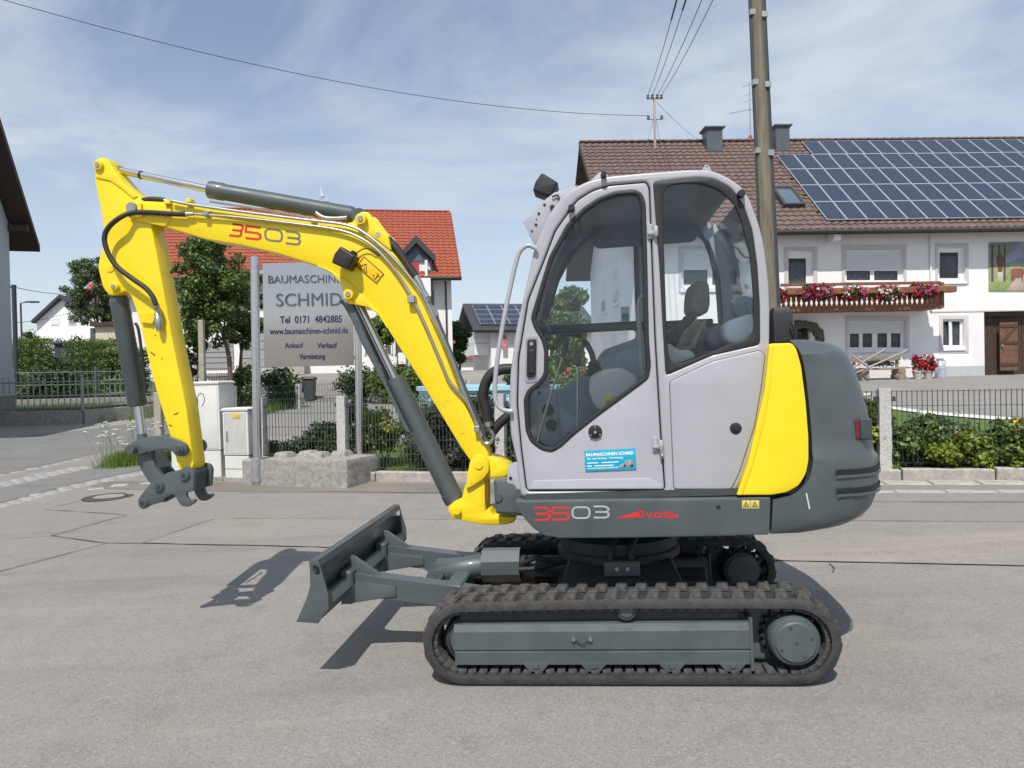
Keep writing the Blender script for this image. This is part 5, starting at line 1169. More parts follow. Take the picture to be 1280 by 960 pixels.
sl = on_roof(plate('skylight', [rect(x0_, z0_, x1_, z1_), rect(x0_ + .1, z0_ + .1, x1_ - .1, z1_ - .1)], -.26, .22, EAVE, house, .01))
plate('pane', [rect(x0_ + .09, z0_ + .09, x1_ - .09, z1_ - .09)], -.215, .02, mat('skylight_glass', (.10, .14, .18), .08, var=.1, spec=.9), sl)
# solar array
PVM = bpy.data.materials.new('solar_cells'); PVM.use_nodes = True; t = PVM.node_tree; b_ = t.nodes['Principled BSDF']; b_.inputs['Roughness'].default_value = .30
br = t.nodes.new('ShaderNodeTexBrick'); br.offset = 0; br.inputs['Color1'].default_value = (.014, .021, .046, 1); br.inputs['Color2'].default_value = (.020, .029, .060, 1); br.inputs['Mortar'].default_value = (.085, .10, .14, 1)
br.inputs['Scale'].default_value = 1; br.inputs['Brick Width'].default_value = .16; br.inputs['Row Height'].default_value = .16; br.inputs['Mortar Size'].default_value = .008
oc_ = t.nodes.new('ShaderNodeTexCoord'); sp_ = t.nodes.new('ShaderNodeSeparateXYZ'); cb_ = t.nodes.new('ShaderNodeCombineXYZ')
t.links.new(oc_.outputs['Object'], sp_.inputs[0]); t.links.new(sp_.outputs[0], cb_.inputs[0]); t.links.new(sp_.outputs[2], cb_.inputs[1]); t.links.new(cb_.outputs[0], br.inputs['Vector']); t.links.new(br.outputs[0], b_.inputs['Base Color'])
ALU = mat('aluminium', (.50, .53, .57), .4, .4, var=.03)
def solar_panel_mesh(w, h):
    me = bpy.data.meshes.new('solar_panel'); b = .028; V = []; Fc = []; mi = []
    def quad(pts, m): k = len(V); V.extend(pts); Fc.append([k, k + 1, k + 2, k + 3]); mi.append(m)
    o = [(0, 0), (w, 0), (w, h), (0, h)]; i_ = [(b, b), (w - b, b), (w - b, h - b), (b, h - b)]
    for k in range(4):
        a, c = o[k], o[(k + 1) % 4]; d, e = i_[k], i_[(k + 1) % 4]
        quad([(a[0], -.04, a[1]), (c[0], -.04, c[1]), (e[0], -.04, e[1]), (d[0], -.04, d[1])], 0); quad([(a[0], 0, a[1]), (c[0], 0, c[1]), (c[0], -.04, c[1]), (a[0], -.04, a[1])], 0)
    quad([(p[0], -.037, p[1]) for p in i_], 1); quad([(p[0], 0, p[1]) for p in o[::-1]], 0)
    me.from_pydata(V, [], Fc); me.materials.append(ALU); me.materials.append(PVM); me.polygons.foreach_set('material_index', mi); me.update(); return me
sa = thing('solar_array', 'large array of dark blue solar panels on the brown farmhouse roof', 'solar panels', RF)
bl_ = RF.px(1034, 275, -.16); nx_ = RF.px(1160, 273.2, -.16); pw = (nx_[0] - bl_[0]) / 5
zr = [bl_[1]] + [RF.px(px, py, -.16)[1] for px, py in ((1019, 252.5), (1004, 231.5), (988.5, 211.5), (973.5, 193.5))]
x5, z5 = RF.px(1001.5, 176.5, -.16); zr.append(z5)
for r_ in range(5):
    me = solar_panel_mesh(pw - .02, zr[r_ + 1] - zr[r_] - .02); xs0 = bl_[0] if r_ < 4 else RF.px(1013, 190, -.16)[0] * 0 + x5
    for c_ in range(20):
        if xs0 + (c_ + 1) * pw > xr - .3: break
        o = bpy.data.objects.new('solar_panel', me); COL.objects.link(o); o.parent = sa; o.location = (xs0 + c_ * pw, -.14 + random.uniform(-.004, .004), zr[r_])
for r_ in range(5):
    zz = (zr[r_] + zr[r_ + 1]) / 2; box('mounting_rail', (bl_[0] - .12 if r_ < 4 else x5 - .1, -.13, zz - .02), (xr - .4, -.06, zz + .02), EAVE, sa)
# balcony
YBAL = -1.15
bal = thing('balcony', '', '', None); bal.parent = house
for k in ('label', 'category'): del bal[k]
bx0 = HF.px(970, 370, YBAL)[0]; bx1 = HF.px(1178, 380, YBAL)[0]; bz0 = HF.px(1080, 386.5, YBAL)[1]; bz1 = HF.px(1080, 368, YBAL)[1]
box('balcony_floor', (bx0, YBAL + .08, bz0 - .02), (bx1, 0, bz0 + .10), WOODB, bal, .01)
a = HF.px(1085, 354.5, YBAL); box('handrail', (bx0 + .2, YBAL - .02, a[1] - .05), (HF.px(1176, 354, YBAL)[0], YBAL + .10, a[1] + .05), WOODB, bal, .012)
a0_, a1_ = HF.px(980, 369, YBAL), HF.px(1189, 360.5, YBAL); box('flower_shelf', (a0_[0], YBAL - .34, a0_[1] - .02), (a1_[0], YBAL - .02, a0_[1] + .20), WOODB, bal, .015)
nb = 33; bwid = (bx1 - bx0) / nb; h = bz1 - bz0 + .1
half = [(.5, 0), (.5, .20), (.42, .25), (.33, .31), (.22, .38), (.22, .43), (.33, .50), (.40, .58), (.40, .72), (.5, .78), (.5, 1.0)]
pts = [(p[0] * bwid * .97, p[1] * h) for p in half] + [(-p[0] * bwid * .97, p[1] * h) for p in reversed(half)]
pts = [(0, -.06)] + [(bwid * .3, -.03)] + pts + [(-bwid * .3, -.03)]
bm_ = plate('balcony_board', [pts], 0, .03, WOODB, bal, .003); bm_.location = (bx0 + bwid * .5, YBAL, bz0)
for i in range(1, nb):
    o = bm_.copy(); COL.objects.link(o); o.parent = bal; o.location = (bx0 + bwid * (i + .5), YBAL + random.uniform(-.004, .004), bz0)
for x in (bx0, bx1):
    for y in (-.85, -.5, -.2): box('side_board', (x - .02, y - .13, bz0), (x + .02, y + .13, bz1 + .05), WOODB, bal, .004)
    box('balcony_post', (x - .06, YBAL - .03, bz0), (x + .06, YBAL + .09, HF.px(1085, 354, YBAL)[1]), WOODB, bal, .01)
# geraniums on the balcony
PET_R = mat('petal_red', (.52, .018, .03), .6, island=True, col2=(.28, .01, .02), transl=.2)
PET_P = mat('petal_pink', (.56, .10, .30), .6, island=True, col2=(.42, .03, .12), transl=.2)
PET_W = mat('petal_white', (.8, .8, .76), .6, island=True, col2=(.6, .6, .55), transl=.2)
PET_Y = mat('petal_yellow', (.75, .50, .04), .6, island=True, col2=(.55, .33, .02), transl=.2)
def flowers(name, label, c, r, nl, nf, petals, leafm=0, size=.05, psize=.045, cat='flowers', group=None, seed=0):
    o = leaves(name, [(*c, *r)], nl, size, LEAF[leafm], None, 0, .3, 1.5, seed); tag(o, label, cat, group)
    for i, m in enumerate(petals):
        g = random.Random(seed * 5 + i); cl = []
        for k in range(max(2, nf // len(petals) // 14)):
            a = g.uniform(0, 6.28); zz = g.uniform(-.7, .9); q = math.sqrt(max(0.05, 1 - zz * zz)) * g.uniform(.6, 1.05)
            cl.append((c[0] + r[0] * q * math.cos(a), c[1] - abs(r[1] * q * math.sin(a)), c[2] + r[2] * zz, psize * 1.5, psize * 1.5, psize * 1.3))
        f_ = leaves('blossom', cl, nf // len(petals), psize, m, o, 0, .5, 1.1, seed + i)
    return o
for i, (px, py, w_, pm_, lab) in enumerate(((971, 371, 8, [PET_R], 'red geraniums spilling over the left corner of the balcony'), (1010, 366, 10, [PET_P, PET_R], 'small tuft of red geraniums left of the wide upper window'), (1026, 366, 14, [PET_P, PET_P, PET_R, PET_W], 'pink petunias hanging from the balcony between door and window'),
        (1066, 367, 16, [PET_P, PET_R, PET_W], 'pink and red geraniums at the left edge of the wide upper window'), (1109, 367, 18, [PET_R, PET_P, PET_W], 'mixed red flowers below the right part of the wide upper window'), (1153, 364, 19, [PET_P, PET_R], 'rosy geranium bunch on the right end of the balcony shelf'))):
    q = HF.wld(HF.p3(px, py, YBAL - .2)); s = w_ / 32.5
    flowers('balcony_flowers', lab, q, (s, .18, .26), 1200, 420, pm_, 1, .125, .085, 'flowers', 'flowers on the farmhouse balcony', i + 1)
# mural on the wall: plain pastoral scene painted on a flat board
mu = thing('mural', 'painted pastoral picture of a brown cow on a path on the white house wall', 'mural', HF)
MU = lambda px, py, k: HF.px(px, py, -.03 - k * .002)
def mpoly(name, pts, c, k, rough=.8, c2=None, sc_=3):
    return plate(name, [[MU(p[0], p[1], k) for p in pts]], -.03 - k * .002, .0018, mat('mural_' + name, c, rough, col2=c2, scale=sc_, det=6, var=.2), mu, .0003)
plate('board', [[HF.px(p[0], p[1], -.02) for p in ((1236, 303), (1310, 301), (1310, 364), (1236, 364))]], -.026, .03, mat('mural_sky', (.32, .35, .42), .8, col2=(.17, .20, .28), scale=1.6, det=5), mu, .002)
mpoly('meadow', [(1236, 332), (1250, 329), (1280, 327), (1310, 328), (1310, 364), (1236, 364)], (.30, .34, .17), 1, c2=(.20, .25, .13))
mpoly('hills', [(1262, 329), (1275, 322), (1290, 324), (1310, 320), (1310, 329)], (.20, .27, .36), 2)
mpoly('path', [(1258, 363), (1268, 350), (1282, 344), (1300, 343), (1305, 363)], (.46, .38, .33), 2)
mpoly('bank', [(1236.3, 352), (1250, 347), (1264, 352), (1256, 363.5), (1236.3, 363.5)], (.20, .29, .10), 3, c2=(.33, .36, .12))
mpoly('tree_crown', [(1237, 305), (1266, 304), (1262, 318), (1256, 324), (1247, 322), (1238, 330)], (.13, .18, .12), 3, c2=(.28, .30, .26), sc_=7)
for (x, w_) in ((1239.5, 2), (1248, 1.5), (1255, 1.6)): mpoly('tree_trunk', [(x, 306), (x + w_, 306), (x + w_ + .4, 352), (x - .4, 352)], (.11, .085, .07), 4)
mpoly('shrine', [(1247, 340), (1253, 340), (1254, 352), (1246.5, 352)], (.52, .48, .38), 5); mpoly('shrine_roof', [(1245.5, 322), (1250.3, 315), (1255, 322), (1252.5, 340), (1248.3, 340)], (.19, .09, .07), 6)
mpoly('cow', [(1264, 338), (1266, 335.5), (1278, 335.5), (1280, 338), (1282, 341), (1281, 343), (1279.5, 342), (1278.5, 346), (1278.5, 352), (1277.3, 352), (1277, 347), (1269, 347), (1268, 351), (1266.8, 351), (1266.5, 346), (1265.5, 352), (1264.2, 352)], (.24, .10, .055), 5)
mpoly('cow_far', [(1283, 336), (1296, 335), (1299, 340), (1296, 347), (1284, 347)], (.22, .085, .05), 5); mpoly('flock', [(1262, 333.5), (1276, 332.5), (1276, 334.5), (1262, 335)], (.55, .52, .40), 4, sc_=30)
# bench of logs by the wall, long scythe handles, pots, milk can
def gpt(px, py): g_ = G(px, py); return g_
WOODG = mat('weathered_wood', (.30, .24, .185), .9, col2=(.17, .13, .10), scale=10, bump=.5, bscale=30)
bb = HF.wld(HF.p3(1103, 470, -.95)); bb.z = gz(bb.x, bb.y); BF = Fr(bb, HF.ex)
be = thing('log_bench', 'weathered plank bench resting on fat log rounds by the farmhouse wall', 'bench', BF)
plate('seat_plank', [rnd([(-1.05, .40), (-.95, .47), (.0, .44), (.9, .48), (1.0, .42), (.2, .37)], .05)], -.2, .45, WOODG, be, .02)
plate('back_plank', [rnd([(-1.0, .66), (.85, .72), (.88, .92), (-1.0, .86)], .03)], .25, .07, WOODG, be, .015)
for x in (-.75, .62):
    for (z, r_) in ((.11, .17), (.30, .14)): cyl('log_round', (x + random.uniform(-.03, .03), -.22, z), (x, .28, z), r_, WOODG, be, 16)
for x in (-.9, .75): box('back_post', (x - .05, .3, .3), (x + .05, .38, .88), WOODG, be, .01)
nt_ = stuff(leaves('folded_netting', [(-.1, .1, .62, .75, .12, .12)], 500, .12, mat('netting', (.06, .06, .06), .9), be, 0, .3, 3))
pl_ = [((1062, 462), (1107, 436)), ((1070, 466), (1134, 438)), ((1062, 442), (1090, 462))]
for i, (a, b) in enumerate(pl_):
    qa = HF.wld(HF.p3(a[0], a[1], -1.35)); qb = HF.wld(HF.p3(b[0], b[1], -1.15 if i != 2 else -1.5)); qa.z = max(qa.z, gz(qa.x, qa.y) + .02)
    tag(tube('pole', [tuple(qa), tuple(qb)], .035, mat('grey_pole', (.36, .33, .31), .7, var=.1), None, 8), ['grey pole leaning steeply across the bench to the window sill', 'longest grey pole lying low across the whole bench', 'short dark pole tilted downwards at the left of the bench'][i], 'pole', 'poles leaning on the log bench')
for i, (px, w_, lab) in enumerate(((1147, 13, 'red geranium in a pot next to the log bench'), (1160, 13, 'red geranium in a pot next to the milk can'))):
    q = HF.wld(HF.p3(px, 460, -1.0)); q.z = gz(q.x, q.y)
    f_ = flowers('potted_geranium', lab, (q.x, q.y, q.z + .55), (.24, .24, .30), 260, 300, [PET_R], 3, .09, .075, 'potted plant', 'potted geraniums by the bench', 20 + i)
    lathe('pot', [(.0, 0), (.13, 0), (.18, .26), (.20, .26), (.20, .31), (.17, .31), (.15, .27), (0, .27)], mat('pale_pot', (.5, .47, .42), .8), f_, 18, 'z', (q.x, q.y, q.z))
q = HF.wld(HF.p3(1175, 460, -.7)); q.z = gz(q.x, q.y)
mc_ = tag(lathe('milk_can', [(0, 0), (.18, 0), (.19, .03), (.19, .46), (.17, .52), (.11, .60), (.10, .68), (.13, .70), (.13, .74), (.0, .75)], mat('can_blue', (.55, .60, .68), .4, .2, col2=(.25, .32, .48), scale=4), None, 22), 'pale blue painted milk can standing at the farmhouse wall', 'milk can'); mc_.location = q
for s in (-1, 1): tube('handle', [(s * .12, 0, .66), (s * .2, 0, .64), (s * .19, 0, .54)], .012, STL, mc_, 6, 3)
# roof mast with insulators, television antenna
ms = HF.wld(HF.p3(819, 186, HD / 2 - .6)); mt_ = HF.wld(HF.p3(817.5, 122, HD / 2 - .6))
ma = thing('roof_mast', 'thin pinkish roof mast with insulators carrying overhead wires on the roof', 'mast', None, ms); mh_ = mt_.z - ms.z
tube('mast_tube', [(0, 0, -.3), (0, 0, mh_)], .055, mat('mast_paint', (.50, .40, .38), .6), ma, 10)
for z in (mh_ * .98, mh_ * .58): tube('cross_arm', [(-.32, 0, z), (.32, 0, z)], .03, STL, ma, 8)
for (x, z) in ((-.3, mh_), (-.1, mh_ + .02), (.12, mh_ + .02), (.3, mh_), (-.3, mh_ * .6), (.3, mh_ * .6)): lathe('insulator', [(.0, -.10), (.06, -.09), (.075, -.03), (.045, .02), (.07, .07), (.0, .10)], mat('insulator', (.16, .15, .15), .3), ma, 12, 'z', (x, -.08, z))
for s in (-1, 1): tube('stay', [(0, 0, mh_ * .7), (s * .55, .5, -.7)], .01, STL, ma, 5)
an = HF.wld(HF.p3(938, 176, HD / 2)); anm = thing('television_antenna', 'thin rooftop television antenna behind the wooden pole', 'antenna', None, an)
tube('antenna_rod', [(0, 0, -.3), (0, 0, 2.7)], .025, STL, anm, 6)
for z, w_ in ((2.6, .3), (2.2, .2), (1.4, .9), (1.9, .25)): tube('antenna_element', [(-w_, .1, z - .1), (.3, -.1, z + .05)], .012, STL, anm, 5)
lathe('antenna_base', [(.1, -.2), (.1, .15), (.06, .25)], mat('red_boot', (.4, .05, .04), .6), anm, 10)
# ================================================================ wooden pole with wires
PW = mat('pole_wood', (.205, .182, .132), .9, col2=(.105, .093, .07), scale=5, bump=.4, bscale=40)
for nd_ in PW.node_tree.nodes:
    if nd_.type == 'TEX_NOISE':
        mpn = PW.node_tree.nodes.new('ShaderNodeMapping'); mpn.inputs['Scale'].default_value = (4, 4, .35); lk_ = [l for l in PW.node_tree.links if l.to_node == nd_][0]; src_ = lk_.from_socket
        PW.node_tree.links.new(src_, mpn.inputs[0]); PW.node_tree.links.new(mpn.outputs[0], nd_.inputs['Vector'])
DP = 11.4
pb = P(970, 560, DP); pb.z = gz(pb.x, pb.y); ptp = P(939, -120, DP)
po = thing('utility_pole', 'tall leaning wooden utility pole with dark conduits behind the excavator', 'pole', None, pb); dv = ptp - pb
tube('pole_shaft', [(0, 0, -.3), tuple(dv * .5), tuple(dv)], [.135, .118, .10], PW, po, 18)
sx = Vector((1, 0, 0))
def at_pole(t, ox, oy): return tuple(dv * t + Vector((ox, oy, 0)))
DK = mat('dark_conduit', (.045, .05, .055), .5, var=.1)
tube('conduit', [at_pole(t, .125 - .03 * t, -.04) for t in (.0, .3, .6, .9)], .042, DK, po, 10)
tube('conduit', [at_pole(t, -.125 + .03 * t, -.04) for t in (.22, .5, .9)], .026, DK, po, 10)
tube('conduit_sleeve', [at_pole(t, .125 - .03 * t, -.045) for t in (.0, .27)], .055, mat('galvanised', (.40, .42, .43), .45, .5), po, 10)
for py in (18, 105, 190):
    q = (P(949, py, DP) - pb); t = q.z / dv.z
    box('pole_clip', (at_pole(t, -.15 + .03 * t, -.1)[0], -.10 + dv.y * t, q.z - .045), (at_pole(t, -.05 + .02 * t, 0)[0], -.02 + dv.y * t + .0, q.z + .045), STL, po, .006); box('pole_clip', (at_pole(t, .05, 0)[0], -.115 + dv.y * t, q.z - .09), (at_pole(t, .165 - .03 * t, 0)[0], -.02 + dv.y * t, q.z), mat('galvanised', (.40, .42, .43)), po, .006)
box('cross_arm', tuple(dv + Vector((-.7, -.06, -.12))), tuple(dv + Vector((.7, .06, .0))), STL, po, .01)
WIRE = mat('wire', (.03, .03, .032), .6)
def sag(a, b, s, n=24): a, b = Vector(a), Vector(b); return [tuple(a.lerp(b, i / n) - Vector((0, 0, s * 4 * (i / n) * (1 - i / n)))) for i in range(n + 1)]
for i, (ox, lab, px0) in enumerate(((-.3, 'leftmost overhead wire running from the roof mast to the pole', 849), (-.1, 'second overhead wire from the left above the farmhouse roof', 858), (.12, 'third overhead wire from the left above the farmhouse roof', 876), (.3, 'rightmost overhead wire running from the roof mast to the pole', 888))):
    m0 = mt_ + Vector((ox, -.08, .05)); e = P(px0 + (px0 - 818) * .95 + 6, -150, DP + 1.5); wpts = sag(m0, e, .25)
    w = tag(tube('overhead_wire', wpts, .011, WIRE, None, 5), lab, 'wire', 'wires above the farmhouse')
    k = int(len(wpts) * (.70 + .04 * i)); tube('wire_splice', wpts[k - 2:], .024, WIRE, w, 6)
tag(tube('overhead_wire', sag(mt_ + Vector((-.3, 0, -.8)), P(-160, -50, 20), 1.0, 40), .011, WIRE, None, 5), 'long single wire crossing the sky to the upper left', 'wire')
tag(tube('overhead_wire', sag(mt_ + Vector((.1, 0, -.2)), HF.wld(HF.p3(868, 172, HD / 2 + .4)), .05, 8), .008, WIRE, None, 5), 'short thin stay wire slanting from roof mast to the ridge', 'wire')
# ================================================================ company sign on two steel posts, concrete block
STEEL = mat('brushed_steel', (.62, .61, .60), .26, .95, col2=(.52, .51, .50), scale=30)
SIGNM = bpy.data.materials.new('sign_steel'); SIGNM.use_nodes = True; t = SIGNM.node_tree; b_ = t.nodes['Principled BSDF']; b_.inputs['Metallic'].default_value = .82; b_.inputs['Roughness'].default_value = .24; b_.inputs['Base Color'].default_value = (.50, .485, .465, 1)
b_.inputs['Anisotropic'].default_value = .6
nz_ = t.nodes.new('ShaderNodeTexNoise'); nz_.inputs['Scale'].default_value = 40; nz_.inputs['Detail'].default_value = 3; oc_ = t.nodes.new('ShaderNodeTexCoord'); mp2 = t.nodes.new('ShaderNodeMapping'); mp2.inputs['Scale'].default_value = (.15, 1, 8)
t.links.new(oc_.outputs['Object'], mp2.inputs[0]); t.links.new(mp2.outputs[0], nz_.inputs['Vector']); bp_ = t.nodes.new('ShaderNodeBump'); bp_.inputs['Strength'].default_value = .12; bp_.inputs['Distance'].default_value = .003; t.links.new(nz_.outputs['Fac'], bp_.inputs['Height']); t.links.new(bp_.outputs[0], b_.inputs['Normal'])
lp = G(322, 606); SF = Fr(lp, (1, .06, 0)); 
sg = thing('company_sign', 'brushed steel company sign with raised letters between two round posts', 'sign', SF)
def post(px0, px1, ytop, r, y=0.0):
    a = SF.p3(px1, 600, y); b = SF.p3(px0, ytop, y); a.z = 0 if y == 0 else -.05
    return tube('post', [a, b], r, STEEL, sg, 18)
pL = post(318, 322.3, 321, .062); post(446.3, 450, 327, .055)
lathe('post_collar', [(.062, .06), (.085, .06), (.085, .40), (.062, .40)], mat('galvanised', (.40, .42, .43)), pL, 20, 'z', (0, 0, 0)); lathe('post_foot', [(.0, -.02), (.05, -.02), (.05, .06)], GRD, pL, 12)
pn = plate('sign_panel', [SF.pl([(328, 329), (440.5, 326.5), (442.5, 456.5), (330.3, 459)], -.03)], -.03, .03, SIGNM, sg, .004)
for (px, py) in ((329, 340), (329, 447), (443, 340), (443, 447)): a = SF.p3(px, py, .0); box('panel_bracket', (a.x - .06, -.01, a.z - .03), (a.x + .06, .03, a.z + .03), STEEL, sg, .004)
LET = mat('letter_steel', (.16, .16, .165), .3, .85, var=.05); LBL = mat('letter_blue', (.016, .016, .085), .5, var=.05); LSH = mat('letter_side', (.20, .20, .21), .5, .3)
def sgt(s, px, py, wpx, hpx, m, ext, bold):
    a = SF.px(px, py, -.035); b = SF.px(px + wpx, py - wpx * .021, -.035); sz = hpx * 10.9 / F_PX / .69
    o = text('lettering', s, sz, a[0], -.034 - ext, a[1], m, pn, bold, ext, b[0] - a[0]); return o
for (s, px, py, w_, h_, m, e, bo) in (('BAUMASCHINEN', 335.5, 354, 101, 9.5, LET, .005, 0.0), ('SCHMID', 345.5, 383, 82, 16, LET, .006, 0.0), ('Tel  0171  4842885', 350, 404, 77.5, 8.5, LBL, .002, .003), ('www.baumaschinen-schmid.de', 337, 418, 98, 7.5, LBL, .002, .002), ('Ankauf', 356, 435, 23, 6.5, LBL, .002, .0015), ('Verkauf', 396.5, 435, 25, 6.5, LBL, .002, .003), ('Vermietung', 374, 449, 32.5, 6.5, LBL, .002, .003)):
    o = sgt(s, px, py, w_, h_, m, e, bo)
    if m is LET:
        o.data.materials.append(LSH)
        for po_ in o.data.polygons: po_.material_index = 1 if abs(po_.normal.y) < .7 else 0
# block
c0, c1, c2 = G(328, 607.5), G(435, 611), G(468.5, 597)
KF = Fr(c0, c1 - c0); wlen = (c1 - c0).length; dlen = max(.75, (KF.loc(c2)).y)
kb = thing('concrete_block', 'weathered grey concrete stacking block with four knobs under the sign', 'concrete block', KF)
bm = bmesh.new(); bmesh.ops.create_cube(bm, size=1)
for v in bm.verts: v.co = ((v.co.x + .5) * wlen, (v.co.y + .5) * dlen, (v.co.z + .5) * .41 - .01)
bmesh.ops.subdivide_edges(bm, edges=bm.edges, cuts=9, use_grid_fill=True)
g = random.Random(4)
for v in bm.verts:
    e = sum(1 for k, m_ in ((v.co.x, wlen), (v.co.y, dlen)) if k < .01 or k > m_ - .01) + (v.co.z > .39)
    v.co += Vector((g.uniform(-.006, .006), g.uniform(-.006, .006), g.uniform(-.006, .006))) + (Vector((.5 * wlen, .5 * dlen, .2)) - v.co).normalized() * (.016 if e > 1 else 0)
me = bpy.data.meshes.new('block_body'); bm.to_mesh(me); bm.free(); link('block_body', me, kb, CONC2, True, 50)
for (x, y) in ((.20, .28), (.47, .50), (.78, .34), (1.02, .56)):
    loft('block_knob', [[(x + a * s, y + b * s, z) for a, b in ((-.125, -.11), (-.08, -.13), (.08, -.13), (.125, -.11), (.125, .11), (.08, .13), (-.08, .13), (-.125, .11))] for s, z in ((1.0, .39), (.95, .44), (.75, .475))], CONC2, kb, closed=True, ang=30)
q = KF.loc(G(313, 603)); box('block_stub', (q.x, .05, -.02), (.02, .5, .38), CONC2, kb, .02)
# ================================================================ switch cabinets
CABM = mat('cabinet_grey', (.64, .64, .61), .7, var=.06, scale=3, bump=.1, bscale=60)
def cabinet(name, label, pts, ytop, depth, plinth_y, parts):
    a, b = G(*pts[0]), G(*pts[1]); f = Fr(a, b - a); w_ = (b - a).length; h_ = f.px(pts[0][0], ytop, 0)[1]; zp = f.px(pts[0][0], plinth_y, 0)[1]
    t_ = thing(name, label, 'utility cabinet', f); t_['fr'] = 1; del t_['fr']
    box('plinth', (0.01, 0.01, -.05), (w_ - .01, depth - .01, zp - .012), CABM, t_, .006); bd = box('cabinet_body', (0, 0, zp), (w_, depth, h_ - .05), CABM, t_, .008)
    loft('cabinet_roof', [[(x, y, z) for x, y in ((-s, -s), (w_ + s, -s), (w_ + s, depth + s), (-s, depth + s))] for s, z in ((.015, h_ - .048), (.02, h_ - .02), (-.02, h_))], CABM, t_, closed=True, ang=20)
    return t_, f, w_, h_, zp
t_, f, w_, h_, zp = cabinet('utility_cabinet', 'large tall white utility cabinet with a black scribble behind the yellow arm', ((214, 596), (277, 596)), 478, .42, 563, 0)
SCR = mat('scribble', (.05, .05, .05), .8)
ribbon('scribble', [[(240, 493), (243, 494), (246, 498), (247.5, 503)], smooth_path([(246, 502, 0), (247, 495, 0), (251, 491.5, 0), (255, 495, 0), (255.5, 502, 0), (253, 508, 0)], 4) and [(246, 502), (246.5, 497), (248.5, 493), (251, 491.5), (254, 493), (255.5, 498), (255, 503), (252.5, 508)], [(246, 501), (247.5, 505), (244.5, 508), (246.5, 512), (244.5, 518)]], .8, -.0105, f, SCR, t_)
ribbon('scribble', [[(246.5, 499), (246.8, 505)], [(245.2, 506), (245.4, 510)], [(244.6, 518), (244.9, 521)]], 1.7, -.0115, f, SCR, t_)
plate('door', [rect(.03, zp + .03, w_ - .03, h_ - .09)], -.008, .01, CABM, t_, .004)
t2, f2, w2, h2, zp2 = cabinet('utility_cabinet', 'small ribbed white utility cabinet with yellow label next to the sign post', ((280.5, 597), (312, 597.5)), 510, .36, 569, 0)
for i in range(19): box('cabinet_rib', (.03 + (w2 - .06) * i / 19, -.012, zp2 + .03), (.03 + (w2 - .06) * (i + .55) / 19, .002, h2 - .08), CABM, t2, .002)
a = f2.px(295, 520, -.014); plate('yellow_label', [rnd(rect(a[0] - .075, a[1] - .03, a[0] + .065, a[1] + .035), .015)], -.016, .003, mat('label_yellow', (.75, .55, .06), .5), t2, .0005)
ribbon('label_sign', [[(291.5, 519.5), (294, 519.5), (294, 521.5)], [(295.5, 518.5), (295.5, 521.5)], [(297, 519), (299, 519), (299, 521.5), (297, 521.5)]], .6, -.018, f2, mat('label_ink', (.45, .30, .03), .6), t2)
a = f2.px(283.5, 544, -.02); box('cabinet_handle', (a[0] - .012, -.03, a[1] - .09), (a[0] + .012, -.01, a[1] + .07), STL, t2, .004)
ribbon('plinth_joint', [[(281, 586), (312, 586.5)]], .7, -.002 + .01, f2, GRD, t2)
# ================================================================ fences
GALV = mat('fence_galv', (.36, .40, .38), .5, .4, var=.15, scale=6); FGRN = mat('fence_green', (.05, .075, .07), .5, var=.1)
GRPOST = mat('granite_post', (.52, .51, .49), .85, col2=(.30, .295, .285), scale=40, bump=.6, bscale=60, det=6)
def garden_fence(name, label, pts, z_top, gap_posts, spacing, bar_r, nh, mesh_m, hz):
    o0 = Vector((pts[0][0], pts[0][1], 0)); t_ = thing(name, label, 'fence', None, o0)
    bars = box_me('bar', bar_r * 2, bar_r * 2, 1.0); bars.materials.append(mesh_m)
    for i, p in enumerate(pts):
        z0 = gz(*p); h_ = z_top - z0 + .02 if i not in gap_posts else z_top - z0
        q = Vector((p[0], p[1], 0)) - o0; d_ = Vector(pts[min(i + 1, len(pts) - 1)]) - Vector(pts[max(0, i - 1)]); an = math.atan2(d_.y, d_.x)
        bm = bmesh.new(); bmesh.ops.create_cube(bm, size=1)
        for v in bm.verts: v.co = (v.co.x * hz, v.co.y * hz, v.co.z * h_)
        bmesh.ops.subdivide_edges(bm, edges=[e for e in bm.edges if abs(e.verts[0].co.z - e.verts[1].co.z) > .1], cuts=12)
        g = random.Random(i)
        for v in bm.verts: v.co += Vector((g.uniform(-.005, .005), g.uniform(-.005, .005), 0))
        me = bpy.data.meshes.new('granite_post'); bm.to_mesh(me); bm.free()
        s = link('granite_post', me, t_, GRPOST, True, 25); s.location = (q.x, q.y, z0 + h_ / 2 - .03); s.rotation_euler = (0, 0, an)
        if i == len(pts) - 1: break
        nx = Vector((pts[i + 1][0], pts[i + 1][1], 0)) - o0; dd = nx - q; Ln = dd.length; u = dd / Ln; n = int((Ln - hz) / spacing); zb = max(gz(*p), gz(*pts[i + 1])) + .14
        for k in range(n + 1):
            c = q + u * (hz / 2 + .02 + (Ln - hz - .04) * k / n); o = bpy.data.objects.new('bar', bars); COL.objects.link(o); o.parent = t_; o.location = (c.x, c.y, (zb + z_top - .04) / 2); o.scale = (1, 1, z_top - .03 - zb)
        for k in range(nh):
            z = zb + (z_top - .05 - zb) * k / (nh - 1)
            for s_ in (-.009, .009):
                nn = Vector((-u.y, u.x, 0)) * s_; tube('cross_bar', [tuple(q + u * .05 + nn + Vector((0, 0, z))), tuple(q + u * (Ln - .05) + nn + Vector((0, 0, z)))], bar_r * .95, mesh_m, t_, 5)
        for zz in (z_top - .14,):
            for s_ in (hz / 2 + .02, Ln - hz / 2 - .02): c = q + u * s_; box('panel_clip', (c.x - .035, c.y - .03, zz - .03), (c.x + .035, c.y + .01, zz + .03), GRD, t_, .004)
    return t_
SP = 2.483
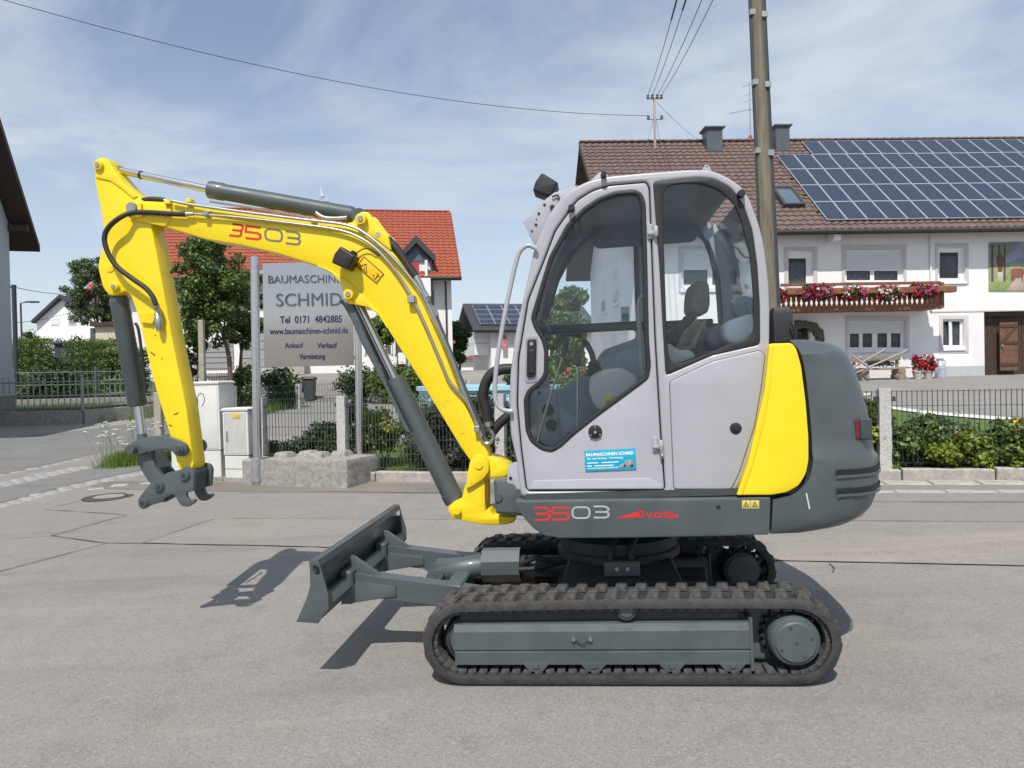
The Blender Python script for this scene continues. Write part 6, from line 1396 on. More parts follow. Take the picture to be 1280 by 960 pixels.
gf_ = garden_fence('garden_fence', 'low dark mesh fence on rough granite posts along the garden kerb', [fl(s * SP, .12) for s in (-.57, 0, 1, 2, 3, 4, 5)], 1.24, (), .056, .0036, 6, FGRN, .135)
pin = [G(292, 521), G(374, 511), G(466, 501), G(516, 496), G(585, 490)]
garden_fence('garden_fence', 'mesh fence with granite posts at the far edge of the front garden', [tuple(p.xy) for p in pin], 1.33, (), .12, .005, 4, FGRN, .16)
def paling_fence(name, label, pts, wall_h, fh, sp, m, pr, wall=True):
    o0 = Vector((*pts[0], 0)); t_ = thing(name, label, 'fence', None, o0); pal = box_me('paling', .022, .022, 1.0); pal.materials.append(m)
    for i in range(len(pts) - 1):
        a = Vector((*pts[i], gz(*pts[i]))); b = Vector((*pts[i + 1], gz(*pts[i + 1]))); d_ = b - a; Ln = d_.length; an = math.atan2(d_.y, d_.x)
        if wall:
            w_ = box('low_wall', (0, -.11, -.2), (Ln, .11, wall_h), CONC2, t_, .012); w_.location = a - o0; w_.rotation_euler = (0, -math.asin(d_.z / Ln), an)
        n = int(Ln / sp); up = wall_h if wall else .08
        for k in range(n + 1):
            c = a + d_ * (k / n) - o0; o = bpy.data.objects.new('paling', pal); COL.objects.link(o); o.parent = t_; o.location = (c.x, c.y, c.z + up + .04 + fh / 2); o.scale = (1, 1, fh); o.rotation_euler = (0, 0, an)
        for hh in (.10, fh * .47, fh * .90): tube('rail', [tuple(a - o0 + Vector((0, 0, up + hh))), tuple(b - o0 + Vector((0, 0, up + hh)))], .024, m, t_, 6)
        npst = max(1, round(Ln / 2.4))
        for k in range(1 if i else 0, npst + 1):
            c = a + d_ * (k / npst) - o0; box('post', (c.x - .035, c.y - .035, c.z + up - .02), (c.x + .035, c.y + .035, c.z + up + fh + .10), m, t_, .006)
    return t_
cN = G(104, 530); hw = .40
D_ = cN.y; wall_h = 17.5 * D_ / F_PX; fen_h = 40 * D_ / F_PX
paling_fence('paling_fence', 'grey metal paling fence on a low concrete wall across the street', [tuple(G(-140, 536).xy), tuple(cN.xy), tuple(G(200, 520.5).xy), tuple(G(345, 505).xy)], wall_h, fen_h, .17, GALV, 0)
l0, l1 = P(18, 480, D_ + 7), P(215, 480, D_ + 9)
paling_fence('paling_fence', 'second dark paling fence in front of the hedges behind the grass plot', [(l0.x, l0.y), (l1.x, l1.y)], .5, 1.15, .2, mat('fence_dark', (.13, .17, .16), .5, .3), 0, True)
struct(sheet('grass_plot', [tuple(G(-140, 534).xy), tuple((cN.x + .1, cN.y + .2)), tuple(G(200, 518.5).xy), tuple(G(345, 503).xy), (l1.x + 6, l1.y + 2), (l0.x - 12, l0.y + 1)], LAWN, .012, .6))
# ================================================================ buildings on the left and behind
BLW = mat('pale_blue_render', (.50, .55, .57), .9, var=.04, scale=1, bump=.1, bscale=80)
cc = P(17, 490, 24.0); g_dir = Vector((.30, -.954, 0)).normalized()
LF = Fr((cc.x, cc.y, gz(cc.x, cc.y) - .1), g_dir)     # x runs along the gable towards the viewer, y to the right of it (outside), so the house is at y < 0... 
lh = thing('gabled_house', 'pale blue gabled house with wide dark eaves at the left edge', 'house', LF)
side = 1 if LF.ey.x < 0 else -1                        # direction into the house
ev = LF.loc(P(50, 306, 24.8)); zE = LF.px(8, 270, 0)[1]
Wd = 9.5; th_ = math.tan(R(42)); zw = ev.z + .55
def yy(d): return side * d
plate('gable_wall', [[(0, -.3), (Wd, -.3), (Wd, zw), (Wd / 2, zw + Wd / 2 * th_), (0, zw)]], min(0, yy(.3)), .3, BLW, lh, .004)
box('side_wall', (0, min(yy(.3), yy(10)), -.3), (.3, max(yy(.3), yy(10)), zw), BLW, lh); box('side_wall', (Wd - .3, min(yy(.3), yy(10)), -.3), (Wd, max(yy(.3), yy(10)), zw), BLW, lh)
ov = .95
for sgn in (0, 1):
    a = (-ov, zw - ov * th_ + .12) if not sgn else (Wd + ov, zw - ov * th_ + .12); b = (Wd / 2, zw + Wd / 2 * th_ + .12); q = [a, b, (b[0], b[1] + .28), (a[0], a[1] + .22)]
    loft('roof', [[(x, y, z) for x, z in q] for y in (yy(-.62), yy(10.5))], WOODD, lh, closed=True, ang=20)
box('purlin_end', (-.1, min(yy(-.55), 0), zw - .25), (.12, max(yy(-.55), 0), zw - .03), WOODD, lh, .01); box('purlin_end', (2.4, min(yy(-.55), 0), zw + 2.0 * th_ - .0), (2.6, max(yy(-.55), 0), zw + 2.2 * th_), WOODD, lh, .01)
w = box('window', (1.6, min(yy(-.03), yy(.05)), 1.0), (2.8, max(yy(-.03), yy(.05)), 2.3), PVC, lh, .01); box('pane', (1.7, min(yy(-.045), yy(-.03)), 1.1), (2.7, max(yy(-.045), yy(-.03)), 2.2), PANE, w)
box('plinth', (-.02, min(yy(-.03), yy(.1)), -.3), (Wd, max(yy(-.03), yy(.1)), .9), mat('plinth_stone', (.30, .29, .27), .9, col2=(.18, .17, .16), scale=3, bump=.5), lh)
# red-roofed house behind the sign
rc = P(566, 440, 42.0); RH = Fr((rc.x, rc.y, gz(rc.x, rc.y)), (math.cos(R(9)), math.sin(R(9)), 0))
rh = thing('red_roofed_house', 'white house with big bright red tiled roof and dark gabled dormers', 'house', RH)
rEO, rHD = -.9, 11.0
rez = RH.px(576, 347, rEO)[1]; rrz = RH.px(559, 266, rHD / 2)[1]; rxr = RH.px(577, 347, rEO)[0]; rxl = RH.px(196, 300, rHD / 2)[0] - .5
box('front_wall', (rxl + .8, 0, -.3), (0, .3, rez + .3), WALLM, rh, .01); box('side_wall', (-.3, .3, -.3), (0, rHD, rez + .2), WALLM, rh); box('side_wall', (rxl + .8, .3, -.3), (rxl + 1.1, rHD, rez + .2), WALLM, rh)
gw2 = plate('gable_wall', [[(.3, rez), (rHD - .3, rez), (rHD / 2, rrz - .3)]], 0, .3, WALLM, rh)
for v in gw2.data.vertices: v.co = (v.co.y - .3, v.co.x, v.co.z)
rr_ = slab('roof', rxl, rxr, (rEO, rez), (rHD / 2, rrz), .18, WOODD, rh); slab('rear_roof', rxl, rxr, (rHD - rEO, rez), (rHD / 2, rrz), .18, WOODD, rh)
roof_tiles('roof_tiles', RH, rxl, rxr, (rEO - .02, rez + .03), (rHD / 2, rrz + .03), .33, .37, TIL_R, rr_)
for i in range(int((rxr - rxl) / .38)):
    o = bpy.data.objects.new('ridge_tile', rd); COL.objects.link(o); o.parent = rr_; o.location = (rxl + .2 + i * .38, rHD / 2, rrz + .08)
    if i == 0: rd2 = rd.copy(); rd2.materials.clear(); rd2.materials.append(TIL_R)
    o.data = rd2
tube('gutter', [(rxl, rEO - .1, rez - .02), (rxr, rEO - .1, rez - .02)], .08, EAVE, rr_, 8)
tube('down_pipe', [(RH.px(557, 352, -.1)[0], -.1, rez - .1), (RH.px(557, 352, -.1)[0], -.1, .2)], .05, EAVE, rh, 8)
def dormer(apx, apy, lx, ly, rx, ry, yd, inner):
    a, l, r = RH.px(apx, apy, yd), RH.px(lx, ly, yd), RH.px(rx, ry, yd); zc_ = min(l[1], r[1])
    d = thing('dormer', '', '', None); d.parent = rh
    for k in ('label', 'category'): del d[k]
    hx = (r[0] - l[0]) / 2; cxx = a[0]; slope = (rrz - rez) / (rHD / 2 - rEO)
    yr = rEO + (a[1] - rez) / slope + .3; ye = rEO + (zc_ - rez) / slope + .3
    for s in (-1, 1):
        V = [(cxx, yd - .35, a[1]), (cxx + s * hx, yd - .35, zc_), (cxx + s * hx, ye, zc_), (cxx, yr, a[1])]; V += [(x, y, z + .18) for x, y, z in V]
        mk('dormer_roof', V, [[0, 1, 2, 3], [7, 6, 5, 4], [0, 4, 5, 1], [1, 5, 6, 2], [2, 6, 7, 3], [3, 7, 4, 0]], TIL_R, d, False)
        V = [(cxx, yd - .38, a[1] - .16), (cxx + s * hx * 1.04, yd - .38, zc_ - .2), (cxx + s * hx * 1.04, yd - .38, zc_ + .18), (cxx, yd - .38, a[1] + .24)]; V += [(x, y + .06, z) for x, y, z in V]
        mk('barge_board', V, [[0, 1, 2, 3], [7, 6, 5, 4], [0, 4, 5, 1], [3, 2, 6, 7]], EAVE, d, False)
        box('dormer_side', (cxx + s * hx * .8 - .06, yd, zc_ - 2.3), (cxx + s * hx * .8 + .06, ye, zc_ + .05), ZINC, d)
    plate('dormer_gable', [[(cxx - hx * .8, zc_ - .1), (cxx + hx * .8, zc_ - .1), (cxx + hx * .8, zc_), (cxx, a[1] - .05), (cxx - hx * .8, zc_)]], yd, .1, ZINC, d)
    return d, cxx, hx, zc_
d, cxx, hx, zc_ = dormer(520, 301, 500, 324, 546, 325, -.6, 1)
box('dormer_door', (cxx - hx * .5, -.58, zc_ - 1.9), (cxx + hx * .12, -.5, zc_ - .1), mat('red_door', (.45, .05, .06), .5), d); box('dormer_wall', (cxx - hx * .8, -.5, zc_ - 2.3), (cxx + hx * .8, -.4, zc_), WALLM, d); tube('dormer_pillar', [(cxx + hx * .52, -.85, zc_ - 2.2), (cxx + hx * .52, -.85, zc_ - .05)], .09, PVC, d, 10)
box('dormer_balcony', (cxx - hx * .1, -1.3, zc_ - 2.1), (cxx + hx * .72, -.62, zc_ - 1.1), PVC, d, .02)
dormer(250, 299, 226, 320, 275, 320, -.6, 1)
for (x0, y0, x1, y1) in ((531, 360, 545, 384), (455, 362, 480, 385), (340, 352, 372, 384), (285, 352, 306, 384), (232, 352, 250, 384)):
    a = RH.pl(rect(x0, y0, x1, y1), -.02); w = box('window', (a[0][0], -.04, a[2][1]), (a[1][0], .02, a[0][1]), PVC, rh, .01); m_ = .12; mid = (a[0][0] + a[1][0]) / 2
    for xa_, xb_ in ((a[0][0] + m_, mid - .06), (mid + .06, a[1][0] - m_)): box('pane', (xa_, -.055, a[2][1] + m_), (xb_, -.04, a[0][1] - m_), PANE, w)
# ground-floor porch: dark glazing, arch, wall and steps
for (x0, y0, x1, y1, nm, m_) in ((455, 414, 489, 442, 'porch_glazing', PANE), (493, 414, 524, 442, 'porch_glazing', PANE), (298, 405, 345, 458, 'garage_door', mat('garage_grey', (.34, .34, .35), .6, var=.05)), (240, 427, 290, 460, 'garage_door', mat('garage_grey', (.34, .34, .35), .6))):
    a = RH.pl(rect(x0, y0, x1, y1), -.3); o = box(nm, (a[0][0], -.08, a[2][1]), (a[1][0], -.02, a[0][1]), m_, rh, .01)
    if nm == 'garage_door':
        for k in range(1, 5): z = a[2][1] + (a[0][1] - a[2][1]) * k / 5; box('door_groove', (a[0][0] + .03, -.084, z - .02), (a[1][0] - .03, -.078, z + .02), EAVE, o)
    else:
        for k in range(5): x = a[0][0] + (a[1][0] - a[0][0]) * k / 4; box('glazing_bar', (x - .04, -.10, a[2][1]), (x + .04, -.075, a[0][1]), PVC, o)
a = RH.px(527, 430, -.4); rA = .95
loft('porch_arch', [[(a[0] + (rA + k) * math.cos(t_), y, a[1] + (rA + k) * math.sin(t_)) for k, y in ((0, -.5), (.45, -.5), (.45, -.05), (0, -.05))] for t_ in [math.pi * i / 12 for i in range(13)]], mat('arch_brown', (.10, .075, .055), .8, var=.2), rh, closed=True)
for s in (-1, 1): box('arch_pillar', (a[0] + s * (rA + .22) - .22, -.5, -.2), (a[0] + s * (rA + .22) + .22, -.05, a[1]), mat('arch_brown', (.10, .075, .055)), rh, .01)
box('porch_door', (a[0] - .7, -.1, -.1), (a[0] + .7, -.03, a[1] + .6), PANE, rh); w = RH.pl(rect(497.5, 441, 507, 455), -.6); box('white_door', (w[0][0], -.62, w[2][1]), (w[1][0], -.5, w[0][1]), PVC, rh, .01)
s0 = G(374, 468); s1 = G(421, 466)
st = thing('stone_steps', 'short flight of grey steps between low pillars behind the dustbin', 'steps', None, s0)
wS = s1.x - s0.x
for k in range(3): box('step', (.2, k * .35, 0), (wS - .2, 1.4, .16 * (k + 1)), CONC, st, .01)
for x in (0, wS - .3): box('pillar', (x, -.05, 0), (x + .3, 1.2, .62), CONC, st, .02)
box('coping', (0, .9, .50), (wS, 1.5, .62), CONC, st, .02)
# rooftop antenna between the cylinder and the ridge
q = RH.wld((RH.px(402, 265, rHD / 2)[0], rHD / 2, rrz)); an2 = thing('rooftop_antenna', 'small white rooftop antenna cluster above the red roof', 'antenna', None, q)
tube('antenna_rod', [(0, 0, -.2), (0, 0, 1.5)], .03, PVC, an2, 6)
for (x, z) in ((-.35, .5), (.35, .6), (.1, .9)): tube('antenna_element', [(0, 0, z - .1), (x, 0, z), (x, 0, z + .3)], .025, PVC, an2, 5); lathe('antenna_dish', [(.0, 0), (.13, .03), (.16, .08)], PVC, an2, 12, 'z', (x, -.05, z - .1))
# small white house far left, garage, carport
wc = P(78, 430, 75.0); WF = Fr((wc.x, wc.y, gz(wc.x, wc.y)), (1, .05, 0)); wh = thing('white_gabled_house', 'small bright white gabled house far behind the hedges', 'house', WF)
ap, le, re = WF.px(78, 372.5), WF.px(46, 402), WF.px(113, 400)
plate('gable_wall', [[(le[0], -.5), (re[0], -.5), (re[0], re[1]), (ap[0], ap[1] - .1), (le[0], le[1])]], 0, 9, WALLM, wh, .01)
for e in (le, re):
    k = 1.08; ex_ = ap[0] + (e[0] - ap[0]) * k; ez_ = ap[1] + (e[1] - ap[1]) * k; q = [(ap[0], ap[1]), (ex_, ez_), (ex_, ez_ + .3), (ap[0], ap[1] + .3)]
    loft('roof', [[(x, y, z) for x, z in q] for y in (-.6, 9.5)], EAVE, wh, closed=True, ang=20)
for (x0, x1) in ((63.5, 74), (85, 95.5)):
    a = WF.pl(rect(x0, 397, x1, 406.5), -.02); w = box('window', (a[0][0], -.06, a[2][1]), (a[1][0], .0, a[0][1]), PVC, wh); box('pane', (a[0][0] + .08, -.08, a[2][1] + .08), (a[1][0] - .08, -.05, a[0][1] - .1), SHUT if x0 < 70 else PANE, w)
gc = P(119, 430, 48.0); GF_ = Fr((gc.x, gc.y, gz(gc.x, gc.y)), (1, 0, 0)); ga_ = thing('beige_garage', 'beige flat roofed garage behind the clipped hedge', 'garage', GF_)
a, b = GF_.px(119, 408), GF_.px(152, 408); box('garage_wall', (a[0], 0, -.4), (b[0] + 1.5, 6, a[1]), mat('beige_render', (.60, .54, .42), .9, var=.06), ga_, .01); box('garage_roof', (a[0] - .2, -.3, a[1]), (b[0] + 1.8, 6.2, a[1] + .25), WOODD, ga_, .02); box('garage_side', (a[0] - .35, .02, -.4), (a[0] - .02, .2, a[1] - .1), ZINC, ga_)
cc2 = P(68, 440, 36.0); cp = thing('dark_shed', 'low dark shed with pale roof edge between the hedges', 'shed', None, Vector((cc2.x, cc2.y, gz(cc2.x, cc2.y))))
zt = P(68, 427, 36).z - gz(cc2.x, cc2.y); box('shed_wall', (0, 0, -.2), (1.4, 2, zt - .1), mat('shed_dark', (.05, .055, .06), .7), cp, .01); box('shed_roof', (-.1, -.15, zt - .1), (1.5, 2.1, zt), ZINC, cp, .01)
# red roof piece beyond the birch
rc2 = P(104, 420, 64); rr2 = thing('steep_red_roof_house', 'house with steep red roof half hidden behind the birch', 'house', Fr((rc2.x, rc2.y, gz(rc2.x, rc2.y)), (1, .1, 0))); FF = Fr((rc2.x, rc2.y, gz(rc2.x, rc2.y)), (1, .1, 0))
p0, p1 = FF.px(104, 372), FF.px(112, 322); 
loft('roof', [[(x0, y, z), (x0 + 10, y, z), (x0 + 10, y + .3, z + .2), (x0, y + .3, z + .2)] for x0, y, z in ((p0[0], -1, p0[1]), (p0[0] + .4, 5.5, p1[1] + .6))], TIL_R, rr2, closed=True, ang=20); box('front_wall', (p0[0] + .4, 0, -.4), (p0[0] + 9, 9, p0[1] + .4), WALLM, rr2)
# distant balcony house with solar panels right of the red roof
fc = P(614, 440, 62.0); FH = Fr((fc.x, fc.y, gz(fc.x, fc.y)), (math.cos(R(14)), math.sin(R(14)), 0)); fh = thing('distant_balcony_house', 'distant white house with dark roof, solar panels and stacked gable balconies', 'house', FH)
fW = 8.0; fez = FH.px(614, 410.5, -.6)[1]; frz = FH.px(600, 379.5, fW / 2)[1]
box('front_wall', (0, 0, -.4), (9, .3, fez + .2), WALLM, fh); box('gable_wall', (0, .3, -.4), (.3, fW, fez + .2), WALLM, fh); gw3 = plate('gable_top', [[(.3, fez), (fW, fez), (fW / 2, frz - .3)]], 0, .2, WOODD, fh)
for v in gw3.data.vertices: v.co = (v.co.y, v.co.x, v.co.z)
fr1 = slab('roof', -1.6, 9.5, (-.9, fez - .15), (fW / 2, frz), .25, EAVE, fh); slab('rear_roof', -1.6, 9.5, (fW + .9, fez - .15), (fW / 2, frz), .25, EAVE, fh)
fs = Fr(FH.wld((0, -.9, fez - .15)), FH.ex, FH.M @ Vector((0, fW / 2 + .9, frz - fez + .15)).normalized())
sp2 = solar_panel_mesh(1.28, 1.0); far_sa = thing('solar_array', 'small block of solar panels on the distant balcony house roof', 'solar panels', fs)
for r_ in range(4):
    for c_ in range(6): o = bpy.data.objects.new('solar_panel', sp2); COL.objects.link(o); o.parent = far_sa; o.location = (-.9 + c_ * 1.3, -.10, .9 + r_ * 1.02)
for z in (FH.px(600, 433, 1)[1], FH.px(600, 419, 1)[1]):
    box('gable_balcony', (-1.3, .6, z - .75), (0, 7.2, z + .3), PVC, fh, .02); box('balcony_shade', (-.04, .8, z + .3), (-.0, 7.0, z + 1.3), PANE, fh)
bn = FH.pl(rect(627, 419, 633, 437), -.4); box('pink_banner', (bn[0][0], -.45, bn[2][1]), (bn[1][0], -.4, bn[0][1]), mat('banner_pink', (.62, .22, .26), .8, var=.3, scale=2), fh)
for (x0, y0) in ((622, 420), (638, 425)): a = FH.pl(rect(x0, y0, x0 + 4, y0 + 7), 0); w = box('window', (a[0][0], -.05, a[2][1]), (a[1][0], .02, a[0][1]), PVC, fh); box('pane', (a[0][0] + .1, -.06, a[2][1] + .1), (a[1][0] - .1, -.04, a[0][1] - .1), PANE, w)
ob = P(600, 440, 80); box_ = thing('orange_roof_house', 'low distant house with orange roof beside the dark cypress', 'house', None, Vector((ob.x, ob.y, .4)))
zt = P(590, 404, 80).z - .4; box('wall', (-4, 0, -.4), (3, 6, zt * .45), WALLM, box_); loft('roof', [[(-4.5, y, z), (3, y, z), (3, y, z + .2), (-4.5, y, z + .2)] for y, z in ((-.6, zt * .42), (3, zt))], TIL_R, box_, closed=True, ang=20)
# street pole, lamp post, dustbin
q = G(21, 515); q = P(20.5, 470, 33); q.z = gz(q.x, q.y)
sp_ = thing('street_pole', 'thin dark pole carrying wires right beside the pale blue house', 'pole', None, q); h_ = P(20.5, 356, 33).z - q.z
tube('pole_shaft', [(0, 0, 0), (0, 0, h_)], .10, DK, sp_, 8); tube('cross_arm', [(-.2, 0, h_ - .1), (.1, 0, h_ - .1)], .05, DK, sp_, 5)
for k, lab in ((0, 'upper thin wire from the street pole to the red roof'), (1, 'lower thin wire from the street pole to the red roof')): tag(tube('overhead_wire', sag(q + Vector((0, 0, h_ - .1 - k * 1.6)), P(150, 356 + 3 * k, 55), .5, 16), .014, WIRE, None, 4), lab, 'wire', 'wires at the street pole')
q = P(28.5, 470, 60); q.z = gz(q.x, q.y); h_ = P(28.5, 379, 60).z - q.z
sl_ = thing('street_lamp', 'slim street lamp with short arm far down the street', 'street lamp', None, q); tube('lamp_post', [(0, 0, 0), (0, 0, h_), (.5, 0, h_ + .1), (1.2, 0, h_ + .1)], .07, DK, sl_, 6); box('lamp_head', (.8, -.1, h_), (1.5, .1, h_ + .14), DK, sl_, .02)
q = G(387, 500.5); dbs = q.y / 920
db = thing('dustbin', 'dark grey wheeled dustbin standing on the paved forecourt', 'dustbin', None, q)
loft('bin_body', [[(a * s, b * s, z) for a, b in rnd([(-1, -1), (1, -1), (1, 1), (-1, 1)], .2, 2)] for s, z in ((.21, .04), (.27, .93))], mat('bin_grey', (.06, .068, .078), .5, var=.1), db, closed=True, ang=30)
loft('bin_lid', [[(a * s, b * s, z) for a, b in rnd([(-1, -1), (1, -1), (1, 1), (-1, 1)], .25, 2)] for s, z in ((.30, .93), (.32, .97), (.30, 1.02), (.2, 1.06))], mat('bin_lid', (.045, .05, .058), .5), db, closed=True, ang=30)
for s in (-1, 1): cyl('wheel', (s * .2, .22, .1), (s * .26, .22, .1), .1, BLK, db, 14)
tube('handle', [(-.2, .30, .95), (-.2, .36, .98), (.2, .36, .98), (.2, .30, .95)], .018, BLK, db, 6)
# timber stakes by the young tree and by the arm
for i, (px, py0, py1, w_, D2, lab) in enumerate(((253.5, 480, 400, .16, 23.0, 'squared timber post beside the young street tree'), (199.5, 548, 490, .13, 13.5, 'short wooden post standing behind the lower yellow arm'))):
    a = P(px, py0, D2); a.z = gz(a.x, a.y); zt = P(px, py1, D2).z
    o = tag(box('timber_post', (-w_ / 2, -w_ / 2, 0), (w_ / 2, w_ / 2, zt - a.z), mat('stake_wood', (.40, .37, .30), .9, col2=(.26, .24, .19), scale=8, bump=.3), None, .01), lab, 'post'); o.location = a
# swimming pool behind the garden
a = P(632, 500, 16.3); sw = tag(lathe('swimming_pool', [(1.9, -.1), (1.9, 1.0), (1.96, 1.02), (1.96, 1.10), (1.80, 1.10), (1.80, .95), (0, .95)], mat('pool_blue', (.40, .64, .74), .5, var=.05), None, 48), 'pale blue round above ground pool behind the garden fence', 'swimming pool'); sw.location = (a.x, a.y, P(632, 482.5, 14.4).z - 1.10)
# ================================================================ plants
TD, SD = 1.9, 1.9
def tree(name, label, cx, cy, w, h, D, leafm, n, size, base=None, k=26, sub=.30, seed=1, group=None, trunk_r=.09, cat='tree', limbs=7, gaps=.55):
    c = P(cx, cy, D); rx, rz = w / 2 * D / F_PX, h / 2 * D / F_PX
    bx = P(base, 470, D).x if base else c.x; gz0 = gz(bx, D)
    t_ = thing(name, label, cat, None, Vector((bx, D, gz0)), group)
    lc = (c.x - bx, 0, c.z - gz0)
    bl_ = clump(lc, (rx, rx * .9, rz), k, sub * min(rx, rz) * 1.25, seed)
    tr = []; top = Vector(lc) + Vector((0, 0, rz * .5)); g = random.Random(seed)
    tr.append((smooth_path([(0, 0, -.2), (.03, 0, lc[2] * .45), tuple(Vector(lc) * .8), tuple(top)], 4), 0, 8))
    P0 = tr[0][0]; n0 = len(P0); V, Fc = tube_vf(P0, [trunk_r * (1 - .8 * i / (n0 - 1)) for i in range(n0)], 8)
    for i in range(limbs):
        b = bl_[i % len(bl_)]; s = P0[int(n0 * g.uniform(.45, .8))]; e = Vector(b[:3]); m_ = s.lerp(e, .5) + Vector((0, 0, -.08 * rz))
        v2, f2_ = tube_vf(smooth_path([s, m_, e], 3), [trunk_r * .45 * (1 - .85 * j / 6) for j in range(7)], 6, len(V)); V += v2; Fc += f2_
    mk('trunk', V, Fc, BARK, t_); leaves('crown', bl_, int(n * TD), size, leafm, t_, .3, gaps, 1.6, seed); return t_
def shrub(name, label, cx, cy, w, h, D, leafm, n, size, k=14, sub=.42, seed=1, cat='shrub', group=None, dep=1.0):
    c = P(cx, cy, D); rx, rz = w / 2 * D / F_PX, h / 2 * D / F_PX; ry = min(rx, .9) * dep
    zt_ = c.z + rz; zg = gz(c.x, c.y); rz = max(rz, (zt_ - zg) * .52); c.z = zt_ - rz; k += 6; n = int(n * 1.25)
    o = leaves(name, clump((0, 0, 0), (rx, ry, rz), k, sub * min(rx, rz) * 1.3, seed), int(n * SD), size, leafm, None, .2, .35, 1.6, seed); o.location = c
    g = random.Random(seed); z0 = gz(c.x, c.y) - c.z
    stems_ = multi('stems', [([(g.uniform(-.3, .3) * rx, g.uniform(-.3, .3) * ry, z0), (g.uniform(-.6, .6) * rx, g.uniform(-.5, .5) * ry, z0 * .3), (g.uniform(-.9, .9) * rx, g.uniform(-.6, .6) * ry, rz * .5)], .012, 5) for _ in range(8)], BARK, o)
    return tag(o, label, cat, group)
tree('young_street_tree', 'dense young street tree with small leaves left of the sign', 268, 362, 104, 158, 24, LEAF[0], 9500, .105, 286, 80, .18, 2, trunk_r=.10)
tree('reddening_tree', 'smaller tree with some reddish leaves behind the left sign post', 305, 385, 62, 120, 26.5, mat('leaf_reddish', (.13, .18, .035), .55, island=True, col2=(.05, .075, .02), transl=.25), 4200, .11, 300, 44, .19, 5, trunk_r=.08)
tree('slim_tree', 'thin trunked young tree behind the timber post', 247, 405, 42, 70, 27, LEAF[0], 1800, .15, 246, 12, .36, 9, trunk_r=.05)
tree('birch', 'loose hanging birch tree behind the upper yellow arm', 118, 365, 84, 100, 50, LEAF[3], 8000, .15, 128, 80, .15, 4, trunk_r=.13, gaps=.3)
tree('cypress', 'dark upright cypress right of the red roofed house', 575, 428, 27, 66, 48, LEAF[1], 3500, .18, 575, 14, .42, 7)
tree('round_front_tree', 'bushy tree in front of the red roofed house porch', 480, 412, 60, 44, 34, LEAF[0], 3200, .16, 470, 18, .34, 8)
tree('apple_tree', 'leafy green tree seen through the left cab window', 712, 412, 56, 128, 22, LEAF[0], 7500, .14, 712, 30, .30, 12)
tree('hazel_tree', 'second leafy tree right behind the first in the cab window', 690, 428, 44, 90, 25, LEAF[1], 3500, .15, 690, 18, .34, 15)
for i, (cx, cy, w, h, D, n, m_, lab) in enumerate(((38, 432, 44, 62, 46, 3800, 1, 'dark bushy tree beside the street pole'), (42, 448, 50, 44, 38, 3200, 5, 'clipped hedge in front of the white gabled house'), (92, 425, 40, 22, 44, 1500, 1, 'low dark bushes under the white gabled house windows'), (125, 447, 66, 40, 35, 5200, 5, 'long clipped bright green hedge left of the grey cylinder'), (55, 458, 70, 28, 33, 3200, 1, 'dark undergrowth behind the paling fence at the left'), (158, 455, 34, 34, 33, 1800, 5, 'light green bush at the right end of the clipped hedge'))):
    if 'clipped' in lab:
        c = P(cx, cy, D); g0 = gz(c.x, c.y); zt_ = P(cx, cy - h / 2, D).z; rx = w / 2 * D / F_PX
        o = leaves('hedge', boxclump((0, 0, (zt_ - g0) / 2), (rx, .5, (zt_ - g0) / 2 - .1), .42, .26, i), 15000, .085, LEAF[m_], None, .1, .5, 1.6, i); o.location = (c.x, c.y, g0); tag(o, lab, 'hedge')
    else: shrub('bush', lab, cx, cy, w, h, D, LEAF[m_], n, .15, 30, .34, 30 + i, 'shrub')
shrub('purple_leaved_bush', 'dark reddish bush between arm and garage door', 232, 440, 26, 46, 25, LEAF[4], 1500, .13, 10, .45, 41)
shrub('front_hedge', 'low clipped green hedge in front of the grey garage', 305, 462, 36, 14, 25, LEAF[5], 1200, .10, 10, .6, 42, 'hedge')
for i, (cx, cy, w, h, D, lab) in enumerate(((478, 462, 44, 14, 30, 'rounded low bush beside the stone steps'), (528, 462, 40, 16, 30, 'low green bush under the porch arch'))): shrub('low_bush', lab, cx, cy, w, h, D, LEAF[0], 1200, .12, 9, .6, 44 + i)
for i, (cx, cy, w, h, D, m_, lab) in enumerate(((352, 462, 36, 18, 28, 1, 'dark low hedge left of the stone steps'), (445, 464, 34, 18, 31, 1, 'dark clipped shrub right of the stone steps'), (505, 465, 30, 18, 31, 0, 'green shrub left of the porch arch'), (550, 466, 30, 20, 31, 1, 'dark shrub under the red roofed house corner'))): shrub('garden_shrub', lab, cx, cy, w, h, D, LEAF[m_], 1300, .13, 12, .6, 85 + i)
# plants in the front garden, just behind the mesh fence
def at_fence(s, d): return fl(s, d)
def gshrub(name, label, s, d, z, rx, ry, rz, m_, n, size, seed, k=16, sub=.40, cat='shrub', fl_=None, drop=0.0):
    x, y = fl(s, d); g0 = gz(x, y); bl_ = clump((0, 0, z), (rx, ry, rz), k, sub * min(rx, rz) * 1.3, seed)
    o = leaves(name, bl_, int(n * SD), size, m_, None, .25, .35, 1.6, seed); o.location = (x, y, g0); g = random.Random(seed)
    stems_ = multi('stems', [([(g.uniform(-.3, .3) * rx, g.uniform(-.3, .3) * ry, 0), (g.uniform(-.6, .6) * rx, g.uniform(-.5, .5) * ry, z * .6), (g.uniform(-.9, .9) * rx, g.uniform(-.6, .6) * ry, z + rz * .5)], .009, 5) for _ in range(7)], BARK, o)
    if fl_:
        for (m2, nn, ps, zo) in fl_:
            cl = [(g.uniform(-.9, .9) * rx, -ry * g.uniform(.2, .9), z + rz * g.uniform(zo, 1.0), ps * 1.4, ps * 1.4, ps * 1.2) for _ in range(max(1, nn // 12))]
            leaves('blossom', cl, nn, ps, m2, o, 0, .4, 1.2, seed + 1)
    return tag(o, label, cat)
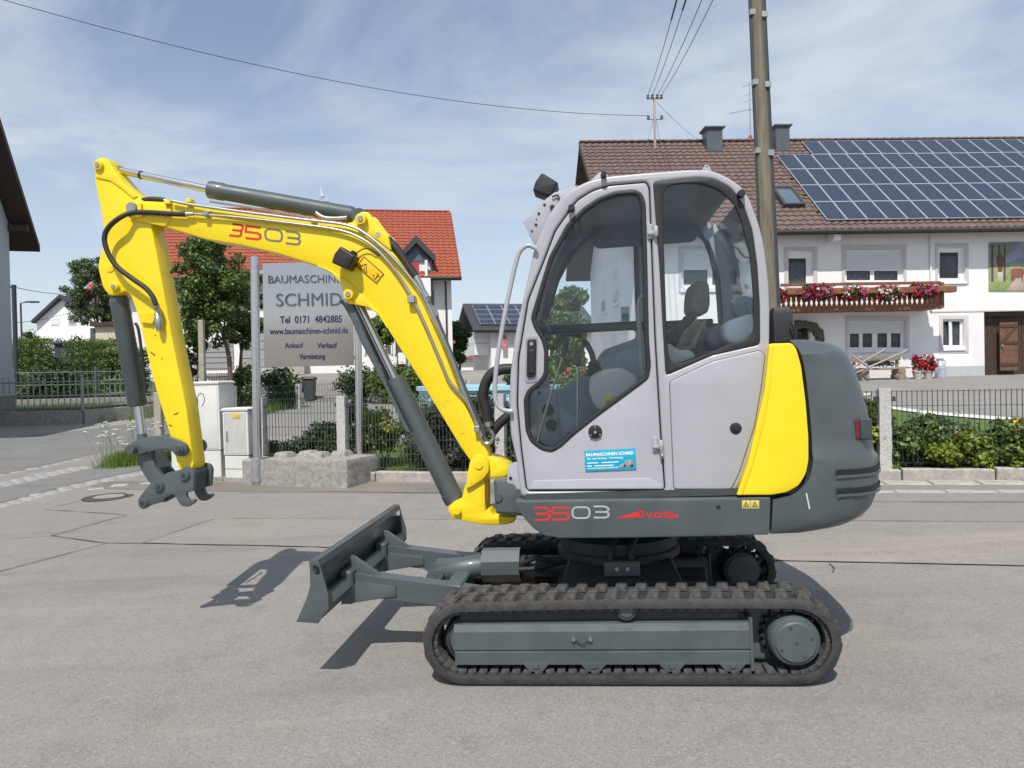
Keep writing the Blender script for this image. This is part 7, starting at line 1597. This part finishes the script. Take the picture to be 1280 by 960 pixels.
gshrub('yew_bush', 'rounded dark green bush left of the first granite post', -.55, .75, .44, .85, .45, .46, LEAF[1], 6000, .05, 51, 34, .3)
gshrub('olive_bush', 'small brownish green bush behind the concrete block', -1.55, .55, .30, .42, .28, .28, mat('leaf_olive', (.16, .15, .05), .6, island=True, col2=(.06, .07, .025), transl=.2), 1800, .05, 52)
gshrub('yellow_flower_bush', 'light bush with yellow blossoms behind the first granite post', .15, 1.1, .60, .45, .35, .38, LEAF[2], 1800, .06, 53, fl_=[(PET_Y, 160, .04, .2)])
gshrub('pink_flower_bush', 'tuft of pink flowers left above the dark green bush', -.42, 1.4, .82, .3, .25, .22, LEAF[3], 600, .05, 54, fl_=[(PET_P, 140, .04, .2)])
gshrub('silver_bush', 'grey green feathery bush between sign post and cylinder', 1.0, 1.2, .58, .62, .4, .58, LEAF[3], 4200, .045, 55, 30, .3)
gshrub('smoke_bush', 'large dark purple green bush behind the boom cylinder', 1.8, .62, .62, .85, .45, .68, LEAF[4], 8500, .055, 56, 44, .28)
gshrub('trailing_bush', 'dark shrub with leaves hanging over the kerb by the boom foot', 2.3, .45, .36, .45, .38, .40, LEAF[1], 3200, .06, 57)
gshrub('spilling_twigs', 'purple grey twigs spilling over the kerb beneath the cylinder', 1.75, .05, .20, .32, .14, .20, LEAF[4], 500, .07, 58, 8)
gshrub('vine_bush', 'broad leafed green climber above the pool wall', 1.75, 7.2, 1.05, 1.5, .6, .50, LEAF[0], 3200, .16, 59)
gshrub('rose_bush', 'rose bush with red blooms seen through the cab door', 3.55, 1.9, 1.0, .55, .4, .5, LEAF[0], 2600, .06, 60, fl_=[(PET_R, 200, .055, -.4), (PET_W, 40, .04, -.4)])
gshrub('iris_clump', 'bright green leafy clump by the pool in the cab window', 3.0, 1.4, .75, .4, .3, .4, LEAF[3], 1500, .08, 61, fl_=[(PET_R, 30, .04, 0)])
gshrub('wall_roses', 'rose bush at the farmhouse corner seen through the cab door', 4.6, 9.0, 1.3, 1.3, .5, .7, LEAF[0], 2200, .13, 75, fl_=[(PET_R, 140, .09, -.4), (PET_W, 40, .08, -.4)])
gshrub('white_rose_bush', 'yellow green rose bush with a white bloom by the right granite post', 7.30, .34, .66, .26, .22, .40, LEAF[2], 2200, .065, 62, fl_=[(PET_W, 30, .05, -.2)])
gshrub('rose_bush', 'green rose shoots rising above the fence beside the counterweight', 7.0, .6, 1.0, .22, .22, .30, LEAF[0], 900, .06, 63)
gshrub('hedge_shrub', 'dense ivy like shrub just right of the right granite post', 8.0, .35, .42, .55, .24, .42, LEAF[0], 6000, .055, 64, 20, fl_=[(PET_W, 24, .04, .4)])
gshrub('yellow_leaved_shrub', 'yellowish leaved shrub low behind the right fence panel', 8.4, .24, .32, .75, .2, .30, LEAF[2], 2400, .06, 65, 14)
gshrub('hedge_shrub', 'dark glossy shrub with yellow roses in the middle of the right panel', 8.95, .34, .34, .62, .24, .34, LEAF[0], 6000, .055, 66, 20, fl_=[(PET_Y, 50, .045, .3)])
gshrub('privet_shrub', 'fine leaved olive green shrub at the right edge behind the fence', 9.85, .38, .44, .62, .26, .44, mat('leaf_privet', (.10, .13, .04), .6, island=True, col2=(.03, .05, .018), transl=.2), 4600, .045, 67, 22)
gshrub('ivy_shrub', 'trailing yellow green ivy leaves under the middle of the right fence panel', 9.35, .18, .22, .7, .14, .22, LEAF[2], 1600, .06, 71, 14)
gshrub('privet_shrub', 'dense green shrub beyond the right edge of the frame', 11.2, .45, .42, .9, .26, .42, LEAF[0], 4200, .06, 68, 22)
gshrub('low_shrub', 'dark bushes hidden behind the excavator cab', 5.2, .5, .45, 1.4, .3, .42, LEAF[1], 4200, .06, 69, 26)
# lawn blades, kerbside tufts and the wild flower clump by the street
g = np.random.default_rng(3)
def scatter(poly_fn, n):
    out = []
    while len(out) < n:
        x, y = poly_fn(); out.append((x, y, gz(x, y)))
    return out
stuff(tag(blades('lawn_grass', scatter(lambda: fl(g.uniform(-2, 12.5), g.uniform(.25, 3.8)), 26000), .07, .012, GRASSM), 'short mown lawn grass behind the mesh fence', 'grass'))
stuff(tag(blades('plot_grass', scatter(lambda: tuple((Vector(cN.xy) + (Vector((l1.x, l1.y)) - Vector(cN.xy)) * g.uniform(0, 1) + Vector((g.uniform(-7, 5), g.uniform(0, 3)))).xy), 14000), .35, .03, GRASSM), 'rough grass on the plot behind the paling fence', 'grass'))
wv = G(147, 583); wb = G(205, 577); wl_ = []
for i in range(4200):
    u = g.random() ** .8; q = Vector(wv.xy).lerp(Vector(wb.xy), u * 1.15 - .22) + Vector((g.normal() * .10, g.normal() * .16 + .12)); wl_.append((q.x, q.y, gz(q.x, q.y)))
wf = stuff(tag(blades('verge_grass', wl_, .26, .012, GRASSM, .35), 'tuft of green verge grass at the street edge behind the hitch', 'grass'))
ufl = thing('wild_carrot', 'wild carrot plants with white umbels standing in the verge grass', 'wild flowers', None, wv)
st_ = []; um = []
for i in range(46):
    x, y = g.uniform(-.45, .95), g.normal() * .22 + .15; h_ = g.uniform(.30, .80); tx, ty = x + g.normal() * .16 - .05, y + g.normal() * .06
    st_.append(([(x, y, 0), ((x + tx) / 2 + .02, (y + ty) / 2, h_ * .55), (tx, ty, h_)], .0028, 4)); um.append((tx, ty, h_ + .01, .055, .055, .014))
stuff(multi('stem', st_, GRASSM, ufl)); leaves('umbel', um, 1500, .022, PET_W, ufl, 0, .1, 1.1, 3)
tu = []
for i in range(1400):
    s = g.uniform(-3, 12); x, y = fl(s, -.10 + g.normal() * .03); 
    if math.sin(s * 5.1) + math.sin(s * 2.3) > .9: tu.append((x, y, gz(x, y)))
stuff(tag(blades('kerb_weeds', tu, .07, .008, GRASSM), 'sparse weeds growing at the foot of the garden kerb', 'weeds'))
# far wood that closes the horizon
fw = []
for i in range(90):
    a = -62 + i * 1.45; r_ = 118 + 14 * math.sin(i * 1.7); x = r_ * math.sin(R(a)); y = r_ * math.cos(R(a)); fw.append((x, y, 3.2 + 1.2 * math.sin(i * 2.9), 3.2, 2.5, 3.4 + 1.0 * math.sin(i * 1.3)))
stuff(tag(leaves('far_wood', fw, 26000, .75, LEAF[1], None, 0, .6, 1.4, 77), 'far belt of dark green trees closing the horizon', 'trees'))
# white planter-like road sign glimpsed beside the red house
